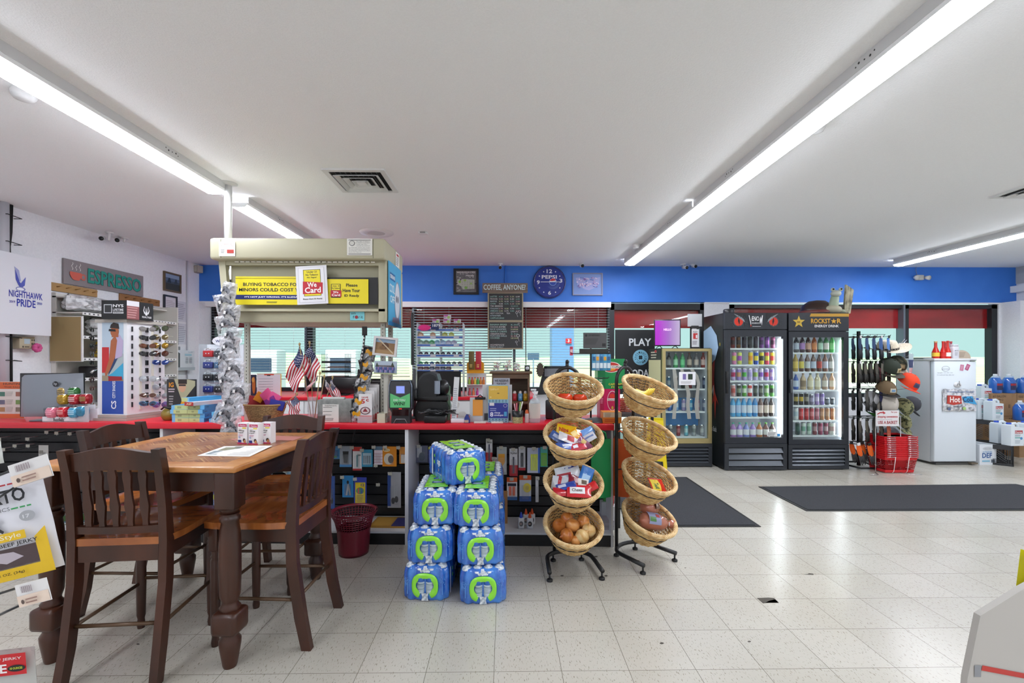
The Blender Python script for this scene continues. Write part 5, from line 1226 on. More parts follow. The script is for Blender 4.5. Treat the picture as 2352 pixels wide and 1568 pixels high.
STR=noisy('pale_straw','cdbfa6','e2d8c4',(60,60,60),.7,.1)
g=G();g.lathe([(.11,-.004),(.108,.03),(.10,.08),(.085,.11),(.05,.118),(0,.108)],STR,28,sx=1,sy=1.15);g.build('crown',o)
g=G();g.grid(lambda u,v:(lambda a,rr:(rr*1.05*math.cos(a),rr*.9*math.sin(a),.055*abs(math.cos(a))**3*v**1.5*1.0-.02*abs(math.sin(a))**3*v))(2*PI*u,.10+.145*v),40,8,STR);g.build('brim',o)
g=G();g.lathe([(.114,.002),(.113,.024)],P('1c1a18',.5),28,sx=1,sy=1.15,caps=False)
for k in range(20):a=k*PI/10;g.sph((.115*math.cos(a),.132*math.sin(a),.013),.005,m=P('d8d4c8',.3,.6),nu=6,nv=4)
g.build('hat_band',o)
q=W(2092,826,5.75)
g=G();g.grid(lambda u,v:((u-.5)*.10*(1-.75*v**1.5)+.01*math.sin(v*6),-.012*math.sin(u*PI),-.20*v),8,12,P('e4e0e2',.7))
for k in range(5):g.grid(lambda u,v:((u-.5)*.10*(1-.75*(.55+.09*k+.04*v)**1.5)+.01*math.sin((.55+.09*k)*6),-.014*math.sin(u*PI)-.002,-.20*(.55+.09*k+.04*v)),6,2,P('b03040',.7))
g.grid(lambda u,v:((u-.5)*.10*(1-.75*(.5*v)**1.5),-.014*math.sin(u*PI)-.002,-.20*(.5*v)),6,4,P('3a4466',.7))
g.build('flag_bandana',None,'stars and stripes bandana hanging from a white card, right of the cowboy hat','bandana',loc=q,rz=rad(20))
sign('hang_card','pale card hanging above the flag bandana on the hat rack','card',(q[0]-.03,5.745,q[2]),.06,.075,'aebfc4',[],t=.002)
pb=floorp(2037,1088);pr=floorp(2106,1089)
BWid=.41;BDep=.30
REDP=P('d8202a',.35)
o=thing('shopping_basket','red plastic hand basket at the bottom of the stack, its meshed side showing','basket',(pb[0]+.19,pb[1]+.16,0),group='red hand baskets stacked by the hat rack')
def basket_shell(g,z0,z1,w0,w1,d0,d1,holes):
 t=.004
 def ring(s):return(w0+(w1-w0)*s,d0+(d1-d0)*s,z0+(z1-z0)*s)
 for side in range(4):
  def pt(u,v,off=0):
   w,d,z=ring(v);w=w/2+off;d=d/2+off
   return((-w+2*w*u,-d,z),(w,-d+2*d*u,z),(w-2*w*u,d,z),(-w,d-2*d*u,z))[side]
  n_=22 if side%2==0 else 14
  if not holes:
   g.grid(lambda u,v:pt(u,v),4,1,REDP,False);g.grid(lambda u,v:pt(1-u,v,-t),4,1,REDP,False)
  else:
   for a_,b_ in((0,.18),(.82,1)):g.grid(lambda u,v:pt(u,a_+(b_-a_)*v),4,1,REDP,False);g.grid(lambda u,v:pt(1-u,a_+(b_-a_)*v,-t),4,1,REDP,False)
   for k in range(n_+1):
    u0=k/n_-.012;u1=k/n_+.012;u0=max(0,u0);u1=min(1,u1)
    g.add([pt(u0,.18),pt(u1,.18),pt(u1,.82),pt(u0,.82)],[(0,1,2,3),(3,2,1,0)],REDP)
   for k in range(5):
    v0=.18+.64*(k+1)/6-.02
    g.add([pt(0,v0),pt(1,v0),pt(1,v0+.04),pt(0,v0+.04)],[(0,1,2,3),(3,2,1,0)],REDP)
   g.add([pt(.30,.35),pt(.7,.35),pt(.7,.82),pt(.3,.82)],[(0,1,2,3),(3,2,1,0)],REDP)if side==0 else None
 g.add([(-w0/2,-d0/2,z0),(w0/2,-d0/2,z0),(w0/2,d0/2,z0),(-w0/2,d0/2,z0)],[(0,1,2,3),(3,2,1,0)],REDP)
g=G();basket_shell(g,.006,.20,.355,BWid,.24,BDep,True);g.build('body',o)
g=G()
def rim(g,z,w,d,m=REDP):
 g.box(-w/2-.006,-d/2-.006,z-.012,w/2+.006,-d/2+.004,z,m);g.box(-w/2-.006,d/2-.004,z-.012,w/2+.006,d/2+.006,z,m)
 g.box(-w/2-.006,-d/2,z-.012,-w/2+.004,d/2,z,m);g.box(w/2-.004,-d/2,z-.012,w/2+.006,d/2,z,m)
rim(g,.208,BWid,BDep);g.build('rim',o)
def handles(o_,z):
 for s_ in(-1,1):
  g=G();x=s_*.13;g.tube([(x-.055,-BDep/2-.012,z-.002),(x-.05,-BDep/2-.016,z+.003),(x+.05,-BDep/2-.016,z+.003),(x+.055,-BDep/2-.012,z-.002)],.0035,CHROME,6)
  g.build('wire_handle',o_)
for s_ in(-.085,.085):
 g=G();g.tube([(s_,-BDep/2-.016,.205),(s_,-BDep/2+.01,.03),(s_,-BDep/2+.03,.002),(s_,BDep/2,.003)],.0035,P('e8e4e4',.3),6);g.build('wire_handle',o)
handles(o,.205)
B0=o
o2=thing('shopping_basket','x','basket',(B0.location[0],B0.location[1],.024),group='red hand baskets stacked by the hat rack')
g=G();basket_shell(g,.186,.20,BWid-.006,BWid,BDep-.006,BDep,False);g.build('body',o2)
g=G();rim(g,.208,BWid,BDep);g.build('rim',o2);handles(o2,.205)
for k in range(11):
 c=o2 if k==0 else dup(o2,(B0.location[0]+.002*(k%3),B0.location[1]+.001*k,.0225*(k+1)))
 c['label']='red hand basket nested in the stack, %s above the bottom one'%ORD[k]
 c.location[2]=.0225*(k+1)
q=(B0.location[0]-.16,B0.location[1]-.10)
o=thing('basket_sign_holder','white wire holder rising behind the red hand baskets','sign holder',(q[0],q[1],0))
g=G()
a0=W(2010,978,q[1]);a1=W(2063,942,q[1]);hw=(a1[0]-a0[0])/2;mid=(a0[0]+a1[0])/2-q[0]
g.tube([(mid-hw+.005,0,.0),(mid-hw+.005,0,a1[2]-.08),(mid+hw+.03,0,a1[2]-.08),(mid+hw+.03,0,0)],.004,P('d8d4d4',.3,.5),6)
for s_ in(-1,1):g.tube([(mid+s_*hw,.0,.01),(mid+s_*hw*1.4,-.12,.006),(mid+s_*hw*2.2,-.14,.01)],.004,CHROME,6)
g.build('wire_frame',o)
sign('basket_notice','white and red notice reading use a basket','sign',(a0[0],q[1]-.012,a0[2]),2*hw,a1[2]-a0[2],'e9e6e6',[('t','For your',.66,.82,.27,.12,'b5303a'),('t','shopping convenience',.07,.50,.87,.18,'c03038'),('t','USE A BASKET',.09,.14,.84,.20,'a8363c'),('l',.05,.42,.95,.45,1,'888888'),('p',[(.05,.78),(.18,.90),(.30,.90),(.28,.97),(.42,.84),(.33,.76),(.31,.83),(.18,.83),(.06,.73)],'c03038')],t=.003)
pf=floorp(2146,1068)
Yz=pf[1];x0=pf[0];x1=W(2243,1068,Yz)[0];zt=W(2190,823,Yz)[2];wz=x1-x0;dz=.60
FZ=P('dde6ee',.35);FZS=P('d3d7dd',.4)
o=thing('upright_freezer','white upright freezer with a silver drink bag clipped to its door','freezer',(x0,Yz,0))
g=G();g.box(0,.065,.03,wz,dz,zt-.03,FZS,r=.006);g.build('cabinet',o)
g=G();g.box(0,0,.045,wz,.06,zt-.035,FZ,r=.012);g.build('door',o)
g=G();g.box(-.004,-.002,zt-.032,wz+.004,dz,zt,P('d6d9dc',.4),r=.006);g.build('top_cover',o)
g=G();g.box(wz-.09,-.01,zt-.034,wz-.02,.02,zt-.024,P('55585c',.4));g.build('hinge',o)
g=G();g.box(.04,.02,.0,wz-.04,.5,.03,P('4a4a48'));g.build('kick_base',o)
g=G();g.box(wz-.09,-.02,.015,wz+.0,.04,.035,P('6a5f50'));g.build('foot',o)
def onF(px,py):q=W(px,py,Yz);return q[0]-x0,q[2]
g=G();e=[]
a=onF(2150,800);X=lambda px:onF(px,0)[0];Z=lambda py:onF(0,py)[1]
INK=P('6a6e74',.6)
g.tube([(X(2172+9*math.cos(t)),-.001,Z(847-6*math.sin(t)))for t in[k*PI/8 for k in range(16)]],.0018,INK,4,closed=True)
g.text('gourmet',X(2163),Z(850),X(2180)-X(2163),.018,-.0015,INK,False);g.text('Single Ice $1.50',X(2153),Z(858),X(2188)-X(2153),.012,-.0015,INK,False);g.text('Crushed Ice $2.50',X(2152),Z(863),X(2191)-X(2152),.012,-.0015,INK,False)
g.build('door_lettering',o)
for k,(px,py,r_)in enumerate(((2209,844,8),(2222,843,24))):
 a=onF(px,py);g=G();g.box(-.024,-.002,-.04,.024,0,.04,P('b8507c'if k else 'c9809c'));g.art(.04,.07,[('l',.1,.1,.9,.9,5,'dcb0c4')],-.02,-.035,-.002)
 g.build('pink_note',None,('pale pink note on the freezer door','magenta tilted note on the freezer door')[k],'note',None,None,(x0+a[0],Yz-.001,a[1]),ry=rad(r_))
a=onF(2163,944);b_=onF(2240,893)
FO=noisy('silver_foil_bag','9fa2a8','f0f1f4',(26,26,26),.18,.4,3,.35,.6,.7)
o=thing('drink_mix_bag','silver foil bag with red and blue drink lettering on the freezer door','bag',(x0+a[0],Yz-.012,a[1]))
wb,hb=b_[0]-a[0],b_[1]-a[1]
g=G();g.grid(lambda u,v:(wb*u+.004*math.sin(v*20),-.012*math.sin(PI*u)**.5*math.sin(PI*v)**.5+.002*math.sin(u*31+v*17),hb*v+.004*math.sin(u*23)),30,18,FO);g.build('foil',o)
g=G();g.art(wb,hb,[('p',[(.10,.35),(.12,.72),(.52,.70),(.55,.35),(.3,.28)],'b5382c'),('p',[(.56,.66),(.85,.68),(1,.3),(.62,.40)],'3a9ad0'),('t','Hot',.19,.40,.30,.26,'f2e8e4'),('t','Cola',.58,.42,.30,.24,'1c3a6a'),('t','Professional Blend',.12,.84,.78,.08,'4a6a9a',False),('t','PRODUCT',.3,.18,.26,.06,'4a4a5a'),('e',.62,.13,.05,.07,'a8cc7a'),('r',.13,.05,.21,.17,'5a6a8a')],0,0,-.0125)
g.build('printing',o)
p_=onF(2198,880);o=thing('magnetic_clip','round white magnetic clip holding the silver bag','clip',(x0+p_[0],Yz-.003,p_[1]-.02))
g=G();g.lathe([(.05,0),(.048,.01),(.02,.016),(0,.016)],P('dfe0e2',.3),20);g.v=[(x,-z,y*.7)for x,y,z in g.v];g.build('disc',o)
g=G();g.tube([(-.02,-.018,-.01),(0,-.03,.05),(.02,-.018,-.01)],.005,CHROME,6);g.build('spring',o)
def at_top(px,dy):q=W(px,820,Yz+dy);return(q[0],Yz+dy,zt)
for k,(px,dy,h,r,c1,lab,cap,nm_)in enumerate(((2149,.15,.235,.042,'b32418','e0b93a','c9a070','red sauce bottle with yellow label, on the freezer at left'),(2166,.12,.235,.034,'b81f1c','c02420','c03028','all red sauce bottle, middle of the freezer top'),(2177,.10,.24,.033,'c0281f','e8e0d8','b8241f','red sauce bottle with white label on the freezer'),(2172,.3,.24,.033,'a82020','d06a5a','d04034','red sauce bottle at the rear of the freezer top'),(2184,.30,.24,.036,'9a5a6a','c8a8a8','b03a3a','pinkish sauce bottle behind the white container'))):
 g=G();g.lathe([(r,0),(r,h*.25),(r*1.0,h*.36)],P(c1,.2),16);g.lathe([(r*1.02,h*.12),(r*1.02,h*.34)],P(lab,.4),16,caps=False);g.lathe([(r,h*.36),(r*.42,h*.66),(r*.38,h*.93)],P(c1,.2),16,caps=False);g.lathe([(r*.46,h*.92),(r*.46,h)],P(cap,.4),14)
 g.build('sauce_bottle',None,nm_,'bottle','sauce bottles on the freezer',None,at_top(px,dy))
g=G();g.box(-.04,-.03,0,.04,.03,.16,P('cfcfd6',.5),r=.008);g.box(-.035,-.025,.16,.035,.025,.19,P('c2c2ca',.5),r=.006);g.art(.06,.09,[('l',.1,.1,.9,.6,4,'8a8a92'),('t','MOTTS',.1,.75,.8,.15,'4a4a55')],-.03,.03,-.03)
g.build('shaker_container',None,'white plastic shaker container beside the red sauce bottles','container',loc=at_top(2192,.08))
g=G();N=20;g.prism([(.13*math.cos(k*PI/N),.13*math.sin(k*PI/N)*.9)for k in range(N+1)],0,.006,P('c8b8a4'));g.v=[(x,z,y)for x,y,z in g.v]
g.art(.16,.09,[('l',.05,.1,.95,.9,4,'9a8876')],-.08,.01,0)
g.build('round_plaque',None,'half-round tan plaque leaning behind the white shaker','plaque',loc=at_top(2209,.28))
for k in range(3):
 g=G();g.box(-.14,-.1,0,.12-.02*k,.1,.004,P(('3a3f48','dcdcd8','555a60')[k]));g.build('flat_magazine',None,'%s magazine lying flat on the freezer'%('dark','pale','grey')[k],'magazine',None,None,(at_top(2128,.25)[0]+.0*k,Yz+.25,zt+.0005+.0045*k),rz=rad(8*k))
# washer fluid, coolant jugs, crates
def jug(g,m_body,m_cap,m_lab,w=.17,d=.11,h=.30,fluid=None):
 def outline(s):return[(-w/2*s,-d/2*s),(w/2*s,-d/2*s),(w/2*s,d/2*s),(-w/2*s,d/2*s)]
 g.box(-w/2,-d/2,0,w/2,d/2,h*.74,m_body,r=.018)
 return g
def coolant(label,loc,rz=0,s=1):
 o=thing('coolant_jug',label,'jug',loc,rz,'white coolant jugs by the crates');o.scale=(s,s,s)
 w,d,h=.185,.115,.30;MB=P('dfe8ee',.35)
 g=G()
 pts=[(-w/2,.0),(w/2,0),(w/2,h*.80),(w*.36,h*.97),(w*.0,h),(-w*.12,h*.985),(-w*.18,h*.93),(-w/2+.01,h*.93),(-w/2,h*.88)]
 hole=[(w*.32,h*.80),(w*.30,h*.90),(w*.02,h*.93),(-w*.08,h*.88),(-w*.02,h*.82)]
 g.ext([(-w/2,0),(w/2,0),(w/2,h*.79),(-w/2,h*.88)],-d/2,d/2,MB)
 g.ext([(-w/2,h*.87),(-w*.12,h*.83),(-w*.14,h*.93),(-w/2+.008,h*.93)],-d/2+.01,d/2-.01,MB)
 g.tube([(w*.42,0,h*.76),(w*.40,0,h*.90),(w*.20,0,h*.965),(-w*.05,0,h*.955),(-w*.14,0,h*.88)],.017,MB,10)
 g.build('body',o)
 g=G();g.cyl((-w*.30,0,h*.92),(-w*.30,0,h),.026,P('2a50c0',.35),n=20);g.build('cap',o)
 g=G();g.art(w*.8,h*.62,[('r',.22,.76,.98,.98,'b0242e'),('t','Durex',.26,.79,.68,.14,'f4f4f4'),('l',.22,.52,.9,.70,3,'8a9098'),('r',.22,.44,.78,.49,'3aa8a0'),('e',.84,.42,.12,.10,'4a90c8'),('l',.22,.05,.85,.3,3,'a8b4bc')],-w*.38,.02,-d/2)
 g.build('label',o,'red and white printed label')
 return o
def washer(label,loc,rz=0):
 o=thing('washer_fluid_jug',label,'jug',loc,rz,'blue washer fluid jugs')
 BF=P('2f74d8',.1,0,1,.25,0,.5,.6)
 g=G();g.lathe([(.068,0),(.078,.012),(.078,.15),(.075,.19),(.050,.235)],BF,24,sx=1.02,sy=.95);g.build('fluid_body',o)
 g=G();g.lathe([(.050,.235),(.028,.262),(.022,.268)],P('c9d9ea',.15,0,.8),24,caps=False);g.tube([(.03,0,.25),(.062,0,.245),(.078,0,.20),(.078,0,.15)],.011,P('8fb4e4',.2),8);g.build('clear_neck',o)
 g=G();g.lathe([(.024,.266),(.024,.288),(.0,.289)],P('e8ebee',.35),18);g.build('cap',o)
 g=G();g.grid(lambda u,v:(.0815*math.sin(-.55+1.5*u),-.0785*math.cos(-.55+1.5*u),.05+.10*v),10,4,P('1f2c5a',.4));g.grid(lambda u,v:(.082*math.sin(-.55+1.5*u),-.079*math.cos(-.55+1.5*u),.115+.03*v),10,2,P('a02838',.4));g.build('label',o,'navy and red label')
 return o
def crate(label,loc,w,d,h,rz=0):
 o=thing('milk_crate',label,'crate',loc,rz,'black plastic milk crates');CRM=P('2e3034',.45)
 g=G();t=.006
 for z0,z1 in((0,.03),(h-.06,h)):
  g.box(-w/2,-d/2,z0,w/2,-d/2+t,z1,CRM);g.box(-w/2,d/2-t,z0,w/2,d/2,z1,CRM);g.box(-w/2,-d/2,z0,-w/2+t,d/2,z1,CRM);g.box(w/2-t,-d/2,z0,w/2,d/2,z1,CRM)
 for sx in(-1,1):
  for sy in(-1,1):
   for k in(0,.02,.04):g.box(sx*(w/2-k)-.004,sy*(d/2)-.004,0,sx*(w/2-k)+.004,sy*d/2+.004,h,CRM);g.box(sx*w/2-.004,sy*(d/2-k)-.004,0,sx*w/2+.004,sy*(d/2-k)+.004,h,CRM)
 for side in range(4):
  L_=w if side%2==0 else d;off=d/2 if side%2==0 else w/2
  g.T=Matrix.Rotation(side*PI/2,4,'Z')
  for k in range(7):
   for s_ in(-1,1):
    x0_=s_*(L_/2-.045);x=x0_-s_*k*.0
    za=h-.07-k*.028;
    if za-.09>.02:g.tube([(s_*(L_/2-.05),-off+.003,za-.09+.0),(s_*(L_/2-.05)-s_*.10,-off+.003,za)]if False else[(s_*(L_/2-.045)-s_*.11,-off+.003,za),(s_*(L_/2-.045),-off+.003,za-.09)],.0032,P('55585c',.4),5)
  for k in range(3):g.box(-L_/2,-off,.045+k*.016,L_/2,-off+.004,.050+k*.016,CRM)
 g.T=Matrix();g.box(-w/2,-d/2,.002,w/2,d/2,.008,CRM)
 g.box(-w/2+.01,-d/2+.01,h-.01,w/2-.01,d/2-.01,h-.006,P('222326'))
 g.build('crate_body',o)
 return o
YA=5.98
pa=W(2320,1075,YA)
crate('black milk crate at the lower right, carrying three white jugs',(pa[0]+.04,pa[1]+.28,0),.40,.40,hz(1024,pa),rad(-45))
zA=hz(1024,pa)
q=W(2333,1022,YA+.02);coolant('white coolant jug in front on the lower crate, label facing out',(q[0],YA+.06,zA+.001),rad(4))
q=W(2313,1022,YA+.2);coolant('white coolant jug behind the front jug on the lower crate, partly hidden',(q[0]-.05,YA+.24,zA+.001),rad(0))
q=W(2352,1022,YA+.2);coolant('white coolant jug at the frame edge on the lower crate',(q[0]+.06,YA+.22,zA+.001),rad(10))
pb_=W(2262,1050,6.55)
crate('black milk crate behind the white carton, carrying pale jugs',(pb_[0]+.06,6.62,.0),.36,.30,hz(968,(pb_[0],6.35)),rad(-40))
zB_=hz(968,(pb_[0],6.35))
q=W(2285,968,6.5);coolant('pale blue-white coolant jug on the rear crate, label showing',(q[0],6.52,zB_+.001),rad(6))
q=W(2256,968,6.62);coolant('pale jug on the rear crate between the freezer and its twin',(q[0]+.01,6.66,zB_+.001),rad(0))
q=floorp(2250,1067);x1_=W(2291,1067,q[1])[0];w=x1_-q[0];h=hz(1021,q)
g=G();g.box(0,0,0,w,.25,h,P('dfe4ea',.4))
g.art(w,h,[('e',.48,.80,.30,.09,'c8ccd2'),('t','blue sky',.30,.77,.36,.06,'9aa0a8',False),('t','ULTRAPURE',.18,.60,.55,.07,'6a9ac8'),('t','DEF',.15,.34,.58,.24,'2a5a9a'),('r',.14,.14,.60,.22,'8ac0d8'),('r',.68,.10,.88,.26,'5a6470')])
g.build('fluid_carton',None,'white carton printed DEF on the floor between freezer and crates','carton',None,None,(q[0],q[1],0),rz=rad(3))
q=W(2250,1020,6.45)
g=G();g.box(0,0,0,.10,.2,hz(972,(q[0],6.45)),P('cdd6e2',.4));g.box(.02,-.002,.5,.08,0,.55,P('2a50b0'));g.build('pale_carton',None,'narrow pale carton hugging the freezer above the printed one','carton',None,None,(q[0]-.08,6.42,0))if False else None
CBD=noisy('cardboard','9c7a58','ae8a66',(5,5,5),.8)
YC=6.84
def cbox(px0,px1,py0,py1,Y,lab,items,d=.26):
 a=W(px0,py1,Y);b_=W(px1,py0,Y)
 g=G();g.box(0,0,0,b_[0]-a[0],d,b_[2]-a[2],CBD);g.box(.0,-.001,(b_[2]-a[2])*.47,b_[0]-a[0],.0,(b_[2]-a[2])*.53,P('8f6e4e',.6))if False else None
 g.art(b_[0]-a[0],b_[2]-a[2],items)
 return g.build('cardboard_box',None,lab,'box','cardboard cases behind the crates',None,a),a,b_
BR_='4a3826'
o1,a1_,b1_=cbox(2276,2335,903,955,YC,'brown carton printed with gallon size, under the blue washer jugs',[('t','6/1 GALLON',.08,.82,.5,.1,BR_),('t','(3.78 L)',.18,.66,.3,.1,BR_),('r',.6,0,.8,1,'a07c58'),('t','II',.68,.35,.06,.16,BR_)])
o2_,a2_,b2_=cbox(2336,2372,903,955,YC+.01,'brown carton beside the gallon carton, at the frame edge',[('t','PLEASE',.1,.8,.3,.1,BR_)])
cbox(2290,2380,956,1060,YC-.02,'brown carton at floor level behind the crates',[('t','6/1 GALLON',.3,.92,.5,.05,BR_)],.24)[0]
for px,py,lab,Yw_ in((2289,903,'blue washer fluid jug on the cartons, nearest the freezer',6.88),(2320,903,'blue washer fluid jug on the cartons, second from the freezer',6.88),(2352,903,'blue washer fluid jug on the cartons, cut by the frame',6.88),(2341,903,'blue washer fluid jug in the rear row on the cartons',6.98)):
 q=W(px,py,Yw_);washer(lab,(q[0],Yw_+(.02 if Yw_<6.9 else .07),b1_[2]+.001))
q=W(2346,965,6.62);zq=q[2];g=G();g.box(-.12,-.12,0,.2,.13,zq-.001,CBD);g.build('cardboard_box',None,'brown carton holding up the lower blue washer jug','box','cardboard cases behind the crates',None,(q[0],6.66,0))
washer('dark blue washer fluid jug standing lower in front of the cartons',(q[0],6.64,zq))
q=W(2262,928,6.9)
g=G();g.box(-.13,0,0,.13,.2,q[2]-.001,CBD);g.build('cardboard_box',None,'brown carton beneath the tall pale jug behind the freezer','box','cardboard cases behind the crates',None,(q[0]-.05,6.86,0))
coolant('pale coolant jug standing on a carton just right of the freezer',(q[0],6.93,q[2]),rad(3),1.0)
# left wall
WXL=LX
def L(px,py):return WX(px,py,WXL)
def lsign(px0,py0,px1,py1,name,label,cat,bg,items,t=.006,frame=None,fw=.02,group=None,off=0):
 """panel on the left wall; px0 nearer; rows read at the px0 edge"""
 LL=lambda x,y:WX(x,y,WXL+off)
 a=LL(px0,py1);b_=LL(px0,py0);c=LL(px1,py1)
 return sign(name,label,cat,(WXL+off+t+.003,a[1],a[2]),c[1]-a[1],b_[2]-a[2],bg,items,rz=PI/2,t=t,frame=frame,fw=fw,group=group)
GRS='8a8284';TEAL='1f8f80';CUP='cc5f4c'
steam=[]
for k,x in enumerate((.085,.125,.165)):
 pts=[(x+.008*math.sin(i*1.15),.60+.30*i/8*(1 if k!=1 else .75))for i in range(9)]
 for i in range(8):steam.append(('p',[(pts[i][0],pts[i][1]),(pts[i][0]+.006,pts[i][1]),(pts[i+1][0]+.006,pts[i+1][1]),(pts[i+1][0],pts[i+1][1])],'e8e6e4'))
lsign(141.5,592,325,650,'espresso_sign','grey espresso sign with a red cup and teal letters high on the left wall','sign',GRS,steam+[('p',[(.06,.52),(.185,.52),(.19,.45),(.175,.30),(.155,.20),(.095,.20),(.07,.30),(.055,.42)],CUP),('e',.205,.37,.03,.13,CUP),('e',.205,.37,.018,.085,GRS)]+[('t','ESPRESSO',.262,.175,.70,.62,'16564f'),('t','ESPRESSO',.256,.19,.70,.62,TEAL)],t=.02)
lsign(-45,565,116,763,'school_banner','white cloth banner with a blue hawk and team lettering','banner','dcdde4',[('t','NIGHTHAWK',.36,.46,.50,.085,'2b35a0'),('t','PRIDE',.47,.35,.28,.095,'2b35a0'),('t','2019',.365,.385,.08,.03,'2b35a0'),('t','2020',.77,.40,.08,.03,'2b35a0'),('p',[(0.445,.80),(0.475,.82),(0.510,.66),(0.560,.60),(0.520,.585),(0.490,.62),(0.455,.68)],'3a46a8'),('p',[(0.510,.62),(0.600,.73),(0.585,.62),(0.540,.585)],'4a55ac'),('e',0.525,.57,.07,.028,'7a80b8'),('e',0.520,.568,.055,.018,'e4e5ec'),('p',[(0.430,.84),(0.500,.80),(0.530,.66),(0.500,.68)],'9aa0cc')],t=.004,off=.13)
for px,py,pl,lab in((112,647,220,'pale wooden peg rack below the left end of the espresso sign'),(272,673.5,364,'brown wooden peg rack above the sunglasses display')):
 a=L(px,py);c=L(pl,py);o=thing('peg_rack',lab,'peg rack',(WXL,a[1],a[2]-.085))
 Lh=c[1]-a[1];PW=P('b08a56'if px<200 else '94683c',.5)
 g=G();g.box(.001,0,0,.02,Lh,.085,PW,r=.003,seg=1);g.build('board',o)
 for k in range(5):g=G();y=Lh*(.12+.19*k);g.cyl((.02,y,.045),(.075,y,.055),.006,PW,n=8);g.build('peg',o)
for px0,py0,px1,py1,col,art,fc,nm_,lab in((374,622,413,666,'5c6b82',[('r',0,0,1,.42,'3b3d36'),('r',0,.42,1,.55,'4a5560'),('p',[(.15,.45),(.3,.9),(.42,.45)],'2c3640'),('p',[(.6,.45),(.75,.85),(.85,.45)],'3a4650'),('r',.05,.75,.95,.98,'8fa3bd')],'6a573c','landscape_picture','small gilt framed mountain lake picture high on the left wall'),(374,676,404,728,'d9d6dc',[('l',.1,.15,.9,.85,8,'b8b0b8')],'2c2d33','framed_certificate','black framed certificate on the left wall, upper of two'),(374,738,406,790,'d9cdd2',[('l',.1,.15,.9,.85,8,'c49aa4')],'2c2d33','framed_certificate','black framed certificate on the left wall, lower of two')):
 a=L(px0,py1);b_=L(px0,py0);c=L(px1,py1)
 sign(nm_,lab,'picture'if 'picture'in nm_ else 'certificate',(WXL+.012,a[1]+.02,a[2]+.02),c[1]-a[1]-.04,b_[2]-a[2]-.04,col,art,rz=PI/2,t=.006,frame=fc,fw=.022)
for k,(px0,py0,px1,py1,lab)in enumerate(((405,690,427,737,'white printed sheet taped beside the upper certificate'),(407,742,428,790,'white printed sheet taped beside the lower certificate'),(352,716,374,740,'pale blue sheet taped left of the certificates'))):
 lsign(px0,py0,px1,py1,'printed_sheet',lab,'paper','d4d6df'if k<2 else 'c4d4e4',[('l',.1,.1,.9,.9,9,'a4a6b4')],t=.001)
a=L(428,605);g=G();g.cyl((.012,0,.95),(.012,0,CEIL),.012,P('c9cad2',.4),n=10)
g.build('wall_conduit',None,'thin white conduit running down the left wall near the corner','pipe',loc=(WXL,a[1],0))
p=W(452,618,BY-.10)
o=thing('wall_speaker','small beige speaker in the ceiling corner beside the blue wall','speaker',(p[0],p[1],p[2]),rad(-25))
g=G();g.box(-.06,-.03,-.055,.06,.06,.055,P('a8a49a',.5),r=.01);g.build('housing',o)
g=G();g.box(-.045,-.033,-.04,.045,-.029,.04,P('c2beb2',.6));g.build('grille',o)
a=L(6,470)
g=G();g.cyl((.05,-.04,1.0),(.05,-.04,CEIL),.04,P('c4c4cc',.4),n=14)
g.build('white_riser_pipe',None,'thick white riser pipe at the left edge of the frame','pipe',loc=(WXL,a[1],0))
o=thing('cable_bundle','black cable bundle strapped to the riser pipe at the left edge','cable',(WXL,a[1],0))
g=G()
for k in range(3):g.tube([(.06,.0+.012*k,1.0),(.06+.01*(k%2),.0+.01*k,1.6),(.06,.01-.012*k,2.3),(.06,.0+.01*k,2.6),(.05,.02+.008*k,CEIL)],.008,BLK,6)
g.build('cable',o)
for z in(1.15,1.4,1.62,2.5,2.75):g=G();g.tube([(.0,-.08,z),(.10,-.05,z),(.105,.07,z-.01),(.0,.10,z)],.004,BLK,5);g.build('strap',o)
a=L(28,800);c=L(64,800)
o=thing('wall_controller','beige wall controller box with small screen and a pink flower','controller',(WXL,a[1],a[2]))
w=c[1]-a[1];g=G();g.box(0,0,0,.07,w,.115,P('b5aa90',.5),r=.006);g.build('housing',o)
g=G();g.T=Matrix.Translation((.0705,0,0))@Matrix.Rotation(PI/2,4,'Z');g.art(w,.115,[('r',.28,.40,.65,.82,'a8bac4'),('r',.75,.65,.83,.8,'4a4438'),('r',.75,.35,.83,.5,'4a4438'),('r',.88,.65,.96,.8,'4a4438'),('r',.88,.35,.96,.5,'4a4438'),('e',.2,.15,.05,.08,'4a4438'),('r',.3,.1,.6,.2,'6a6252')]);g.build('front_print',o)
g=G();
for k in range(7):t_=k*.9;g.sph((.09,w+.0+.025*math.cos(t_),.01+.025*math.sin(t_)),.022,m=P('c8528a',.7),nu=8,nv=6)
g.build('pink_flower',o,'pink flower tucked at the corner')
a=L(379,848);c=L(433,848);
o=thing('tank_monitor','white wall-mounted tank gauge console with printer and keypad','console',(WXL,a[1],a[2]-.02))
w=c[1]-a[1];zt_=L(379,803)[2]-a[2]+.02
g=G();g.box(0,0,0,.09,w,zt_,P('d4d8de',.4),r=.006);g.box(.0,0,0,.095,w,.045,P('a8adb6',.3));g.build('housing',o)
g=G();g.T=Matrix.Translation((.092,0,0))@Matrix.Rotation(PI/2,4,'Z')
it=[('r',.02,.12,.34,.85,'3c4048'),('e',.17,.82,.15,.1,'3c4048'),('t','TLS-300',.62,.04,.34,.09,'eef0f4'),('r',.55,.72,.85,.82,'9ac0d0'),('t','Veeder',.68,.88,.22,.06,'8ab0c8',False)]
for i in range(2):
 for j in range(4):it.append(('r',.58+.17*i,.35+.08*j,.70+.17*i,.40+.08*j,'9a9ea6'))
g.art(w,zt_,it);g.build('front_print',o)
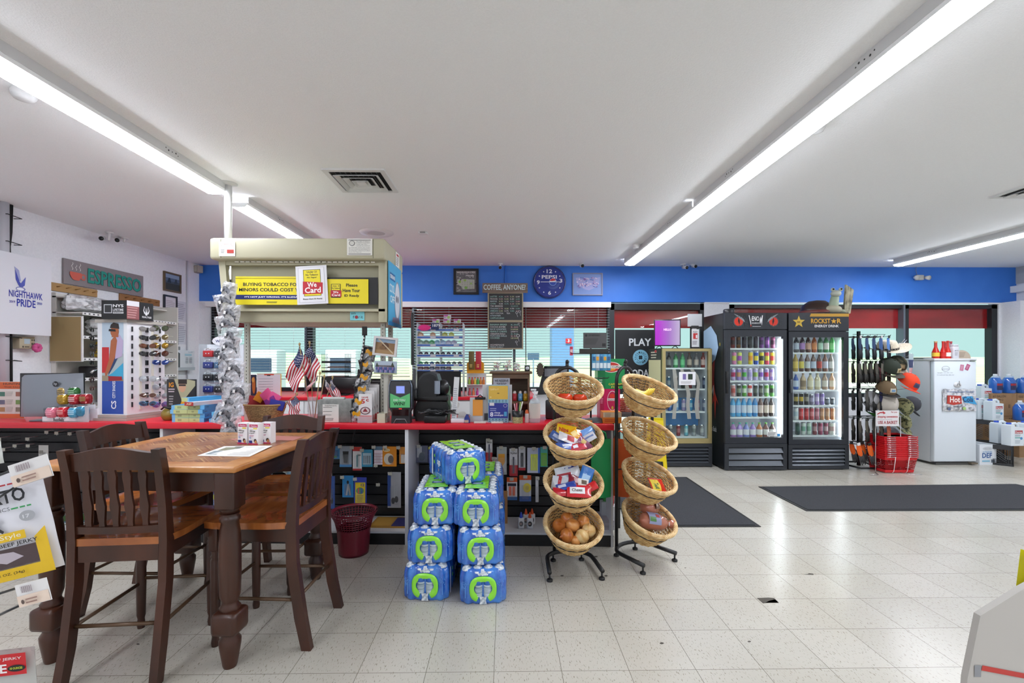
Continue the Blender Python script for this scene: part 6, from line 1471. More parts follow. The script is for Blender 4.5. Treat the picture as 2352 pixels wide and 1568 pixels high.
g=G();g.box(-.03,0,0,.03,.17,.05,P('8a8c90',.5),r=.006);g.box(.02,.02,.02,.034,.12,.045,P('2e2f33'));g.build('label_printer',None,'small grey receipt device on top of the white console','printer',loc=(WXL+.05,a[1]+.02,a[2]-.02+zt_))
aY0,aY1=L(117,700)[1],6.22;SD=.34
o=thing('wire_shelving','white wire shelf unit on the left wall filled with bags and boxes','shelf',(WXL,aY0,0))
g=G();SW=P('d8d6cf',.5);zt_=2.10
g.box(.001,-.0,.95,.012,aY1-aY0,zt_,SW);g.box(.012,aY1-aY0-.015,.95,SD,aY1-aY0,zt_,SW);g.box(.012,0,zt_-.05,SD*.6,aY1-aY0,zt_-.035,SW);g.box(.012,0,1.2,.05,.012,zt_,SW);g.build('shelf_back',o)
shz=[L(150,718)[2],L(150,768)[2]-.01,L(150,816)[2]-.015,1.20,1.02]
sx=SD
shz=[1.90,1.655,1.425,1.215]
for z in shz:
 g=G();g.box(.015,0,z-.012,SD-.02,aY1-aY0-.016,z,SW)
 g.box(SD-.02,0,z-.03,SD-.012,aY1-aY0-.016,z-.0,P('e4e4e2',.4))
 for k in range(26):y=k*(aY1-aY0-.03)/26;g.box(SD-.0125,y+.012,z-.022,SD-.011,y+.032,z-.008,P('55565a'))
 g.build('shelf',o)
g=G();g.box(0,0,0,.33,.018,.47,P('e0e0de',.5));g.box(.006,-.002,.006,.318,0,.462,P('a08a5e',.7));
q=WX(155,823,WXL+.36);g.build('cupboard_door',o,'tan faced open cupboard door',loc=(.005,-.02,1.385))
CLB=noisy('plastic_wrap','a8aaae','e6e8ea',(18,18,18),.15,.5,3,.35,.62)
for k,(y,z,w,h,lab)in enumerate(((.12,2.0,.42,.17,'clear plastic wrapped pack at the near end of the top shelf'),(.55,2.0,.40,.16,'clear plastic wrapped pack at the far end of the top shelf'),(.35,1.765,.34,.19,'clear plastic pack on the second shelf, nearer one'),(.72,1.755,.32,.16,'clear plastic pack on the second shelf, farther one'))):
 g=G();g.T=Matrix.Rotation(PI/2,4,'Z');crumple(g,(0,0,0),w,h,.24,CLB,50+k,14,8)
 g.build('wrapped_pack',None,lab,'package','wrapped packs on the wall shelves',None,(WXL+.17,aY0+y+.08,z+.003))
YB=noisy('yellow_bag','c9a21c','e8c73a',(14,14,14),.3,.3,3)
for k in range(4):
 g=G();g.T=Matrix.Rotation(PI/2,4,'Z');crumple(g,(0,0,0),.20,.06,.16,YB,70+k,8,5)
 g.build('yellow_pack',None,'yellow soft pack, %s from the bottom of the pile on the shelf'%ORD[k],'package','yellow packs piled on the third shelf',None,(WXL+.20,aY0+.42+.01*k,1.455+.043*k))
for k,(y,c_,art,lab)in enumerate(((.60,'2c2d30',[('l',.15,.55,.85,.9,3,'c8c8c8'),('l',.15,.1,.85,.4,4,'8a8a8a')],'black printed box on the third shelf'),(.76,'c6c0b0',[('e',.5,.75,.35,.12,'4a5a72'),('l',.15,.15,.85,.55,5,'9a9484')],'cream printed box on the third shelf'))):
 g=G();g.box(0,0,0,.145,.2,.155,P(c_,.5));g.art(.145,.155,art);g.build('product_box',None,lab,'box',None,None,(WXL+.3,aY0+y,1.4255),rz=PI/2)
for k,(y,z,w,h,lab)in enumerate(((.42,1.2155,.46,.12,'flat black machine on the fourth shelf'),(.70,.9225,.44,.22,'silver and black espresso machine part low by the display'))):
 o=thing('appliance',lab,'appliance',(WXL+.20,aY0+y,z),PI/2)
 g=G();g.box(-w/2,-.10,0,w/2,.10,h,P('26272a',.3),r=.015);g.build('casing',o)
 g=G();g.box(-w/2+.03,-.12,h*.3,w/2-.03,-.10,h*.62,P('9a9ca0',.25,.8),r=.006);g.build('front_bar',o)
 g=G();g.tube([(-w/2+.02,-.11,h*.8),(-w/2-.08,-.13,h*.6),(-w/2-.10,-.13,h*.45)],.012,CHROME,8);g.build('spout',o)
o=thing('side_cabinet','pale cabinet under the wall shelves beside the computer monitor','cabinet',(WXL,aY0-.02,0))
g=G();g.box(.002,0,0,.42,aY1-aY0,.92,P('cfcfcc',.5));g.build('body',o)
for k in range(3):g=G();g.box(.42,.02+k*.43,.1,.436,.43+k*.43,.88,P('dadad8',.5));g.build('cabinet_door',o)
# goods on the sales counter, left to right
def cthing(name,label,cat,px,ly,rz=0,group=None):
 q=K(px,ly);return thing(name,label,cat,q,rz+CK,group),q
def cflat(name,label,cat,px0,py0,px1,py1,ly,bg,items,t=.004,rz=0,rx=0,group=None):
 """upright printed panel on the counter between columns px0, px1"""
 a=K(px0,ly);b_=K(px1,ly);zt_=hz(py0,a);zb_=max(hz(py1,a),CT+.0005)
 return sign(name,label,cat,(a[0],a[1],zb_),(b_-a).length,zt_-zb_,bg,items,rz=CK+rz,rx=rx,t=t,group=group)
CT1=CT+.0006
cflat('hunting_poster','orange and white hunting poster standing at the left end of the counter','poster',-40,876,56,960,.22,'ddd5cf',[('r',0,.80,1,.99,'cf6233'),('t','HUNTING',.5,.91,.47,.06,'5a3f33'),('t','THIS FALL?',.52,.83,.42,.04,'6a4030'),('r',0,0,1,.12,'d86c40'),('r',.40,.60,.54,.72,'4a7a6a'),('r',.40,.38,.54,.50,'6a6a80'),('r',.40,.18,.54,.30,'b08a60'),('r',.80,.60,.95,.72,'a06a5a'),('r',.80,.38,.95,.50,'7a9a5a'),('r',.80,.18,.95,.30,'8a8070'),('l',.57,.60,.76,.74,5,'b8b0aa'),('l',.57,.38,.76,.52,5,'b8b0aa'),('l',.57,.18,.76,.32,5,'b8b0aa')])
o,q=cthing('computer_monitor','grey computer monitor with its back to the viewer and round white logo','monitor',122,.13,rad(4))
w=wd(140,q);h=hz(860,q)-CT;
g=G()
def mb(u,v):
 x=(u-.5)*w*(1-.03*v);return(x,-.045*(math.sin(PI*u)**.5)*(math.sin(PI*min(1,.1+v*.9))**.5)-.005,.03+v*(h-.03)+.012*(u))
MG=P('8d929a',.35,.5)
g.grid(mb,20,14,MG);g.build('rear_shell',o)
g=G();g.box(-w/2-.006,-.006,.03,w/2-.006,.012,h+.012,P('17181b',.3),r=.004);g.build('bezel',o)
g=G();c=(.06*w/.45,-.052,h*.80);N=24
g.add([(c[0]+.022*math.cos(i*2*PI/N),c[1],c[2]+.022*math.sin(i*2*PI/N))for i in range(N)],[tuple(range(N))],P('1c1d22',.3))
g.text('hp',c[0]-.012,c[2]-.014,.024,.028,c[1]-.001,P('c9ccd2',.3),False);g.build('logo',o)
g=G();g.box(-.10,-.09,0,.10,.06,.012,P('6a6e76',.3,.6),r=.004);g.tube([(0,-.03,.01),(0,-.045,.10)],.025,P('6a6e76',.3,.6));g.build('stand',o)
o,q=cthing('candle_tray','white two-tier cardboard tray of squat colourful scented cans','display tray',148,.03)
CW=P('e9e9ee',.45)
sc_=depth(q)/F
g=G();w2=116*sc_
g.box(-w2*.45,0,0,w2*.32,.08,.008,CW);g.box(-w2*.45,0,0,w2*.22,.004,12*sc_,CW);g.art(w2*.6,12*sc_,[('t','BuzzBallz',.38,.2,.36,.55,'1c1c1c')],-w2*.45,0,0)
g.add([(w2*.22,0,0),(w2*.5,0,0),(w2*.5,0,40*sc_),(w2*.42,0,36*sc_),(w2*.22,0,12*sc_)],[(0,1,2,3,4),(4,3,2,1,0)],CW)
g.box(-w2*.22,.085,0,w2*.46,.17,28*sc_,CW);g.box(-w2*.22,.082,27*sc_,w2*.42,.086,38*sc_,CW);g.art(w2*.6,11*sc_,[('t','BuzzBallz',.38,.2,.36,.55,'1c1c1c')],-w2*.22,27*sc_,.082)
g.build('tray',o)
def ballcan(px,py,ly,col,col2,lab,r=12.5):
 p=K(px,ly);z=hz(py,p);R=r*depth(p)/F
 g=G();g.lathe([(R*.7,-R*.95),(R*.95,-R*.55),(R,0),(R*.95,R*.5),(R*.72,R*.85)],P(col,.18,.3,coat=.5),20)
 g.lathe([(R*.74,R*.82),(R*.70,R*.95),(R*.60,R*.92),(0,R*.9)],P('d0d2d6',.2,.9),20)
 for k in range(3):g.grid(lambda u,v:((R*1.012)*math.sin(-1+1.6*u)*math.cos(.5*(v+k-1.5)*.5),-(R*1.012)*math.cos(-1+1.6*u),(k-1.2)*R*.3+v*R*.12),8,1,P(col2,.3))
 g.build('ball_can',None,lab,'can','squat ball cans in the tray',None,(p[0],p[1],z))
for a in((147,900,.125,'b5985a','3a3020','tan squat can on the top tier of the cans'),(172,900,.125,'2a6a2e','b0d0b0','green squat can on the top tier'),(147,916,.10,'b8922a','8a6a1c','amber squat can in the upper tray'),(173,916,.10,'b01f2c','e8d8d8','red squat can in the upper tray'),(198,915,.11,'a02028','8a9a4a','red and green squat can at the end of the upper tray'),(121,946,.035,'e07a90','f0a8b8','pink squat can in the lower tray'),(147,945,.035,'c81f2f','e8b8b8','red squat can in the lower tray'),(172,946,.035,'4a9ac0','c8e0ec','light blue squat can in the lower tray'),(190,943,.05,'3a8ab0','2a5a6a','teal squat can at the end of the lower tray')):ballcan(*a)
def Kw(px,d):
 p=W(px,900,d);return(p[0],p[1])
A_,B_2,C_2=Kw(224,3.72),Kw(292,3.69),Kw(378,4.02)
D_=(A_[0]+C_2[0]-B_2[0]+.05,C_2[1]+.02)
zt_=W(250,733,3.70)[2]
o=thing('sunglasses_display','white angular sunglasses tower with a swimmer photo panel','display stand',(B_2[0],B_2[1],0))
def rel(p):return(p[0]-B_2[0],p[1]-B_2[1])
def grow(pts,e):
 cx=sum(p[0]for p in pts)/len(pts);cy_=sum(p[1]for p in pts)/len(pts)
 return[(cx+(x-cx)*(1+e),cy_+(y-cy_)*(1+e))for x,y in pts]
ft=[rel(p)for p in(A_,B_2,C_2,D_)]
TW=P('e4e5e9',.45);WG=noisy('grey_limed_wood','a29c94','b8b2aa',(4,4,90),.5)
g=G();g.prism(ft,.965,zt_-.025,TW);g.build('tower_body',o)
for e_,a_,b_ in((.07,zt_-.025,zt_),(.07,.945,.968),(.12,CT,.943)):g=G();g.prism(grow(ft,e_),a_,b_,WG);g.build('wood_board',o)
wf=math.hypot(ft[0][0],ft[0][1]);af=math.atan2(-ft[0][1],-ft[0][0])
g=G();g.T=Matrix.Translation((ft[0][0],ft[0][1],.975))@Matrix.Rotation(af,4,'Z');hh=zt_-1.0
SKN='a8603c'
g.art(wf*.72,hh,[('r',0,.30,1,1,'b6c8d8'),('r',0,.30,1,.66,'a8b4b8'),('r',0,0,1,.36,'2b4fa8'),('r',0,.36,1,.42,'9a8a70'),('r',.0,.45,.33,.73,'c0282c'),('p',[(.5,.45),(1,.56),(1,.38),(.28,.38),(.3,.42)],'3aa3cc'),('p',[(.30,.42),(.55,.52),(.85,.66),(.72,.68),(.4,.6)],'28406a'),('p',[(.62,.60),(.95,.63),(1,.80),(.82,.87),(.68,.84)],'b8a8c8'),('p',[(.42,.80),(.62,.86),(.72,.80),(.62,.62),(.34,.46),(.18,.41),(.14,.44),(.34,.60)],SKN),('p',[(.46,.84),(.78,.84),(.76,.95),(.5,.95)],SKN),('e',.60,.90,.20,.06,SKN),('p',[(.38,.94),(.82,.93),(.78,.985),(.55,1),(.42,.975)],'2b211c'),('p',[(.32,.905),(.66,.90),(.64,.925),(.34,.93)],'141416'),('p',[(.32,.36),(.95,.37),(.95,.41),(.3,.415)],'9a1f2c')],wf*.16,0)
g.T=g.T@Matrix.Translation((wf*.62,0,.09))@Matrix.Rotation(-PI/2,4,'Y')
g.text('CITY SHADES',.035,0,.135,.026,-.004,P('e6eaf4',.4));g.text('CS',-.050,-.008,.065,.045,-.004,P('e6eaf4',.4))
g.build('photo_panel',o,'photo panel of a swimmer in sunglasses above a blue name plate')
ang=math.atan2(C_2[1]-B_2[1],C_2[0]-B_2[0]);Wc=math.hypot(C_2[0]-B_2[0],C_2[1]-B_2[1])
rowsY=[756,776,795,813,833,851,871,889,909,928]
g=G();g.T=Matrix.Rotation(ang,4,'Z')
for py in rowsY:
 z=hz(py,(B_2[0],B_2[1]));z=EYE+(HOR-py)/F*(B_2[1]+.02)
 for x in(.10,.46,.50,.84):g.box(Wc*x,-.012,z-.02,Wc*x+.006,0,z+.02,P('222226'))
for x in(.30,.62):g.box(Wc*x,-.006,1.0,Wc*x+.02,0,zt_-.08,P('d8d4c8',.3))
g.build('peg_row',o)
def shades(label,loc,rz,lens,frm,k):
 o=thing('sunglasses',label,'sunglasses',loc,rz,'sunglasses on the white tower')
 g=G();fm=P(frm,.3,.3)
 for s_ in(-1,1):
  pts=[(s_*.034+.027*math.cos(a),-.012-.004*math.cos(a)*s_,.020*math.sin(a)*(1.15 if k%2 else .9)+.004*math.cos(a)*s_)for a in[i*PI/7 for i in range(14)]]
  g.tube(pts,.0022,fm,5,closed=True)
 g.tube([(-.008,-.014,.006),(0,-.017,.010),(.008,-.014,.006)],.0025,fm,5)
 for s_ in(-1,1):g.tube([(s_*.062,-.010,.010),(s_*.064,.05,.008)],.002,fm,5)
 g.build('frame',o)
 for s_ in(-1,1):
  g=G();pts=[(s_*.034+.026*math.cos(a),-.0135,.019*math.sin(a)*(1.15 if k%2 else .9))for a in[i*PI/8 for i in range(16)]]
  g.add([(s_*.034,-.019,0)]+pts,[(0,i+1,(i+1)%16+1)for i in range(16)],P(lens,.06,.3,coat=1));g.build('lens',o)
 return o
SG=[(0,0,'8a8684','5a5450','grey lens metal'),(0,1,'4a5238','2c2e26','olive wraparound'),(1,0,'26282c','17181a','black'),(1,1,'7a6a44','b8b0a0','gold edged'),(2,0,'6a3a22','4a3020','amber brown'),(2,1,'a8801c','6a5a2a','yellow lens'),(3,0,'2c2c2e','1c1c1e','black sport'),(3,1,'5a2c1c','3a2018','brown sport'),(4,1,'1c3a8a','244a9c','bright blue sport'),(6,0,'b0b4ba','a8aab0','mirrored round'),(6,1,'c4c8ce','b4b6bc','silver mirrored'),(7,1,'a8acb4','b0b4ba','chrome mirrored'),(8,0,'5a3424','c0b8b0','brown aviator'),(8,1,'9a9ea6','c4c8cc','pale mirrored'),(9,0,'1c3c5a','3a8ab8','turquoise framed'),(9,1,'6a5a9a','6a3aa8','purple framed')]
cols_=['left','right']
for k,(r_,c_,lens,frm,nm_)in enumerate(SG):
 x=Wc*(.40 if c_==0 else .74);z=EYE+(HOR-rowsY[r_]+1)/F*(B_2[1]+.05+.2*c_)
 p=(B_2[0]+x*math.cos(ang)+.055*math.sin(ang),B_2[1]+x*math.sin(ang)-.055*math.cos(ang),z)
 shades('%s sunglasses, %s column, %s row of the white tower'%(nm_,cols_[c_],ORD[r_]),p,rad(12),lens,frm,k)
for k,py in enumerate((757,776,795,814,833,871,891,932)):
 p=W(217,py,3.80);shades('dark sunglasses jutting from the hidden left side of the tower, %s from the top'%ORD[k],(p[0]+.0,3.80,p[2]),rad(-60),('26272b','1c1d20','22262e','6a6c70','1a1a1c','5a3a30','7a4a38','8a5a48')[k],('1a1a1c','17171a','202226','4a4c50','17171a','3a2a26','5a3a30','6a4a3c')[k],k)
q=W(234,727,3.80)
g=G();zz=zt_+.0005;bw=wd(58,q);bh=wd(42,q)
a,b_,c,=(W(233,0,3.66),W(291,0,3.66),W(352,0,3.90));dd_=(a[0]+c[0]-b_[0],c[1]+.0)
o=thing('eyewear_carton','black eyewear carton with antler emblem on top of the sunglasses tower','box',(a[0],a[1],zz))
pr=[(0,0),(b_[0]-a[0],b_[1]-a[1]),(c[0]-a[0],c[1]-a[1]),(dd_[0]-a[0],dd_[1]-a[1])]
g=G();g.prism(pr,0,.145,P('18191b',.5));g.build('carton_body',o)
g=G();w=b_[0]-a[0];g.art(w,.145,[('r',.10,.30,.42,.78,'bdbfc4'),('r',.13,.34,.39,.74,'2c2d30'),('t','NYS',.46,.62,.42,.16,'e6e6e8'),('t','LIFETIME',.46,.42,.42,.13,'d4d4d8'),('r',.46,.28,.88,.38,'c8c8cc'),('t','WARRANTY',.48,.295,.38,.07,'2a2a2c')])
w2_=math.hypot(c[0]-b_[0],c[1]-b_[1]);g.T=Matrix.Translation((b_[0]-a[0],b_[1]-a[1],0))@Matrix.Rotation(math.atan2(c[1]-b_[1],c[0]-b_[0]),4,'Z')
g.art(w2_,.145,[('r',0,0,.45,1,'8a5254'),('r',0,.72,.45,1,'d0d0d4'),('l',.02,.05,.43,.7,5,'b88a88'),('t','REALTREE',.56,.14,.36,.10,'d8d8dc'),('e',.72,.38,.05,.10,'d8d8dc'),('p',[(.64,.35),(.60,.55),(.64,.80),(.655,.78),(.63,.56),(.68,.42)],'d8d8dc'),('p',[(.80,.35),(.84,.55),(.80,.80),(.785,.78),(.81,.56),(.76,.42)],'d8d8dc'),('p',[(.69,.45),(.69,.7),(.70,.7),(.715,.48)],'d8d8dc'),('p',[(.75,.45),(.75,.7),(.74,.7),(.725,.48)],'d8d8dc')])
g.build('printing',o)
q=K(420,.26)
g=G();wq=wd(68,q);hq=hz(871,q)-CT
g.box(0,0,0,wq,.01,hq,P('2a2a2c',.4))
g.art(wq,hq,[('t','IG',.08,.80,.16,.12,'e0921e'),('l',.06,.66,.34,.78,2,'c8b8c0'),('l',.08,.34,.26,.60,4,'9a9a9c'),('p',[(.26,1),(.70,1),(.98,.96),(.98,.80),(.62,.45),(.55,.40)],'a8a484'),('e',.54,.82,.13,.15,'c89a7c'),('p',[(.40,.88),(.40,1),(.70,1),(.70,.88)],'2c221e'),('p',[(.42,.83),(.66,.83),(.66,.87),(.42,.87)],'1c1c1e'),('p',[(.40,.05),(.62,.05),(.62,.52),(.58,.55),(.30,.05)],'e0a11c'),('p',[(.62,.10),(1,.10),(1,.85),(.62,.50)],'1c1c20')])
g.build('eyeglass_poster',None,'black and yellow eyeglass poster showing a man wearing glasses','poster',None,None,(K(383,.26)[0],K(383,.26)[1],CT1),rz=rad(-2))
g=G();g.sph((0,0,.045),.055,.05,.055,P('8a7a30',.35),18,10,-50,90);g.tube([(-.03,-.04,.09),(0,-.05,.11),(.04,-.03,.09)],.008,BLK,6)
q=K(388,.16);g.build('olive_cap',None,'shiny olive cap lying before the eyeglass poster','cap',loc=(q[0],q[1],CT1+.0))
BX=[('4a9ad0','c4cc88'),('4fa0d6','cad28e'),('3f92ca','c0c884'),('56a6dc','ccd492')]
q0=K(394,.05)
zs=CT1
for k in range(4):
 g=G();w,d,h=.225,.20,.0315
 w=wd(76,q0)
 g.box(0,0,0,w,d,h,P('3a90c8',.4))
 g.art(w,h,[('r',0,0,.10,1,'78b8e4'),('r',.10,0,.86,1,'c2ca8c'),('r',.18,.25,.30,.75,'9aa070'),('r',.52,.0,.53,1,'8a9068'),('t','OK',.66,.3,.08,.4,'7a8060'),('r',.86,0,1,1,'6ab0e0')])
 g.T=Matrix.Translation((w,0,0))@Matrix.Rotation(PI/2,4,'Z');g.art(d,h,[('l',.1,.35,.3,.7,1,'2a5a7a')])
 g.build('label_box',None,'flat blue and pale green box, %s from the bottom of the counter pile'%ORD[k],'box','blue boxes piled on the counter',None,(q0[0]+(.004,-.004,-.010,-.008)[k],q0[1]+.01*(k%2),zs+k*.0322),rz=rad((-1,1,0,2)[k])+CK)
zs+=4*.0322
g=G();w=.085;g.box(0,0,0,.09,.30,.028,P('d4d0d4',.4));g.art(.09,.028,[('r',0,0,1,1,'b02a2c'),('t','ASP',.2,.25,.6,.5,'e8d0a8')]);q=K(424,.03)
g.build('red_end_box',None,'long white box with red printed end lying on the blue boxes','box',None,None,(q[0],q[1],zs),rz=rad(-18));
g=G();g.box(0,0,0,.09,.26,.030,P('3f9ad2',.4));g.art(.09,.03,[('r',0,0,.78,1,'c6ce8e'),('r',.78,0,1,1,'78b8e4')]);q=K(417,.07)
g.build('label_box',None,'loose flat blue box topmost on the pile, above the red-ended box','box','blue boxes piled on the counter',None,(q[0],q[1],zs+.0285),rz=rad(-22))
for k in range(3):
 g=G();w=wd((30,24,30)[k],q0);g.box(0,0,0,w,.10,.026,P('58aede',.4));g.art(w,.026,[('r',.68,.1,1,.9,'d8c8c4'),('l',.72,.3,.95,.7,1,'b86a4a')])
 q=K((480,487,486)[k],.04);g.build('small_blue_box',None,'small light blue box, %s from the bottom beside the silver strand'%ORD[k],'box','small blue boxes on the counter',None,(q[0],q[1],CT1+k*.0265),rz=CK)
q=K(515,.05);g=G();g.box(-.012,0,0,.012,.02,.05,P('141416'));g.build('black_block',None,'small black block on the counter beside the silver strand','block',loc=(q[0],q[1],CT1))
Yw=3.98
o=thing('case_display','clear rack of boxed device cases under an oval white header card','display rack',(W(457,900,Yw)[0],Yw,CT1))
w=W(560,0,Yw)[0]-W(457,0,Yw)[0];zh_=W(500,790,Yw)[2]-CT1
g=G();AC=P('d4dde4',.1,0,.45)
g.box(0,.10,0,w,.108,zh_,P('dfe4ea',.3));g.box(0,0,0,w,.11,.01,AC);g.box(0,0,0,.004,.10,zh_,AC);g.box(w-.004,0,0,w,.10,zh_,AC);g.build('clear_frame',o)
g=G();c=(W(507,782,Yw)[0]-o.location[0],W(507,782,Yw)[2]-CT1);N=28
pts=[(c[0]+.13*math.cos(i*2*PI/N),c[1]+.05*math.sin(i*2*PI/N)*(1 if math.sin(i*2*PI/N)>0 else .9))for i in range(N)]
g.ext(pts,.09,.094,P('e8e8ee',.4));g.text('WEGACELL',c[0]-.10,c[1]-.012,.19,.022,.0885,P('3a3a72'));g.build('header_card',o)
o_w=o
CS=[('b02a30','red'),('3a3c42','black open'),('2c3a7a','navy'),('4a6a8a','blue open'),('26282c','black'),('2c2d30','charcoal'),('2f3c80','royal blue'),('3a3a3c','dark grey')]
for k in range(8):
 r_,c_=k//2,k%2
 p=W(481+24*c_,(812,838,866,893)[r_],Yw+.02);ww=wd(22 if c_==0 else 18,p)
 g=G();g.box(-ww/2-.005,0,-.045,ww/2+.005,.004,.045,P('c9d2da',.3));g.box(-ww/2,-.028,-.028,ww/2,0,.026,P(CS[k][0],.3),r=.006);
 for s_ in(-1,1):g.box(s_*.012-.004,-.03,-.002,s_*.012+.004,-.027,.006,P('d4d4d8'));
 g.tube([(-.02,-.015,.03),(-.01,-.015,.045),(.01,-.015,.045),(.02,-.015,.03)],.0025,CHROME,5)
 g.build('device_case',None,'%s device case in the clear rack, row %s from the top'%(CS[k][1],ORD[r_]),'case','cases in the clear rack',None,(p[0],Yw+.02,p[2]))
q=K(609,.10)
o=thing('fabric_basket','small oval woven basket on the counter filled with coloured felt pouches','basket',(q[0],q[1],CT1))
hb_=hz(930,q)-CT
WK2=noisy('fine_wicker','8a6a44','c4a070',(90,90,160),.6,.4,3)
g=G();g.lathe([(.10,0),(.118,.015),(.145,hb_*.7),(.158,hb_)],WK2,36,sy=.62);g.lathe([(.150,hb_),(.138,hb_*.7),(.10,.012),(0,.012)],WK2,36,sy=.62)
for j in range(11):
 z=.008+j*(hb_-.012)/11;R_=.112+.045*(z/hb_)
 g.tube([((R_+.003*(1 if(i+j)%2 else-1))*math.cos(2*PI*i/44),.62*(R_+.003*(1 if(i+j)%2 else-1))*math.sin(2*PI*i/44),z)for i in range(44)],.0045,WK2,4,closed=True)
g.build('woven_body',o)
g=G();g.tube([(.156*math.cos(2*PI*i/40),.097*math.sin(2*PI*i/40),hb_+.003)for i in range(40)],.008,P('b08a58',.6),6,closed=True);g.build('rim',o)
for k,(px,py,wpx,hpx,c_,ry,lab)in enumerate(((592,926,48,30,'8a1218',10,'dark red felt pouch leaning at the left of the woven basket'),(596,912,20,22,'e0861e',28,'orange felt pouch standing in the woven basket'),(613,908,26,26,'e0508a',-42,'pink felt pouch standing in the middle of the woven basket'),(630,914,26,22,'d8508a',30,'pink folded pouch corner at the right of the woven basket'),(622,925,26,26,'7a1f7a',-30,'purple felt pouch in the woven basket'),(636,930,34,22,'2a2a88',12,'royal blue felt pouch at the front right of the basket'))):
 p=K(px,.06+.012*(5-k));z=hz(py,p);w,h=wd(wpx,p),wd(hpx,p)
 g=G();g.box(-w/2,-.006,-h/2,w/2,.006,h/2,P(c_,.8),r=.005)
 g.build('felt_pouch',None,lab,'pouch','felt pouches in the woven basket',None,(p[0],p[1],z),ry=rad(ry),rx=rad(-12))
def flag(px,py,ex,ey,hv,fv,lab,ly=.12,seed=0):
 """staff from (px,py) to (ex,ey); hoist and fly of the cloth as photo vectors"""
 t=K(px,ly);t[2]=hz(py,t);b_=K(ex,ly);b_[2]=max(hz(ey,b_),CT1)
 o=thing('stick_flag',lab,'flag',t,0,'american stick flags in the vase')
 g=G();g.cyl((0,0,0),b_-t,.004,P('a8906a',.5),n=8);g.sph((0,0,.006),.008,.008,.014,P('b8a070',.4));g.build('staff',o)
 s_=depth(t)/F;H_=Vector((hv[0],0,-hv[1]))*s_;W_=Vector((fv[0],0,-fv[1]))*s_
 g=G();fb=P('b81f32',.7);fw_=P('e8e4e6',.7);fu=P('28345e',.7)
 def cl(u,v):return(Vector((0,0,-.012))+H_*u+W_*v+Vector((.004*math.sin(v*8+seed),-.006+.014*math.sin(v*6+u*8+seed),-.006*math.sin(u*7+seed))))[:]
 for k in range(13):g.grid(lambda u,v:cl((k+u)/13,v),1,12,fb if k%2==0 else fw_)
 for q_ in(-1,1):
  g.grid(lambda u,v:(Vector(cl(u*.54,v*.42))+Vector((0,q_*.0015,0)))[:],6,6,fu)
  for i in range(6):
   for j in range(5):
    c_=Vector(cl(.045+.085*i,.04+.078*j+.03*(i%2)))+Vector((0,q_*.0028,0));r=.0034
    g.add([(c_+Vector((r*math.cos(a),0,r*math.sin(a))))[:]for a in[m_*2*PI/5 for m_ in range(5)]],[tuple(range(5))],fw_)
 g.build('cloth',o)
flag(688,792,716,965,(22,42),(-32,70),'larger flag with its stars up, left of the pair in the vase',.16,0)
flag(711,788,720,965,(26,48),(-20,46),'larger flag standing straight behind the others in the vase',.20,2)
flag(735,858,722,965,(-14,22),(-26,26),'small bunched flag in front at the centre of the vase',.10,4)
flag(745,866,728,965,(12,16),(12,34),'small flag folded to the right of the vase',.12,1)
flag(764,868,735,965,(-12,18),(21,38),'small flag spreading furthest right from the vase',.14,3)
flag(682,906,656,926,(-22,16),(10,34),'smallest flag hanging over the edge of the woven basket',.04,5)
q=K(718,.14)
o=thing('clear_vase','clear cylinder vase holding the stick flags','vase',(q[0],q[1],CT1))
g=G();GV=P('dfe8ee',.05,0,.28);g.lathe([(.036,0),(.038,.19)],GV,20,caps=False);g.lathe([(.036,0),(.036,.006)],GV,20);g.build('glass',o)
cf=[K(729,.06),K(806,.06)];h=hz(918,cf[0])-CT
o=thing('supplements_box','grey marbled donation box with a white card on its front','box',(cf[0][0],cf[0][1],CT1),CK)
w=(cf[1]-cf[0]).length
g=G();g.box(0,0,0,w,.14,h,noisy('grey_marble_print','6e706e','8c8e8a',(22,22,22),.5,0,3),r=.003);g.build('box_body',o)
g=G();g.box(w*.16,-.003,.002,w*.64,-.001,h*.80,P('dddad4',.5));g.art(w*.48,h*.8,[('t','Supplements',.14,.86,.74,.10,'2c2c2c',False),('l',.04,.80,.8,.84,1,'222222'),('l',.04,.58,.8,.62,1,'222222'),('l',.04,.38,.75,.42,1,'222222'),('l',.12,.08,.85,.25,2,'9a9a98')],w*.16,.002,-.003);g.build('card',o)
g=G();g.box(w*.1,.03,h,w*.75,.06,h+.018,P('c9ccc8',.4),r=.003);g.build('lid_bar',o)
o,q=cthing('coupon_rack','clear stepped rack of white and red save five cents coupons','brochure holder',838,.05)
g=G();CLR=P('e4ecf2',.08,0,.3);wr=wd(34,q)
g.box(-wr/2,0,0,wr/2,.22,.006,CLR);g.box(-wr/2,0,0,-wr/2+.003,.22,.10,CLR);g.box(wr/2-.003,0,0,wr/2,.22,.10,CLR);g.box(-wr/2,-.003,0,wr/2,0,.05,CLR);g.build('clear_stand',o)
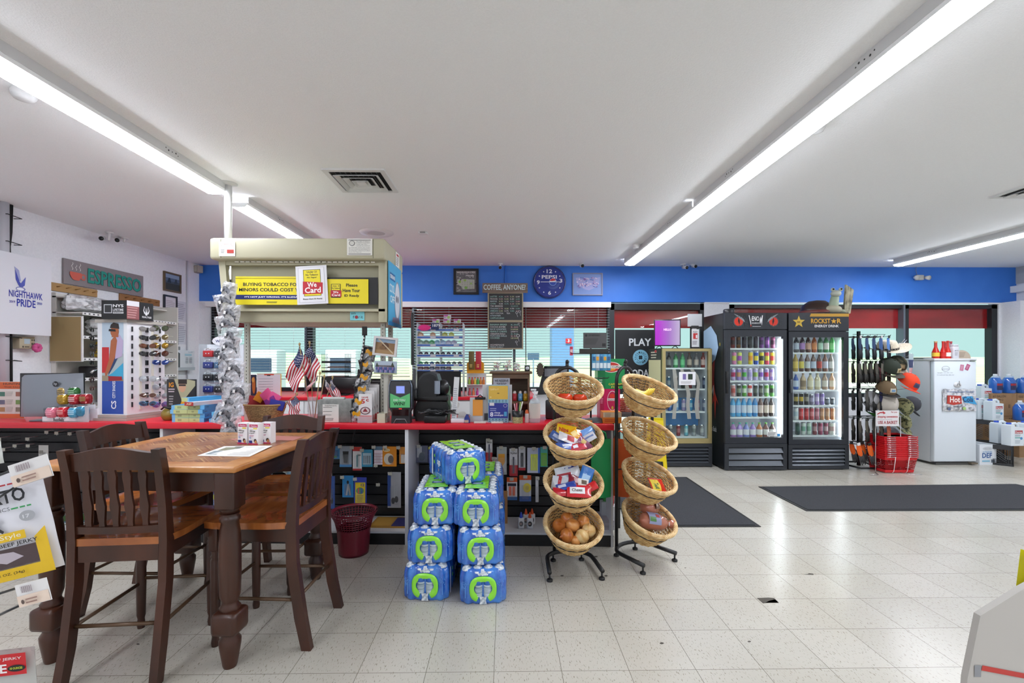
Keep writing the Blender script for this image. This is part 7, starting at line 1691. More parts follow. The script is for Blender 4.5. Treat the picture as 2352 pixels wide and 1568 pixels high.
for k in range(6):
 cp_=k in(0,2);c_='e4e2e2'if k%3==0 else('dcdada'if k<4 else '2a2626')
 hq=hz(905,q)-CT+.022*k
 g=G();g.box(-wr/2+.005,0,.01,wr/2-.005,.004,hq,P(c_,.5))
 if k<4:g.art(wr-.01,hq-.01,[('t','SAVE',.22,.84,.5,.06,'b83036'),('t','5',.18,.64,.30,.17,'c0262e'),('t','c',.55,.72,.22,.09,'c0262e'),('e',.5,.38,.38,.14,'6a4048'),('e',.5,.38,.30,.11,'d4c8c8'),('p',[(.3,.34),(.5,.48),(.7,.34)],'8a2a34'),('r',0,.02,1,.2,'cc3a3a'),('l',.2,.06,.8,.15,2,'e8c4c4')],-wr/2+.005,.01)
 else:g.art(wr-.01,hq-.01,[('l',.1,.82,.9,.96,3,'a8a4a4')],-wr/2+.005,.01)
 g.build('coupon',o,loc=(.022*k*.35,.01+.034*k,.002))
hx_=K(848,.22)
o=thing('clip_strip','black hanging strip printed white, holding yellow and black bags','display strip',(hx_[0]-.0,hx_[1]-.12,hz(752,hx_)))
g=G();g.box(-.02,-.002,-.07,.02,.002,0,BLK,r=.001,seg=1);g.tube([(0,0,-.06),(-.02,0,-.26),(-.05,0,-.6),(-.09,0,-.9)],.008,P('1c1c1e'),6)
for i in range(7):g.sph((-.003-.003*i,-.009,-.09-.027*i),.006,.002,.008,P('d8d8d8'),6,4)
g.build('strip',o)
SNK=noisy('black_yellow_snack_bag','1e1f22','c8c9cc',(16,16,16),.25,.4,3,.45,.62)
for k in range(6):
 p=K(846-5.2*k,.14-.012*k);z=hz(812+28*k,p)
 g=G();crumple(g,(0,0,0),.11,.12,.045,SNK,90+k,8,6);o2=g.build('snack_bag',None,'black and yellow snack bag, %s from the top of the black strip'%ORD[k],'snack bag','snack bags on the black strip',None,(p[0],p[1],z),ry=rad((12,-14)[k%2]),rz=rad((20,-10,5)[k%3]))
 g=G();g.grid(lambda u,v:(-.025+.06*u,-.028-.006*math.sin(PI*u),-.005+.03*v+.01*math.sin(u*7)),6,3,P('d89a1c',.3));g.build('yellow_print',o2)
q=K(886,.10)
o=thing('photo_post','pale square post on the counter carrying a picture frame and a team photo','stand',(q[0],q[1],CT1))
g=G();g.box(-.014,0,0,.014,.02,hz(855,q)-CT,P('c8c6bc',.5));g.box(-.045,-.03,0,.02,.05,hz(958,q)-CT,P('b8b6ac',.5));g.build('post_column',o)
def kp(px0,py0,px1,py1,ly,name,label,cat,bg,items,ry=0,frame=None,fw=.008,t=.003,rz=0):
 a=K(px0,ly);b_=K(px1,ly);zt_,zb_=hz(py0,a),hz(py1,a)
 return sign(name,label,cat,(a[0],a[1],zb_),(b_-a).length,zt_-zb_,bg,items,rz=CK+rz,ry=rad(ry),t=t,frame=frame,fw=fw)
kp(861,776,906,810,.08,'rodeo_picture','tilted picture of a horse race in a pale printed frame','picture','8a6a48',[('r',0,.75,1,1,'8aa0b8'),('e',.5,.55,.18,.22,'5a3a28'),('e',.35,.4,.15,.12,'7a5a3a'),('r',0,0,1,.25,'a08058'),('p',[(.1,.95),(.15,.98),(.95,.1),(.9,.05)],'c8b89a')],ry=6,frame='d4d0d0',fw=.016)
kp(859,828,911,858,.075,'team_photo','laminated group photo of a team below the horse picture','photo','a8b4c8',[('r',0,.55,1,1,'aebccc'),('p',[(.05,.55),(.12,.9),(.2,.55)],'3c4a3c'),('p',[(.72,.55),(.8,.95),(.9,.55)],'3c4a3c')]+[('e',.2+.062*i,.62,.025,.07,'5a4a4a')for i in range(11)]+[('e',.12+.07*i,.42,.033,.13,('3a4a8a','8a6a9a','4a5a9a')[i%3])for i in range(12)]+[('e',.15+.07*i,.22,.033,.13,('6a7aaa','3a4a7a','9a8ab8')[i%3])for i in range(11)]+[('r',0,0,1,.1,'a8b088')],ry=2)
o,q=cthing('ticket_checker','grey lottery ticket checker with a green did you win plate','ticket scanner',920,.02)
w=wd(52,q);h=hz(873,q)-CT;s_=depth(q)/F
g=G();g.ext([(-w*.42,0),(w*.42,0),(w*.40,h*.25),(w*.5,h*.36),(w*.5,h*.88),(w*.42,h),(-w*.42,h),(-w*.5,h*.88),(-w*.5,h*.36),(-w*.40,h*.25)],0,.07,P('2c2d31',.3));g.build('housing',o)
g=G();g.ext([(-w*.43,h*.37),(w*.43,h*.37),(w*.47,h*.88),(w*.40,h*.97),(-w*.40,h*.97),(-w*.47,h*.88)],-.008,0,P('3c3e44',.3));g.tube([(-w*.5,-.004,h*.36),(-w*.5,-.004,h*.88),(-w*.42,-.004,h),(w*.42,-.004,h),(w*.5,-.004,h*.88),(w*.5,-.004,h*.36)],.0035,P('8a9ab0',.2,.4),6);g.build('face',o)
g=G();g.box(-w*.20,-.011,h*.68,w*.22,-.008,h*.88,P('5a5a66',.3));g.box(-w*.17,-.0125,h*.70,w*.19,-.011,h*.865,P('6a78c8',.3,emit=.5));g.build('screen',o)
g=G();g.add([(-w*.45,-.0095,h*.37),(w*.43,-.0095,h*.37),(w*.43,-.0095,h*.70),(-.0,-.0095,h*.60),(-w*.45,-.0095,h*.70)],[(0,1,3),(0,3,4),(1,2,3)],P('62c07a',.4));g.text('DID YOU',-w*.30,h*.52,w*.52,h*.045,-.0105,P('e0f0e4'));g.text('WIN?',-w*.30,h*.42,w*.52,h*.08,-.0105,P('1c2a20'));g.build('win_plate',o,'green plate asking did you win')
g=G();g.box(-w*.36,-.006,h*.18,w*.36,0,h*.33,P('2a1416',.08));
for k in range(3):g.sph((-.008+.008*k,-.008,h*.34),.0025,m=P('e03a2a',.3,emit=2),nu=6,nv=4)
g.tube([(-w*.3,-.003,.002),(-w*.2,-.003,h*.10),(w*.2,-.003,h*.10),(w*.3,-.003,.002)],.002,P('c8c8cc',.3,.6),5)
g.build('scan_window',o)
o,q=cthing('receipt_printer','bulky black label and receipt printer with curved hood','printer',990,.16)
s_=depth(q)/F
PK_=P('141517',.3);PK2=P('303236',.4)
g=G();g.ext([(-36*s_,0),(36*s_,0),(40*s_,30*s_),(36*s_,44*s_),(-32*s_,46*s_),(-38*s_,28*s_)],0,.17,PK_);g.build('lower_body',o)
g=G();g.box(-44*s_,-.03,46*s_,40*s_,.16,60*s_,PK_,r=.01);g.box(-46*s_,-.04,52*s_,-30*s_,.10,74*s_,PK2,r=.01);g.build('middle_deck',o)
g=G()
pr=[(-30,58),(18,58),(20,88),(14,108),(0,114),(-16,110),(-26,100),(-31,80)]
g.ext([(a*s_,b_*s_)for a,b_ in pr],-.02,.12,PK2);g.ext([(a*s_*.88-.004,b_*s_*.94+.004)for a,b_ in pr],-.032,-.02,PK_);g.build('hood',o)
g=G();g.T=Matrix.Translation((16*s_,-.03,78*s_));g.lathe([(.022,-.05),(.022,.05)],P('8a94a4',.3),20);g.build('paper_roll',o,'pale blue paper roll cover')
g=G();g.sph((26*s_,.04,76*s_),.05,.06,.065,PK_,16,10);g.build('side_drum',o)
o,q=cthing('black_router','flat black router under a tangle of cables on the counter edge','router',995,.03)
g=G();g.box(-.07,0,0,.09,.10,16*s_,PK_,r=.006);g.build('case',o)
g=G();r_=random.Random(4)
for k in range(9):
 pts=[(-.10+.26*(i/7)+r_.uniform(-.03,.03),r_.uniform(.0,.10),16*s_+.01+r_.uniform(0,.035))for i in range(8)]
 g.tube(pts,.0035,PK_ if k%3 else P('5a5c60'),5)
g.build('tangled_cable',o)
g=G();p0_=K(1040,.10);g.box(0,0,0,wd(12,p0_),.004,hz(865,p0_)-CT,P('dcdde0',.5));g.art(wd(12,p0_),.30,[('l',.1,.05,.9,.9,16,'a8aab4')])
g.build('receipt_strip',None,'long white paper strip leaning upright beside the black printer','paper',None,None,(K(1036,.09)[0],K(1036,.09)[1],CT1),ry=rad(4))
g=G();g.box(-.015,0,0,.015,.06,.27,P('6a8a70',.4));q=K(1030,.2);g.build('green_folder',None,'green edged folder standing behind the white paper strip','folder',loc=(q[0],q[1],CT1),rz=rad(10))
for k,(px,py,r,lab)in enumerate(((1046,930,9,'white paper cup bottom, smaller and left'),(1062,942,11,'white paper cup lying behind the tape dispenser'))):
 q=K(px,.16);R_=wd(r,q);g=G();g.lathe([(R_,0),(R_*.85,.05)],P('d8d6d2',.5),20);g.v=[(x,z,y)for x,y,z in g.v];g.build('paper_cup',None,lab,'cup','paper cups on the counter',None,(q[0],q[1],CT1+R_ if k else hz(py,q)))
o,q=cthing('tape_dispenser','small blue and white tape dispenser at the counter edge','tape dispenser',1072,.05)
g=G();g.ext([(-.022,0),(.022,0),(.024,.02),(.010,.062),(-.004,.066),(-.018,.04)],0,.03,P('2c3a8a',.3));g.box(-.018,-.004,.004,.014,.0,.024,P('b8a898',.4));g.build('body',o)
g=G();g.lathe([(.020,0),(.020,.018),(.012,.018),(.012,0)],P('dfe2ea',.3),18,caps=False);g.v=[(x+.012,z+.006,y+.048)for x,y,z in g.v];g.build('tape_roll',o)
g=G();g.box(-.055,0,0,.055,.09,.030,P('dcdce4',.4),r=.004);q=K(1052,.05);g.build('white_pad',None,'stack of white note slips on the counter beside the tape dispenser','note pad',loc=(q[0],q[1],CT1))
o,q=cthing('clipboard','small clear clipboard with an orange note and black clip','clipboard',1097,.10)
s_=depth(q)/F
g=G();g.box(-18*s_,0,0,12*s_,.004,57*s_,P('b9bdc2',.3),r=.002,seg=1);g.build('board',o)
g=G();g.box(-11*s_,-.003,15*s_,12*s_,0,52*s_,P('e0963c',.5));g.build('orange_note',o,'orange note')
g=G();g.box(-6*s_,-.008,52*s_,18*s_,.004,58*s_,BLK,r=.003);g.tube([(0,-.004,58*s_),(6*s_,-.006,63*s_),(12*s_,-.004,58*s_)],.004,BLK,6);g.build('clip',o)
o,q=cthing('sign_stand','white two-slot sign stand behind the envelope pack','stand',1146,.12)
g=G();g.box(-38*s_,0,0,30*s_,.01,86*s_,P('c6c3c4',.5));g.box(-40*s_,-.03,0,32*s_,.06,.008,P('dadadc',.4));g.box(-34*s_,-.003,4*s_,-24*s_,0,20*s_,P('3a3a40'));g.box(20*s_,-.003,4*s_,27*s_,0,20*s_,P('3a3a40'));g.build('panel',o)
q=K(1121,.08);hE=hz(884,q)-CT;wE=wd(47,q)
g=G();g.box(0,0,0,wE,.02,hE,P('8ab4c8',.35));g.art(wE,hE,[('r',.03,.62,.97,.98,'d9b048'),('t','CLASP 6 x 9',.10,.86,.4,.05,'f0e0b0',False),('e',.5,.78,.06,.012,'6a5a2a'),('l',.08,.66,.2,.70,1,'efe3b8'),('r',.03,.12,.97,.52,'27328c'),('r',.07,.45,.3,.53,'dcd4d8'),('e',.84,.45,.09,.045,'d8c8dc'),('e',.84,.45,.075,.037,'27328c'),('t','8',.10,.16,.16,.12,'e4e6f4'),('t','clasp',.30,.235,.3,.05,'e4e6f4'),('t','envelopes',.30,.165,.45,.06,'e4e6f4'),('l',.10,.30,.5,.40,2,'9aa0d0'),('r',.78,.17,.92,.29,'4a9ac8')]+[('r',.05+.16*i,.545+.04*(j),.11+.16*i,.56+.04*j,'1c3a5a')for i in range(6)for j in range(2)]+[('r',.05+.16*i,.03+.05*j,.11+.16*i,.05+.05*j,'1c3a5a')for i in range(6)for j in range(2)])
g.build('envelope_pack',None,'yellow and blue pack of eight clasp envelopes standing on the counter','envelopes',None,None,(q[0],q[1],CT1),rz=CK)
for k,px in enumerate((1102,1142)):
 q=K(px,.03);g=G();g.box(-.045,0,0,.045,.035,.012,P('cfcfca',.5),r=.002,seg=1);g.build('card_pile',None,('flat pile of cards before the clipboard','flat pile of cards before the envelope pack')[k],'cards',loc=(q[0],q[1],CT1))
o,q=cthing('pen_cup','black and speckled pen cup stuffed with pens','pen cup',1189,.08)
s_=depth(q)/F;R_=12*s_
g=G();g.lathe([(R_,0),(R_,14*s_)],noisy('speckled_cup','6a6a42','c4c490',(160,160,160),.5),20);g.lathe([(R_,14*s_),(R_*1.06,28*s_),(R_*.98,28*s_),(R_*.9,14*s_)],BLACKP,20,caps=False);g.build('cup',o)
for k,(x,t_,c_)in enumerate(((-.02,-.1,'d8a0a8'),(-.008,.0,'c85a6a'),(.004,.2,'2c2c30'),(.014,.1,'9ac05a'),(.022,.25,'dcdcd0'))):g=G();g.cyl((x*.5,.0,.05),(x+t_*.06,.01,.145+.004*k),.005,P(c_,.4),n=8);g.build('pen',o)
g=G();g.lathe([(.014,0),(.016,.004),(.016,.07)],P('dcdcdc',.3),14);g.lathe([(.016,.07),(.010,.095),(.0,.10)],P('c85a22',.4),14);q=K(1210,.09);g.build('glue_bottle',None,'small white bottle with orange cap beside the pen cup','bottle',loc=(q[0],q[1],CT1))
o,q=cthing('sanitizer_bottle','large clear hand sanitizer pump bottle with a white label','bottle',1228,.10)
s_=depth(q)/F
g=G();g.lathe([(.040,0),(.043,.01),(.043,44*s_),(.034,52*s_),(.016,56*s_)],P('d4dfe6',.08,0,.5),22,sy=.7);g.build('clear_body',o)
g=G();g.lathe([(.0435,10*s_),(.0435,44*s_)],P('cfccc4',.5),22,sy=.7,caps=False);g.build('label',o)
g=G();g.cyl((0,0,56*s_),(0,0,74*s_),.006,P('d8dade',.3));g.lathe([(.014,56*s_),(.014,62*s_)],P('d8dade',.3),14);g.box(-.03,-.006,73*s_,.012,.006,77*s_,P('e2e4e8',.3),r=.002);g.build('pump',o)
# pictures, clock and menu on the window wall
def bw(px0,py0,px1,py1,name,label,cat,bg,items,dy=.012,t=.006,frame=None,fw=.02,group=None):
 Y=BY-dy;a=W(px0,py1,Y);b_=W(px1,py0,Y)
 return sign(name,label,cat,a,b_[0]-a[0],b_[2]-a[2],bg,items,t=t,frame=frame,fw=fw,group=group)
r_=random.Random(2)
st=[('r',.0,.38,1,.42,'2c2c2c')]+[('r',a,b_,a+r_.uniform(.03,.12),b_+.02,'d8d8d6'if r_.random()<.6 else '5a5a5a')for a,b_ in[(r_.uniform(.02,.85),r_.uniform(.03,.95))for _ in range(90)]]
bw(1047,622,1094,671,'framed_state_map','black framed word map with green state shape on the blue wall','picture','77777a',st+[('t','WASHINGTON STATE',.05,.88,.9,.08,'e6e6e6'),('t','Handy',.5,.70,.4,.12,'e6e6e6'),('p',[(.08,.58),(.2,.62),(.22,.5),(.3,.6),(.92,.58),(.92,.15),(.35,.12),(.3,.25),(.1,.35)],'b4bcae'),('e',.2,.48,.06,.06,'8ab84a'),('e',.45,.54,.07,.05,'9ac05a'),('e',.5,.2,.08,.06,'7ab04a'),('e',.75,.4,.06,.05,'a4c474')]+[('r',.3+.12*(k%5),.18+.08*(k//5),.36+.12*(k%5),.2+.08*(k//5),'8a8f88')for k in range(25)],frame='1c1c1e',fw=.035)
bw(1317,629,1382,676,'blue_map_picture','thin framed blue and pink map picture right of the round clock','picture','7f9ad6',[('p',[(.08,.8),(.3,.85),(.7,.78),(.95,.85),(.9,.55),(.8,.35),(.55,.2),(.4,.25),(.15,.45)],'a4a8dc')]+[('r',a,b_,a+.05,b_+.05,r_.choice(['d8c8e4','8a6ab0','c8a0c8','5a78c4','e4d4ea']))for a,b_ in[(r_.uniform(.1,.85),r_.uniform(.3,.8))for _ in range(70)]],frame='8a8aa0',fw=.014)
c=W(1262,648,BY-.02)
o=thing('wall_clock','round dark blue cola clock with white numerals on the blue wall','clock',c)
R_=37.5*depth(c)/F
def yface(g):g.v=[(x,-z,y)for x,y,z in g.v]
g=G();g.lathe([(R_,-.018),(R_,.02),(R_*.97,.03),(R_*.92,.02)],P('14206a',.2,coat=.6),48);yface(g);g.build('case',o)
NB='1c2f8c';it=[('e',.5,.5,.46,.46,NB),('t','12',.41,.77,.17,.12,'e8eaf4'),('t','6',.455,.11,.09,.12,'e8eaf4'),('t','9',.11,.43,.09,.12,'e8eaf4'),('t','3',.80,.48,.09,.12,'e8eaf4'),('t','PEPSI',.26,.60,.46,.11,'e8eaf4'),('e',.60,.50,.115,.115,'8aa8e0'),('e',.60,.50,.10,.10,'2a48a8'),('p',[(.50,.53),(.55,.60),(.64,.61),(.70,.55),(.60,.53)],'c8303c'),('p',[(.50,.53),(.60,.53),(.70,.55),(.69,.52),(.6,.505),(.51,.50)],'f0f0f4')]
for a in(30,60,120,150,210,240,300,330):it.append(('e',.5+.36*math.sin(rad(a)),.5+.36*math.cos(rad(a)),.018,.018,'e8eaf4'))
for k in range(22):a=rad(200+k*7);it.append(('p',[(.60+.13*math.cos(a),.5+.13*math.sin(a)),(.60+.22*math.cos(a)-.003,.5+.22*math.sin(a)),(.60+.22*math.cos(a)+.003,.5+.22*math.sin(a)+.003)],'8ab0e8'))
g=G();g.art(2*R_,2*R_,it,-R_,-R_,-.021);g.build('dial',o,'dial with globe emblem')
g=G();g.box(-R_*.55,-.034,-.004,.0,-.032,.004,P('e8e8ee'));g.build('hand',o);g=G();g.box(-R_*.0,-.036,-.003,R_*.7,-.034,.003,P('e8e8ee'));g.build('hand',o)
bw(1108,650,1212,672,'coffee_sign','weathered wooden board asking coffee, anyone?','sign',noisy('weathered_board','6a5c50','86766a',(3,3,40),.7),[('t','COFFEE, ANYONE?',.03,.16,.93,.66,'4a4038'),('t','COFFEE, ANYONE?',.025,.19,.93,.66,'c8dcdc')],dy=.16,t=.02)
CHK='35383a';mt,mw_='a8d8cc','dedede'
def board(py0,py1,rows,nm,lab,doodle):
 it=[]
 for k,(z,t,w,px_)in enumerate(rows):
  it.append(('t',t,.04,z,w,.052 if py0<700 else .06,[mt,mw_,'b8d0d4'][k%3],False))
  for j,pr in enumerate(px_):it.append(('t',pr,.30+.17*j if len(px_)>2 else .66,z,.12 if len(px_)>2 else .22,.048,['8cc4b8','d8b0b0','d4e0a8','e6e6e6'][(j+k)%4],False))
 for x,z,s_ in doodle:it+=[('e',x,z,.04*s_,.04*s_,'b8bcc0'),('e',x,z,.028*s_,.028*s_,CHK),('p',[(x-.004,z-.04*s_),(x+.006,z-.04*s_),(x+.035,z-.16*s_),(x+.025,z-.16*s_)],'b8bcc0')]
 bw(1123,py0,1199,py1,nm,lab,'menu board',CHK,it,dy=.14,frame='a39a80',fw=.018)
board(674,735,[(.90,'',.1,[])][:0]+[(.86,'LATTE',.20,('4.25','4.75','5.25','6.00')),(.77,'MOCHA',.22,('4.50','5.25','5.50','6.00')),(.68,'BREVE',.20,('3.75','4.10','4.50','5.00')),(.59,'CHAI',.16,('4.50','4.75','5.25','5.50')),(.50,'TIKI BREEZE',.38,('5.25 5.50 5.75',)),(.41,'ITALIAN',.24,('3.75','4.25','4.70','5.00')),(.32,'AMERICANO',.24,('3.50','3.75','4.00','4.25')),(.23,'HOT COCOA     TEA',.60,()),(.14,'STEAMER',.32,()),(.05,'CAPPUCCINO',.42,())],'drinks_menu','upper chalk menu board listing latte, mocha and other drinks',[(.84,.28,1),(.93,.32,1)])
board(740,799,[(.88,'BANANA BREAD',.50,('5.00',)),(.79,'COCOA BOMBS',.46,('5.00',)),(.70,'RICE KRISPIES',.48,('3.2/FIVE',)),(.61,'PEANUT CHEWS',.50,('2/FIFTY',)),(.52,'CINNAMON ROLLS',.45,('3.50',)),(.44,'POPCORN BALLS',.50,('2.50',)),(.36,'COOKIES',.28,('2.00 3/4.00',)),(.09,'HOMEMADE',.42,()),(.01,'FRESH DAILY',.40,())],'bakery_menu','lower chalk menu board listing baked treats',[(.9,.95,.7),(.88,.48,1.4),(.83,.24,.9)])
for px,k in((1161,0),):a=W(px,610,BY);g=G();g.cyl((0,-.012,CEIL-.0),(0,-.012,zB),.012,BLUE,n=8);g.build('wall_conduit',None,'blue painted conduit on the blue wall above the coffee board','pipe',loc=(a[0],BY,0))
Yd=BY+.03
a=W(1413,905,Yd);b_=W(1504,757,Yd)
sign('lottery_poster','tall black lottery poster reading play, on the door glass','poster',a,b_[0]-a[0],b_[2]-a[2],'1a1c1f',[('t','PLAY',.35,.75,.56,.115,'d4d8da'),('e',.64,.57,.195,.12,'8cc4dc'),('e',.64,.57,.18,.11,'1a2a34'),('e',.64,.57,.175,.107,'7fbcd6'),('e',.64,.57,.10,.062,'14202a'),('e',.64,.57,.093,.057,'7fbcd6')]+[('e',.64+.03*math.cos(k*PI/2+.8),.57+.019*math.sin(k*PI/2+.8),.026,.017,'14202a')for k in range(4)]+[('t',ch,.64+.135*math.cos(rad(200-24*k))-.018,.57+.083*math.sin(rad(200-24*k))-.012,.034,.022,'14202a')for k,ch in enumerate("WASHINGTON'S")]+[('t',ch,.64+.135*math.cos(rad(235+18*k))-.018,.57+.083*math.sin(rad(235+18*k))-.012,.034,.022,'14202a')for k,ch in enumerate("LOTTERY")]+[('t','TODAY',.30,.27,.66,.115,'d4d8da')],t=.004)
# rear counter goods
RT_=.9258
def rflat(px0,py0,px1,py1,Y,name,label,cat,bg,items,t=.004):
 a=W(px0,py1,Y);b_=W(px1,py0,Y);z0=max(a[2],RT_)
 return sign(name,label,cat,(a[0],Y,z0),b_[0]-a[0],b_[2]-z0,bg,items,t=t)
rflat(590,858,646,912,6.2,'wall_calendar','white clipboard calendar with orange edge on the rear counter','calendar','e0b04a',[('r',.0,.0,.97,.98,'d0cdd4'),('r',.3,.93,.7,1,'c04a34'),('r',.42,.90,.56,.95,'2a2a2a')]+[('l',.08,.15+.12*i,.9,.20+.12*i,1,'a4a4ae')for i in range(6)])
rflat(574,860,589,912,6.22,'dark_poster','narrow dark poster with orange figure beside the calendar','poster','2a2c44',[('e',.6,.5,.25,.4,'b86a2a'),('e',.5,.75,.2,.12,'d8a050')])
rflat(552,862,566,905,6.22,'blue_leaflet','dark blue leaflet left of the canopy post on the rear counter','leaflet','24406a',[('e',.5,.6,.3,.2,'d8b04a'),('r',.1,.1,.9,.3,'b83a3a')])
p=W(780,912,6.25)
o=thing('dark_screen','wide black computer screen behind the small flags','monitor',(p[0],6.25,RT_));w=wd(84,p);h=hz(868,p)-RT_
g=G();g.box(-w/2,0,.03,w/2,.04,h,P('141517',.3),r=.006);g.build('panel',o);g=G();g.box(-.1,-.05,0,.1,.1,.012,BLK);g.box(-.03,.03,0,.03,.06,.1,BLK);g.build('stand',o)
o=thing('letter_tray','black mesh four-tier letter tray standing above the dark screen','tray',(W(742,866,6.5)[0],6.45,RT_))
w=wd(66,(p[0],6.5));z0=hz(866,(p[0],6.5))-RT_;zt_=hz(812,(p[0],6.5))-RT_
g=G();g.box(0,0,0,w,.25,z0,P('26282c',.5));g.build('base_box',o)
for k in range(5):g=G();z=z0+(zt_-z0)*k/5;g.box(0,0,z,w,.25,z+.006,BLK);g.box(0,0,z,w,.004,z+.03,BLK)if k in(1,3)else None;g.build('tray_tier',o)
for x in(0,w-.08):
 g=G()
 for j in range(6):g.cyl((x+.016*j,0,z0),(x+.016*j,0,zt_),.0025,BLK,n=4)
 g.build('side_mesh',o)
for k in range(4):z=z0+(zt_-z0)*k/5+.0065;g=G();g.box(.08,.01,0,w-.09,.2,.012,P(('5a3a34','4a4a50','6a4a40','8a8a90')[k]));g.build('paper_wad',None,'%s papers in the letter tray, level %s from the bottom'%(('brown','grey','rust','pale')[k],ORD[k]),'papers',None,None,(o.location[0],6.45,RT_+z))
Yn=6.05;a=W(957,905,Yn);b_=W(1064,742,Yn);w=b_[0]-a[0]
o=thing('tin_shelf','tiered grey shelf of round tins with blue price strips','display shelf',(a[0],Yn,RT_));H_=b_[2]-RT_
GS=P('c8cad2',.4);g=G();g.box(0,0,0,.008,.22,H_,GS);g.box(w-.008,0,0,w,.22,H_,GS);g.box(w/2-.004,0,.2,w/2+.004,.2,H_,GS);g.box(.01,-.02,0,w-.03,.0,hz(852,a)-RT_,BLK);g.build('frame',o)
TN={0:['c8a48a','c8a48a','b8c06a','b8c46a'],1:['8aa89a','7a9a8a','5aa878','8ab8d4','9ab8d8','a8b0cc','a8b0cc'],2:['4a4c54']*8,3:['3a8a60','4a6a5a','3a5a8a','4a4a4c','5a6a50','54585c','606468','5c6068'],4:['8a6a6a','8a6a6a','6a7a9a','8a7a8a','6a7488','8a7474'],5:['5a4a4c','5c5c5e','585a60','5a5a5c']}
shy=[(774,0),(792,1),(816,2),(838,3),(851,4),(757,5)]
for py,r_i in shy:
 z=hz(py,a)-RT_
 g=G();g.box(.008,-.01,z-.014,w-.008,.19,z-.004,GS);g.box(.008,-.0115,z-.022,w-.008,-.010,z+.014,GS);g.box(.008,-.012,z-.014,w-.008,-.010,z+.008,P('3c66b0',.4))
 for j in range(2):g.text('ZYN',.02+j*w/2,z-.008,.05,.013,-.013,P('1f3a8a'));g.box(.18+j*w/2,-.0128,z-.012,.18+j*w/2+.07,-.0122,z+.006,P('c4c6cc'))
 g.build('shelf',o)
 n_=len(TN[r_i]);
 for j,c_ in enumerate(TN[r_i]):
  x=w*((.08+.84*j/7)if n_>4 else((.08,.34,.60,.74)[j]if r_i==0 else .58+.115*j));rr=.036 if r_i in(0,1,4)else .026
  g=G();g.lathe([(rr,0),(rr,.02),(rr*.8,.022),(rr*.78,.020),(0,.020)],P(c_,.35),18);yface(g);g.art(rr,rr*.3,[('t','ZYN',.1,.1,.8,.8,'e8e8ec')],-rr/2,-rr*.15,-.0215)
  tb=g.build('nicotine_tin',None,'round tin %s from the left on tier at strip %s of the grey shelf'%(ORD[j],ORD[(1,2,3,4,5,0)[r_i]]),'tin','round tins on the grey shelf',None,(a[0]+x,Yn+.04,RT_+z+rr-.005))
g=G();N=28;g.ext([(.085+(.085 if i%2 else .074)*math.cos(i*2*PI/N),.03+(.042 if i%2 else .036)*math.sin(i*2*PI/N))for i in range(N)],-.03,-.026,P('d01f78',.4));g.build('price_burst',o,'magenta starburst price card',loc=(.02,0,H_-.09))
g=G();g.box(.19,-.03,H_-.085,w/2-.01,-.026,H_,P('1f2c5a'));g.text('1879',.21,H_-.05,.10,.035,-.031,P('e0e0e4'));g.build('number_card',o)
for k,(px,py)in enumerate(((1001,738),(1027,726),(1026,738),(1050,738))):
 q=W(px,py,Yn);g=G();g.box(-.045,0,0,.045,.05,.055,P('c4b8c4',.4));g.art(.09,.055,[('r',.05,.6,.6,.95,'a83a8a'),('e',.7,.4,.22,.34,'9ab86a'),('l',.05,.1,.4,.5,2,'7a6a7a')],-.045,0);g.build('small_carton',None,('patterned small carton left on the tin shelf','upper pink and green carton on the tin shelf','lower pink and green carton on the tin shelf','small carton at the right end of the tin shelf')[k],'box','cartons atop the tin shelf',None,(q[0],Yn+.01,RT_+H_+(.056 if k==1 else .0005)))
a=W(1072,905,6.1);w=wd(44,a)
o=thing('shot_tower','narrow clear tower with an orange bag card and small bottles','display rack',(a[0],6.1,RT_))
g=G();g.box(0,.12,0,w,.125,hz(857,a)-RT_,P('dfe4ea',.3));
for py in(884,911):z=max(hz(py,a)-RT_,0);g.box(0,0,z,w,.12,z+.006,WHITE)
g.box(0,.0,0,.006,.12,hz(857,a)-RT_,WHITE);g.build('clear_shelves',o)
g=G();za,zb_=hz(857,a)-RT_,hz(829,a)-RT_;g.ext([(0,za),(w*.9,za),(w*.9,zb_-.03),(w*.75,zb_),(w*.15,zb_),(0,zb_-.03)],.02,.026,P('dd981c',.4));g.build('orange_card',o)
for k,(x,c_)in enumerate(((.22,'6a5a30'),(.58,'b83040'))):g=G();g.box(w*x-.03,0,za+.05,w*x+.045,.018,zb_+.13,P(c_,.3),r=.006);g.art(.05,.08,[('l',.1,.2,.9,.8,3,'e0c878')],w*x-.02,za+.06,0);g.build('seed_pack',None,('olive and gold pack hooked on the orange card','red pack hooked on the orange card')[k],'packet',None,None,(a[0],6.1,RT_))
for k in range(9):
 low=k>=6;x=(.08+.15*k)if not low else(.10+.2*(k-6));c_=('9ab04a','c0502a','d8b03a','4a9a4a','c87a2a','c06a24','c84a5a','d8784a','b03a8a')[k]
 g=G();g.lathe([(.017,0),(.018,.05),(.009,.07),(.009,.085)],P(c_,.2),12);g.lathe([(.010,.083),(.010,.095)],P('b83030'),10);z=max(hz(911 if low else 884,a)-RT_,0)+.0065
 g.build('shot_bottle',None,'tiny %s bottle, %s from the left on the %s tower shelf'%(('green','brick','gold','leaf green','amber','copper','rose','orange','plum')[k],ORD[k%6],'lower'if low else 'upper'),'bottle','tiny bottles in the clear tower',None,(a[0]+w*x+.01,6.16,RT_+z))
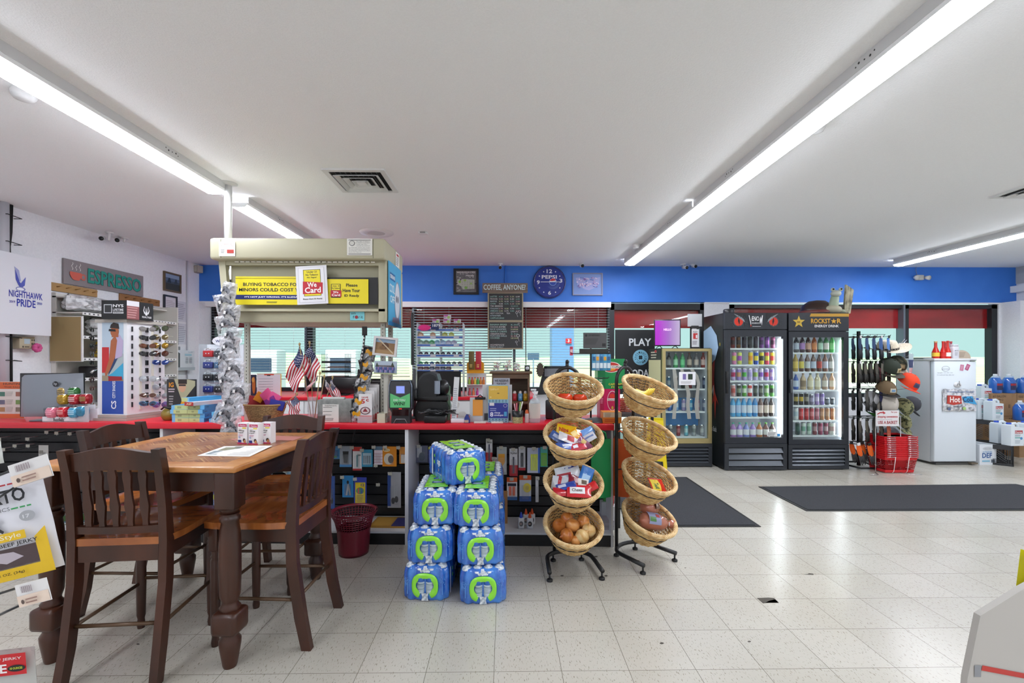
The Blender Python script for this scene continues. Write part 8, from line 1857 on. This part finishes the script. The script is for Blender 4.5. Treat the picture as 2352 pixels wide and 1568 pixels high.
# right part of the sales counter
a,b_=K(1130,.42),K(1217,.42);w=(b_-a).length;h=hz(853,a)-CT
WDC=noisy('walnut_cabinet','5a4632','77604a',(3,3,30),.5)
o=thing('wooden_cubby','brown wooden cubby with flavour bottles, candy jars on its top','cabinet',(a[0],a[1],CT1),CK)
g=G();g.box(0,0,0,.018,.20,h-.02,WDC);g.box(w-.018,0,0,w,.20,h-.02,WDC);g.box(0,.19,0,w,.20,h,WDC);g.box(.018,0,h-.06,w-.018,.012,h-.02,WDC);g.build('carcass',o)
g=G();g.box(-.02,-.02,h-.02,w+.02,.20,h,WDC,r=.006);g.build('top_board',o)
zs_=hz(922,a)-CT;g=G();g.box(.018,0,zs_-.02,w-.018,.19,zs_,WDC);g.build('shelf',o)
for k,(px,c_,cc_,lab)in enumerate(((1182,'b02a34','c84a54','red flavour bottle in the cubby'),(1195,'5a9ac8','8ac4e4','light blue flavour bottle in the cubby'),(1207,'c8a01f','e4cc5a','yellow flavour bottle in the cubby'))):
 q=K(px,.47);g=G();g.box(-.018,-.015,0,.018,.015,.065,P(c_,.3),r=.006);g.lathe([(.013,.06),(.014,.075),(.008,.085)],P('e0dcd8',.3),12);g.art(.03,.04,[('e',.5,.5,.3,.25,cc_)],-.015,.01,-.015);g.build('flavour_bottle',None,lab,'bottle','flavour bottles in the cubby',None,(q[0],q[1],CT+zs_+.002))
a2=K(1133,.38);sign('reserve_sign','small framed we reserve sign leaning in front of the cubby','sign',(a2[0],a2[1],hz(886,a2)),wd(38,a2),wd(18,a2),'a8b0bc',[('t','WE RESERVE',.08,.5,.84,.32,'2c3038'),('t','THE RIGHT',.2,.1,.6,.28,'2c3038')],rz=CK,t=.003)
CAN=noisy('wrapped_candy','b83a3a','dfe4d0',(70,70,70),.3,.3,1,.46,.54);CA2=noisy('green_wrapped_candy','4a8a3a','e4e0dc',(80,80,80),.3,.3,1,.46,.54)
for k,(px,r,hh,m_,lab)in enumerate(((1143,.042,.075,CAN,'clear jar of red and white wrapped candy, left on the cubby'),(1165,.040,.085,CA2,'clear jar of green wrapped candy, middle of the cubby top'),(1186,.034,.070,CAN,'small clear jar of mixed candy, right on the cubby'),(1211,.022,.05,P('1d1d1f',.4),'small black camera cube beside the candy jars'))):
 q=K(px,.5);o=thing('candy_jar'if k<3 else 'camera_cube',lab,'jar'if k<3 else 'camera',(q[0],q[1],CT+h+.001))
 if k<3:
  g=G();rr=random.Random(k)
  for _ in range(26):a_=rr.uniform(0,6.28);d_=rr.uniform(0,r*.75);zz_=rr.uniform(.01,hh);g.sph((d_*math.cos(a_),d_*math.sin(a_),zz_),.011,.009,.009,(CAN,CA2,P('e4e4e6',.3))[_%3],7,5)
  g.build('candy',o);g=G();g.lathe([(r*.9,0),(r,.01),(r,hh*.8),(r*.85,hh)],P('e8eef2',.05,0,.18),18);g.build('glass',o)
 else:g=G();g.box(-r,-r,0,r,r,hh,m_,r=.004);g.build('casing',o);g=G();g.lathe([(.016,0),(.012,.006),(0,.006)],P('c4c8cc',.2),14,(0,0,0));yface(g);g.build('lens',o,loc=(0,-r,hh/2))
o,q=cthing('lottery_terminal','black angled till screen behind the top wicker basket','till',1275,.30,rad(-16));s_=depth(q)/F
g=G();g.ext([(-42*s_,55*s_),(-26*s_,122*s_),(30*s_,122*s_),(34*s_,60*s_)],0,.03,P('1d2024',.25));g.box(-24*s_,-.012,98*s_,28*s_,0,116*s_,P('7a8088',.3));g.build('screen',o)
g=G();g.box(-22*s_,-.02,0,30*s_,.16,44*s_,P('27292e',.35),r=.01);g.tube([(0,.03,40*s_),(0,.03,70*s_)],.02,BLK);g.build('base',o)
q=K(1240,.28);g=G();N=32;g.ext([((.034 if i%2 else .026)*math.cos(i*2*PI/N),(.062 if i%2 else .052)*math.sin(i*2*PI/N))for i in range(N)],0,.003,P('43372e',.6));g.build('starburst_card',None,'dark brown spiky card left of the till screen','card',loc=(q[0],q[1]-.03,hz(849,q)))
q=K(1357,.22);o=thing('counter_hook_rack','black counter hook rack carrying a grey notice and blue tubes','display rack',(q[0],q[1],CT1));s_=depth(q)/F
g=G();g.cyl((0,0,0),(0,0,hz(800,q)-CT),.007,BLK);g.lathe([(.07,0),(.06,.01),(0,.012)],BLK,20);g.build('post',o)
g=G();
for z_,x0_,x1_ in((hz(812,q)-CT,-48,44),(hz(868,q)-CT,-8,40)):g.tube([(x0_*s_,-.03,z_+.01),(x0_*s_+.01,-.03,z_),(0,0,z_),(x1_*s_-.01,-.03,z_),(x1_*s_,-.03,z_+.01)],.004,BLK,6)
g.box(-26*s_,-.01,hz(812,q)-CT,40*s_,.01,hz(801,q)-CT,P('26241f',.5));g.build('arm',o)
a=(q[0]-18*s_,q[1]-.014);g=G();g.box(0,0,0,54*s_,.004,36*s_,P('4c4c4e',.5),r=.002,seg=1);g.art(54*s_,36*s_,[('e',.12,.82,.05,.08,'1c1c1e'),('t','LIVE RESPONSIBLY',.22,.78,.5,.1,'1c1c1e'),('l',.08,.25,.7,.65,5,'38383a'),('r',.8,.12,.95,.32,'222224')]);g.build('grey_notice',None,'grey printed notice clipped above the blue hanging tubes','notice',None,None,(a[0],a[1],hz(800,q)))
for k in range(5):
 g=G();c_=('4a9ac8','8ab0cc','3a84b8','52a4cc','3f90c0')[k];g.box(-.016,-.008,-.13,.016,.008,0,P(c_,.2,0,.85),r=.004);g.box(-.012,-.0095,-.11,.012,-.008,-.07,P('d4e4ec'));g.box(-.010,-.0095,-.05,.010,-.008,-.02,P('e0a030'if k%2 else '2a5a8a'))
 g.build('drink_tube',None,'hanging %s tube, %s from the left on the hook rack'%(('sky blue','pale grey blue','deep blue','bright blue','mid blue')[k],ORD[k]),'packet','blue tubes on the hook rack',None,(q[0]+(5+8.5*k)*s_,q[1]-.03,hz(813,q)))
g=G();g.box(-.012,-.002,-.035,.012,.002,.035,P('c83a54'));g.box(-.009,-.003,-.012,.009,-.002,.012,P('e8c8cc'));g.build('red_tag',None,'small red card hanging at the left end of the hook rack','card',loc=(q[0]-46*s_,q[1]-.03,hz(806,q)))
LG=[('e',.5,.72,.36,.18,'e8e4dc'),('e',.5,.72,.32,.16,'c83428'),('e',.5,.66,.16,.06,'e89a2a'),('r',.12,.68,.88,.78,'e8e4dc'),('t','Sunrise Coffee',.15,.70,.7,.06,'4a3a2a')]
q=K(1401,.36);w=wd(46,q);z1=hz(893,q)
g=G();g.box(-w/2,0,0,w/2,.15,z1-CT1,P('c4185c',.35));g.art(w,z1-CT1,[('e',.62,.60,.26,.34,'e8dce0'),('e',.62,.60,.24,.32,'b81a50'),('e',.62,.76,.14,.08,'d83428'),('r',.36,.60,.88,.68,'e8e0e0'),('t','Sunrise',.4,.61,.44,.05,'3a3a2a'),('e',.62,.36,.05,.06,'c8a040'),('r',0,0,.2,1,'a31448'),('l',.03,.5,.18,.7,4,'d88aa8')],-w/2);g.build('coffee_carton',None,'magenta coffee pod carton on the counter behind the baskets','box','coffee pod cartons',None,(q[0],q[1],CT1),rz=CK)
w2=wd(62,q);h2=hz(824,q)-z1
g=G();g.box(-w2/2,0,0,w2/2,.15,h2,P('0f8a4a',.35));g.art(w2,h2,LG+[('r',.0,.0,.28,1,'0a7240'),('l',.05,.12,.2,.4,4,'c8d8cc'),('t','CAFFEINE',.4,.12,.5,.07,'d8c840'),('t','FOR',.5,.03,.3,.06,'d8c840')],-w2/2);g.build('coffee_carton',None,'green coffee pod carton standing on the magenta one','box','coffee pod cartons',None,(q[0]+.01,q[1],z1+.001),rz=CK)
q=K(1412,.10);q=K(1400,.06);g=G();g.box(-.02,0,0,.12,.12,.085,P('e08a2c',.4));g.box(-.018,-.001,.045,.118,.0,.083,P('dcd0b4'));g.art(.14,.085,[('l',.1,.55,.5,.9,3,'b0a48a'),('l',.1,.1,.9,.4,2,'c84a24')],-.02,0,-.001);g.build('orange_carton',None,'orange and cream snack carton at the right end of the counter','box',None,None,(q[0]-.03,q[1],CT1),rz=CK)
q=K(1330,.06);g=G();g.box(-.10,0,0,.10,.09,.02,P('c87f1e',.4));g.box(-.05,.0,.02,.05,.08,.03,P('3a5aa8'));g.build('snack_box',None,'yellow flat box lying under the tomato basket on the counter','box',loc=(q[0],q[1],CT1))
q=K(1372,.08);g=G();g.sph((0,.05,0),.11,.06,.035,P('54575c',.3),20,8,0,90);g.build('grey_dome',None,'smooth grey scanner dome at the counter end behind the baskets','scanner',loc=(q[0],q[1],CT1))
# hanging packs under the counter
def hook(px,py,ly=.365,tagc=None,L_=.12):
 q=K(px,ly);z=hz(py,q);o=thing('price_hook','x','hook',(q[0],q[1],z),CK,'wire hooks on the black slatwall')
 g=G();g.tube([(0,.0,0),(0,-L_,.006),(0,-L_-.004,.016)],.0022,CHROME,5);g.tube([(0,0,.03),(0,-L_+.01,.034)],.0016,CHROME,5);g.build('wire',o)
 g=G();g.box(-.016,-L_-.004,.012,.016,-L_-.002,.036,P('b4b4a8',.5));g.build('tag_holder',o)
 return o
hooks={}
def pk(px0,py0,px1,py1,name,label,col,items,ly=.26,cat='package',grp=None,back=True):
 q=K((px0+px1)/2,ly);w,h=wd(px1-px0,q),wd(py1-py0,q);z=hz(py1,q)
 g=G();g.box(-w/2,0,0,w/2,.004,h,P(col,.4),r=.0015,seg=1);g.art(w,h,items,-w/2,0,0)
 if h>w*.9:g.box(-w*.30,-.012,h*.1,w*.30,0,h*.62,P('e8eef2',.06,0,.10),r=.004)
 o=g.build(name,None,label,cat,grp,None,(q[0],q[1],z),rz=CK)
 hk=hook((px0+px1)/2,py0+2,tagc=1);hk['label']='wire hook carrying the '+' '.join(label.split(',')[0].split()[:11])
 return o
SC_=[('e',.42,.20,.14,.09,'222226'),('e',.66,.24,.14,.09,'222226'),('p',[(.48,.28),(.56,.28),(.52,.80)],'b4b8bc')]
for a in[(758,1024,780,1054,'sharpener_pack','blue sharpener pack on the upper row, far left','4a86b4',[('r',.1,.2,.9,.7,'2f5f8a'),('r',.3,.1,.7,.25,'3a8a4a')]),(780,1024,808,1072,'clamp_pack','clear pack with a black clamp on light blue card','9aa4ae',[('r',.0,.0,1,.12,'4a8ac0'),('p',[(.35,.2),(.65,.2),(.75,.75),(.25,.75)],'26282a')]),(810,1026,831,1080,'correction_pen_pack','red and white correction pen pack','dcdcdc',[('r',0,.82,1,1,'c43a34'),('r',.4,.15,.6,.65,'5a8a90'),('t','Quick',.5,.6,.4,.1,'3a5a60'),('r',0,0,1,.08,'b83a3a')]),(830,1032,856,1072,'pen_pack','turquoise card with four dark pens','3a94b8',[('r',.12,.15,.88,.8,'a8c4d0')]+[('r',.2+.17*k,.2,.27+.17*k,.65,'4a545c')for k in range(4)]),(859,1025,879,1067,'label_pack','pack of pink-lined white labels','e0d4dc',[('r',0,.8,1,1,'5a7a90')]+[('r',0,.12+.16*k,1,.14+.16*k,'b87a8a')for k in range(4)]),(878,1025,911,1071,'correction_tape_pack','orange card with a grey tape dispenser','dc8a18',[('e',.45,.38,.34,.28,'d8d0bc'),('e',.6,.36,.20,.20,'5a4a40'),('e',.3,.82,.24,.08,'f0dca8'),('t','BIC',.12,.79,.36,.06,'3a2a1a')]),(917,1026,931,1065,'correction_fluid_pack','narrow orange and white pack beside the divider','d8923a',[('r',.3,.05,1,.55,'dcd8d0')]),(750,1093,769,1168,'scissors_pack','blue scissors pack half behind the chair back','3c5a9c',SC_),(786,1092,812,1142,'pliers_pack','bright blue pack with metal nail clippers','2f84c0',[('p',[(.3,.1),(.45,.1),(.6,.6),(.5,.7)],'a0a4a8'),('p',[(.8,.1),(.65,.1),(.45,.6),(.55,.7)],'8a8e92'),('e',.5,.7,.1,.08,'26282a')]),(813,1096,842,1160,'crayon_box','yellow and blue box of twelve crayons','3a4ab0',[('r',.1,.08,.9,.82,'e2c82a'),('t','12',.55,.68,.28,.1,'2a3a8a'),('e',.48,.52,.32,.12,'3a8a4a'),('r',.3,.42,.42,.62,'c83a2a'),('r',.55,.42,.66,.62,'2a4ab0'),('l',.25,.12,.8,.38,5,'8a7a20')]),(890,1084,921,1166,'scissors_pack','grey scissors pack with black handles near the divider','a8aab0',[('r',0,.05,.25,.95,'2c4a8c')]+SC_),(955,1023,983,1062,'keyring_pack','dark blue-grey pack right of the divider','5a6074',[('r',.1,.3,.5,.95,'b8bcc0'),('e',.5,.35,.25,.25,'3a4a5a')]),(984,1026,1012,1064,'tape_pack','blue and yellow pack behind the top water case','3a4a90',[('r',0,.85,1,1,'c8c83a')]),(1116,1009,1131,1063,'marker_pack','tall red and white pen pack right of the water cases','d8d8dc',[('r',0,0,1,.45,'b82a34'),('r',.4,.1,.6,.8,'3a3f60'),('t','Sharpie',.1,.82,.8,.1,'3a3a3a')]),(1129,1050,1143,1077,'small_marker_pack','short red and white marker pack low in the row','dcd4d4',[('e',.5,.3,.2,.25,'a82a34'),('t','Sharpie',.1,.7,.8,.15,'8a2a2a')]),(1141,1026,1164,1090,'protractor_pack','grey and yellow protractor pack','a8b0b0',[('p',[(.15,.3),(.8,.3),(.8,.75),(.15,.75)],'dc9a28'),('p',[(.2,.1),(.9,.1),(.9,.5)],'c8cccc')]),(1170,1030,1189,1093,'ballpoint_pack','red and white ballpoint pack in the right section','d4d4d8',[('r',0,0,1,.4,'b42a34'),('r',.4,.1,.6,.7,'3a4050'),('t','Stylus',.1,.78,.8,.1,'3a3a3a')]),(1191,1026,1207,1080,'permanent_marker_pack','grey pack with one black marker','c0c2c6',[('r',.3,.15,.7,.75,'3a3d42'),('r',0,0,1,.12,'b42a34')]),(1211,1028,1240,1086,'highlighter_pack','pack of four yellow highlighters','bcc4d4',[('r',.85,0,1,1,'3a6ac0')]+[('r',.28+.14*k,.1,.39+.14*k,.75,'d8e82a')for k in range(4)]),(1241,1026,1258,1072,'green_pen_pack','teal and green pen pack beside the baskets','4aa8a0',[('r',.1,.05,.9,.7,'6ab43a')]),(1164,1096,1188,1148,'glue_stick_pack','orange and white glue stick pack','d8d4d8',[('r',0,.8,1,1,'dc5a20'),('r',.2,.2,.45,.6,'e05a2a'),('r',.55,.2,.8,.6,'e05a2a'),('r',.1,.62,.9,.74,'26283a'),('r',0,0,1,.15,'3a6ab0')]),(1193,1091,1220,1151,'adhesive_pack','orange-topped glue pack with a yellow tape roll','c8ccd4',[('r',0,.82,1,1,'dc5a20'),('e',.65,.52,.34,.18,'dcc83a'),('e',.65,.52,.14,.08,'c8b030'),('r',0,0,1,.2,'3a5a9c')]),(1230,1094,1237,1153,'ruler_pack','thin white strip pack next to the basket stand','d0d2d6',[]),(490,1112,501,1165,'sticker_pack','narrow multicoloured pack seen behind the table leg','8a9ad0',[('r',0,.6,1,.8,'5a3a80'),('r',0,.35,1,.55,'c8c83a'),('r',.2,.05,.8,.25,'4aa87a')]),(587,1078,599,1108,'purple_pack','small purple pack above the far seat','5a3f8c',[('r',0,.7,1,1,'a8a48a')]),(608,1076,626,1108,'teal_pack','small pale teal pack above the far seat','9ac4cc',[('r',.2,.1,.4,.6,'c85a5a'),('r',.6,.1,.8,.6,'5a7a9a')]),(552,1080,563,1110,'pink_pack','small pink and tan pack beside the table leg','d88a98',[('r',.4,.4,1,1,'b8a488')]),(656,1078,688,1106,'white_blue_pack','white and blue pack hanging at the far seat edge','c8d4dc',[('r',.1,.2,.5,.8,'8ab4cc')]),(187,995,198,1020,'barcode_pack','small barcode pack by the left chair back','d0d0cc',[('l',.1,.1,.9,.9,6,'55565a')]),(88,1022,111,1062,'lighter_pack','small white and red pack near the jerky tag','c8c8c4',[('r',.1,.5,.5,.7,'8a8a80'),('e',.6,.2,.35,.15,'b83a44')]),(300,994,330,1022,'white_card_pack','white carded pack seen through the left chair slats','ccccca',[('l',.1,.1,.9,.5,4,'77787c')])]:pk(*a)
for k,(px,py)in enumerate(((48,1003),(110,1003),(152,988),(174,990),(15,1013),(82,1018),(28,1026),(57,1026),(350,1000),(872,1065),(877,1108),(770,1085),(98,1110),(150,1112))):
 h_=hook(px,py+4,L_=.16 if px<200 else .1);h_['label']='empty wire hook with grey tag, '+('under the monitor','under the can tray','under the tower base','right under the sunglasses tower','at the left frame edge','lower, beside the table corner','lower, at the frame edge','lower, above the jerky tag','behind the left chair back','below the white pens','below the orange tape card','beside the near chair back','low behind the table corner','low behind the near chair back')[k]
def bsh(px,py,ly):q=K(px,ly,.1005);return q
q=K(888,.10,.1005);g=G();g.box(-.14,0,0,.15,.22,.012,P('b88a3a',.4));g.box(.03,.01,.012,.14,.2,.0135,P('3a3a70'));g.box(-.12,.02,.012,.02,.2,.013,P('c89c4a'));g.build('envelope_pile',None,'flat yellow envelope packs on the base shelf beside the waste basket','envelopes',loc=q,rz=rad(-3))
for k,(px,col,ly,lab)in enumerate(((1197,'2a4ac0',.12,'school glue bottle with a blue tip on the base shelf'),(1217,'d8501c',.12,'glue bottle with orange tip in front on the base shelf'),(1208,'d8501c',.20,'glue bottle with orange tip behind, left one'),(1222,'d8501c',.21,'glue bottle with orange tip behind, right one'))):
 q=K(px,ly,.1005);g=G();g.box(-.024,-.016,0,.024,.016,.085,P('d4d6d8',.3),r=.008);g.lathe([(.014,.083),(.011,.10),(.004,.125),(0,.126)],P(col,.4),12);g.art(.04,.05,[('e',.5,.5,.4,.4,'6a6a70'if k!=1 else '2a2c30'),('l',.2,.35,.8,.65,2,'d8b0a0')],-.02,.015,-.016);g.build('glue_bottle',None,lab,'glue','glue bottles on the base shelf',None,q)
q=K(1157,.22,.1005);g=G();g.box(-.03,0,0,.03,.004,.26,P('a8794a',.6));g.build('brown_card',None,'tall brown card standing on the base shelf beside the water cases','card',loc=q)
for k in range(3):q=K(160,.10,.1005+.009*k);g=G();g.box(-.16,0,0,.10,.22,.008,P(('8a9a8a','c8ccc8','5a7a8a')[k],.4));g.art(.26,.008,[]);g.add([(-.15,.02,.0085),(.09,.02,.0085),(.09,.2,.0085),(-.15,.2,.0085)],[(0,1,2,3)],P('4a6a3a'if k==2 else 'aab0aa'));g.build('magazine',None,'%s magazine on the left base shelf, %s from the bottom'%(('green-grey','white','blue')[k],ORD[k]),'magazine','magazines on the left base shelf',None,q,rz=rad(4*k))
for k in range(4):q=K(1387,.10,.1005+.018*k);g=G();g.box(-.08,0,0,.08,.22,.017,P('a8a4ac'if k%2 else 'b8b4bc',.6));g.build('newspaper_bundle',None,'folded newspapers on the right base shelf, %s from the bottom'%ORD[k],'newspaper','newspapers between the basket stands',None,q)
# foreground at the frame edges
Yj=.78
def jer(px0,py1,w,h,rz,name,label,bg,items,ry,Y=Yj):
 p=W(px0,py1,Y);o=thing(name,label,'snack bag',p,rz,None,0,ry)
 g=G();g.grid(lambda u,v:(u*w,-.016*(math.sin(PI*u)*math.sin(PI*min(1,.05+v)))**.6-.0006*math.sin(u*30+v*13),v*h),24,24,P(bg,.25,coat=.5));g.grid(lambda u,v:(w-u*w,.014*math.sin(PI*u)*math.sin(PI*v),v*h),8,8,P(bg,.3));g.build('pouch',o)
 g=G();g.art(w,h,items,0,0,-.0155);g.build('printing',o);return o
YJ='e0b81e';JS=[('r',0,0,1,.11,YJ),('p',[(.0,.11),(1,.11),(1,.44),(.86,.36),(.86,.11)],YJ),('r',.05,.12,.86,.30,'4a3a3c'),('p',[(.1,.16),(.3,.22),(.5,.16),(.7,.2),(.6,.26),(.3,.28)],'b4aab4'),('t','UMBERTO',.02,.72,.86,.13,'22242a'),('t','CLASSICS',.34,.65,.34,.035,'5a5c60',False),('t','MARYSVILLE, WA',.1,.88,.46,.03,'6a6c70',False),('r',.60,.89,.70,.905,'b8303a'),('r',.72,.89,.80,.905,'b8303a'),('r',.82,.89,.88,.905,'b8303a'),('r',.70,.655,.78,.67,'3a9a5a'),('r',.80,.655,.86,.67,'3a9a5a'),('r',.88,.655,.93,.67,'3a9a5a'),('e',.86,.57,.09,.05,'a4a6ac'),('t','17',.81,.55,.08,.035,'d4d6da'),('p',[(.40,.52),(.52,.60),(.56,.57),(.44,.49)],'26282c'),('p',[(.58,.47),(.44,.59),(.40,.56),(.56,.45)],'26282c'),('r',.2,.37,.80,.45,YJ),('t','Thin Style',.25,.38,.5,.055,'f0ead8',False),('t','ORIGINAL BEEF JERKY',.06,.31,.86,.045,'26282c'),('t','NET WT. 1.2 OZ. (34g)',.1,.05,.6,.03,'5a4a10')]
jer(-52,1347,.138,.172,rad(4),'jerky_bag','white and yellow beef jerky bag hanging at the left frame edge','dcdce4',JS,rad(-13))
jer(-60,1720,.108,.165,rad(4),'red_jerky_bag','jerky bag with red top band at the lower left corner','b4b4b0',[('r',0,.78,1,1,'c01c24'),('t','FINEST BEEF JERKY',.1,.93,.84,.035,'e0c8c8'),('t','BITE',.3,.81,.42,.09,'e8e0e0'),('e',.86,.85,.13,.035,'1c1c1c'),('t','10 OUNCES',.77,.84,.18,.022,'c8d83a')],rad(-4),Yj+.03)
jer(-120,1082,.100,.045,rad(6),'herb_bag','pale bag with leaf print behind the jerky tag','d4d6d2',[('e',.8,.18,.16,.2,'4a7a3a'),('t','garlic',.6,.6,.3,.2,'55585a',False)],rad(-8),Yj+.15)
for k,(pts,lab,Y)in enumerate((((17,1070,106,1042,98,1090),'upper clear price tag on the jerky hook',.74),((33,1345,105,1326,117,1375),'lower clear price tag on the jerky hook',.74))):
 a,b_=W(pts[0],pts[1],Y),W(pts[2],pts[3],Y);w=(b_-a).length;ang_=math.atan2(b_[2]-a[2],b_[0]-a[0])
 o=thing('price_tag',lab,'price tag',a,0,'price tags on the jerky hooks',0,-ang_)
 g=G();g.box(0,0,-.036,w,.0015,0,P('e0dede',.3));g.art(w,.036,[('r',0,.02,1,.5,'e4d0c0')]+[('r',.18+.035*i,.62,.18+.035*i+(.01,.02)[i%2],.9,'8a7880')for i in range(12)]+[('e',.22,.25,.05,.1,'5a4a44'),('l',.32,.12,.8,.4,2,'9a7a70')],0,-.036);g.build('card',o)
 g=G();g.tube([(-.09,.02,-.012),(.01,.012,-.006),(.012,.006,-.03),(-.09,.03,-.05)],.002,P('2a2c30',.3,.5),6);g.build('wire_hook',o)
p=W(-150,1300,.8);g=G();g.box(-.03,0,.0,-.01,.03,1.45,GREYM);g.tube([(-.02,.0,1.22),(.09,-.05,1.215)],.002,STEEL,6);g.tube([(-.02,.0,1.02),(.09,-.03,1.01)],.002,STEEL,6);g.build('rack_upright',None,'grey rack upright just outside the left frame edge','rack',loc=(p[0],.8,0))
Yb=.82;pts=[W(*q,Yb)for q in((2222,1560),(2214,1700),(2560,1700),(2560,1240),(2352,1352),(2252,1414))];a=pts[0]
o=thing('display_carton','plain grey-white display carton cut by the lower right corner','box',(a[0],Yb,a[2]))
g=G();g.ext([(q[0]-a[0],q[2]-a[2])for q in pts],0,.012,P('b4b0aa',.6));g.art(.12,.03,[('r',0,.3,.1,1,'8a8c90'),('p',[(0.1,.7),(1,.0),(1,.3),(.12,1)],'b83a34')],.012,-.004,0);g.build('side_panel',o)
g=G();g.T=Matrix();zb2_=pts[1][2]-a[2];g.box(.30,.012,zb2_,.5,.25,-.01,P('a8a49e',.6));g.build('tray',o)
g=G();g.box(0.32,.0,-a[2],.55,.24,zb2_-.0005,P('8a8a88',.5));g.build('gondola_base',None,'shelf unit under the display carton at the lower right corner','shelf',loc=(a[0],Yb,a[2]))
p=W(2330,1375,.90);o=thing('yellow_snack_bag','yellow and black snack bag poking out of the corner carton','snack bag',p,rad(-10),None,0,rad(6))
g=G();g.grid(lambda u,v:(u*.12,-.012*math.sin(PI*u),v*.10-.02*u*v),10,10,P('d8d020',.3,coat=.4));g.grid(lambda u,v:(.12-u*.12,.010*math.sin(PI*u),v*.10-.02*(1-u)*v),6,6,P('d8d020',.3));g.build('pouch',o)
g=G();g.add([(0,-.014,.085),(.12,-.014,.065),(.12,-.014,.082),(0,-.014,.101)],[(0,1,2,3)],P('1c2430'));g.add([(.004,-.0145,.01),(.012,-.0145,.0),(.03,-.0145,.07),(.01,-.0145,.06)],[(0,1,2,3)],P('6a2a1c'));g.build('printing',o)
q=K(944,.34);o=thing('till_monitor','black till monitor seen edge-on right of the tobacco canopy','monitor',(q[0],q[1],CT1),rad(-78))
g=G();g.box(-.17,0,hz(838,q)-CT,.17,.022,hz(722,q)-CT,P('26282c',.25),r=.004);g.build('screen',o)
g=G();g.cyl((0,.03,0),(0,.03,.40),.014,P('55585c',.4));g.lathe([(.07,0),(.06,.012),(0,.014)],BLK,18,(0,.03,0));g.build('stand',o)
q=K(1443,.30);RW=noisy('red_wicker','8a3a28','c87a5a',(70,70,120),.6,.4,3)
q=W(1452,945,3.95);o=thing('red_wicker_basket','reddish wicker basket on a stool behind the right basket stand','basket',(q[0],3.95,q[2]))
g=G()
for k in range(7):g.tube([((.10+.005*k+.003*((i+k)%2))*math.cos(i*PI/16),(.07+.004*k+.003*((i+k)%2))*math.sin(i*PI/16),.008+.016*k)for i in range(32)],.007,RW,5,closed=True)
g.build('woven_body',o)
g=G();g.box(-.17,-.13,-.03,.17,.13,-.002,P('3a3a3c'));
for x in(-.15,.13):
 for y in(-.11,.09):g.box(x,y,-q[2],x+.02,y+.02,-.03,BLK)
g.build('display_stool',None,'dark stool carrying the reddish basket behind the right stand','stool',loc=(q[0],3.95,q[2]))
for k,(px,py,c_,lab)in enumerate(((1403,1160,'b02a2c','red tumbler on the tray at the counter end, between the basket stands'),(1391,1150,'4a9a4a','green tumbler at the counter end behind the green bag'))):
 q=K(px,.26,.1005);g=G();h_=.07;z_=hz(py,q);g.box(-.04,-.04,0,.04,.04,z_-.1005,P('c8ccd0',.4));o=g.build('tumbler_riser',None,'pale riser beneath the %s tumbler at the counter end'%('red'if k==0 else 'green'),'riser',loc=q)
 g=G();g.lathe([(.022,0),(.028,h_),(.030,h_+.004),(.030,h_+.02),(.012,h_+.028),(0,h_+.028)],P(c_,.3),16);g.cyl((.0,0,h_+.02),(.004,0,h_+.07),.004,P('e8e8e8'),n=6);g.build('tumbler',None,lab,'tumbler',None,None,(q[0],q[1],z_+.001))
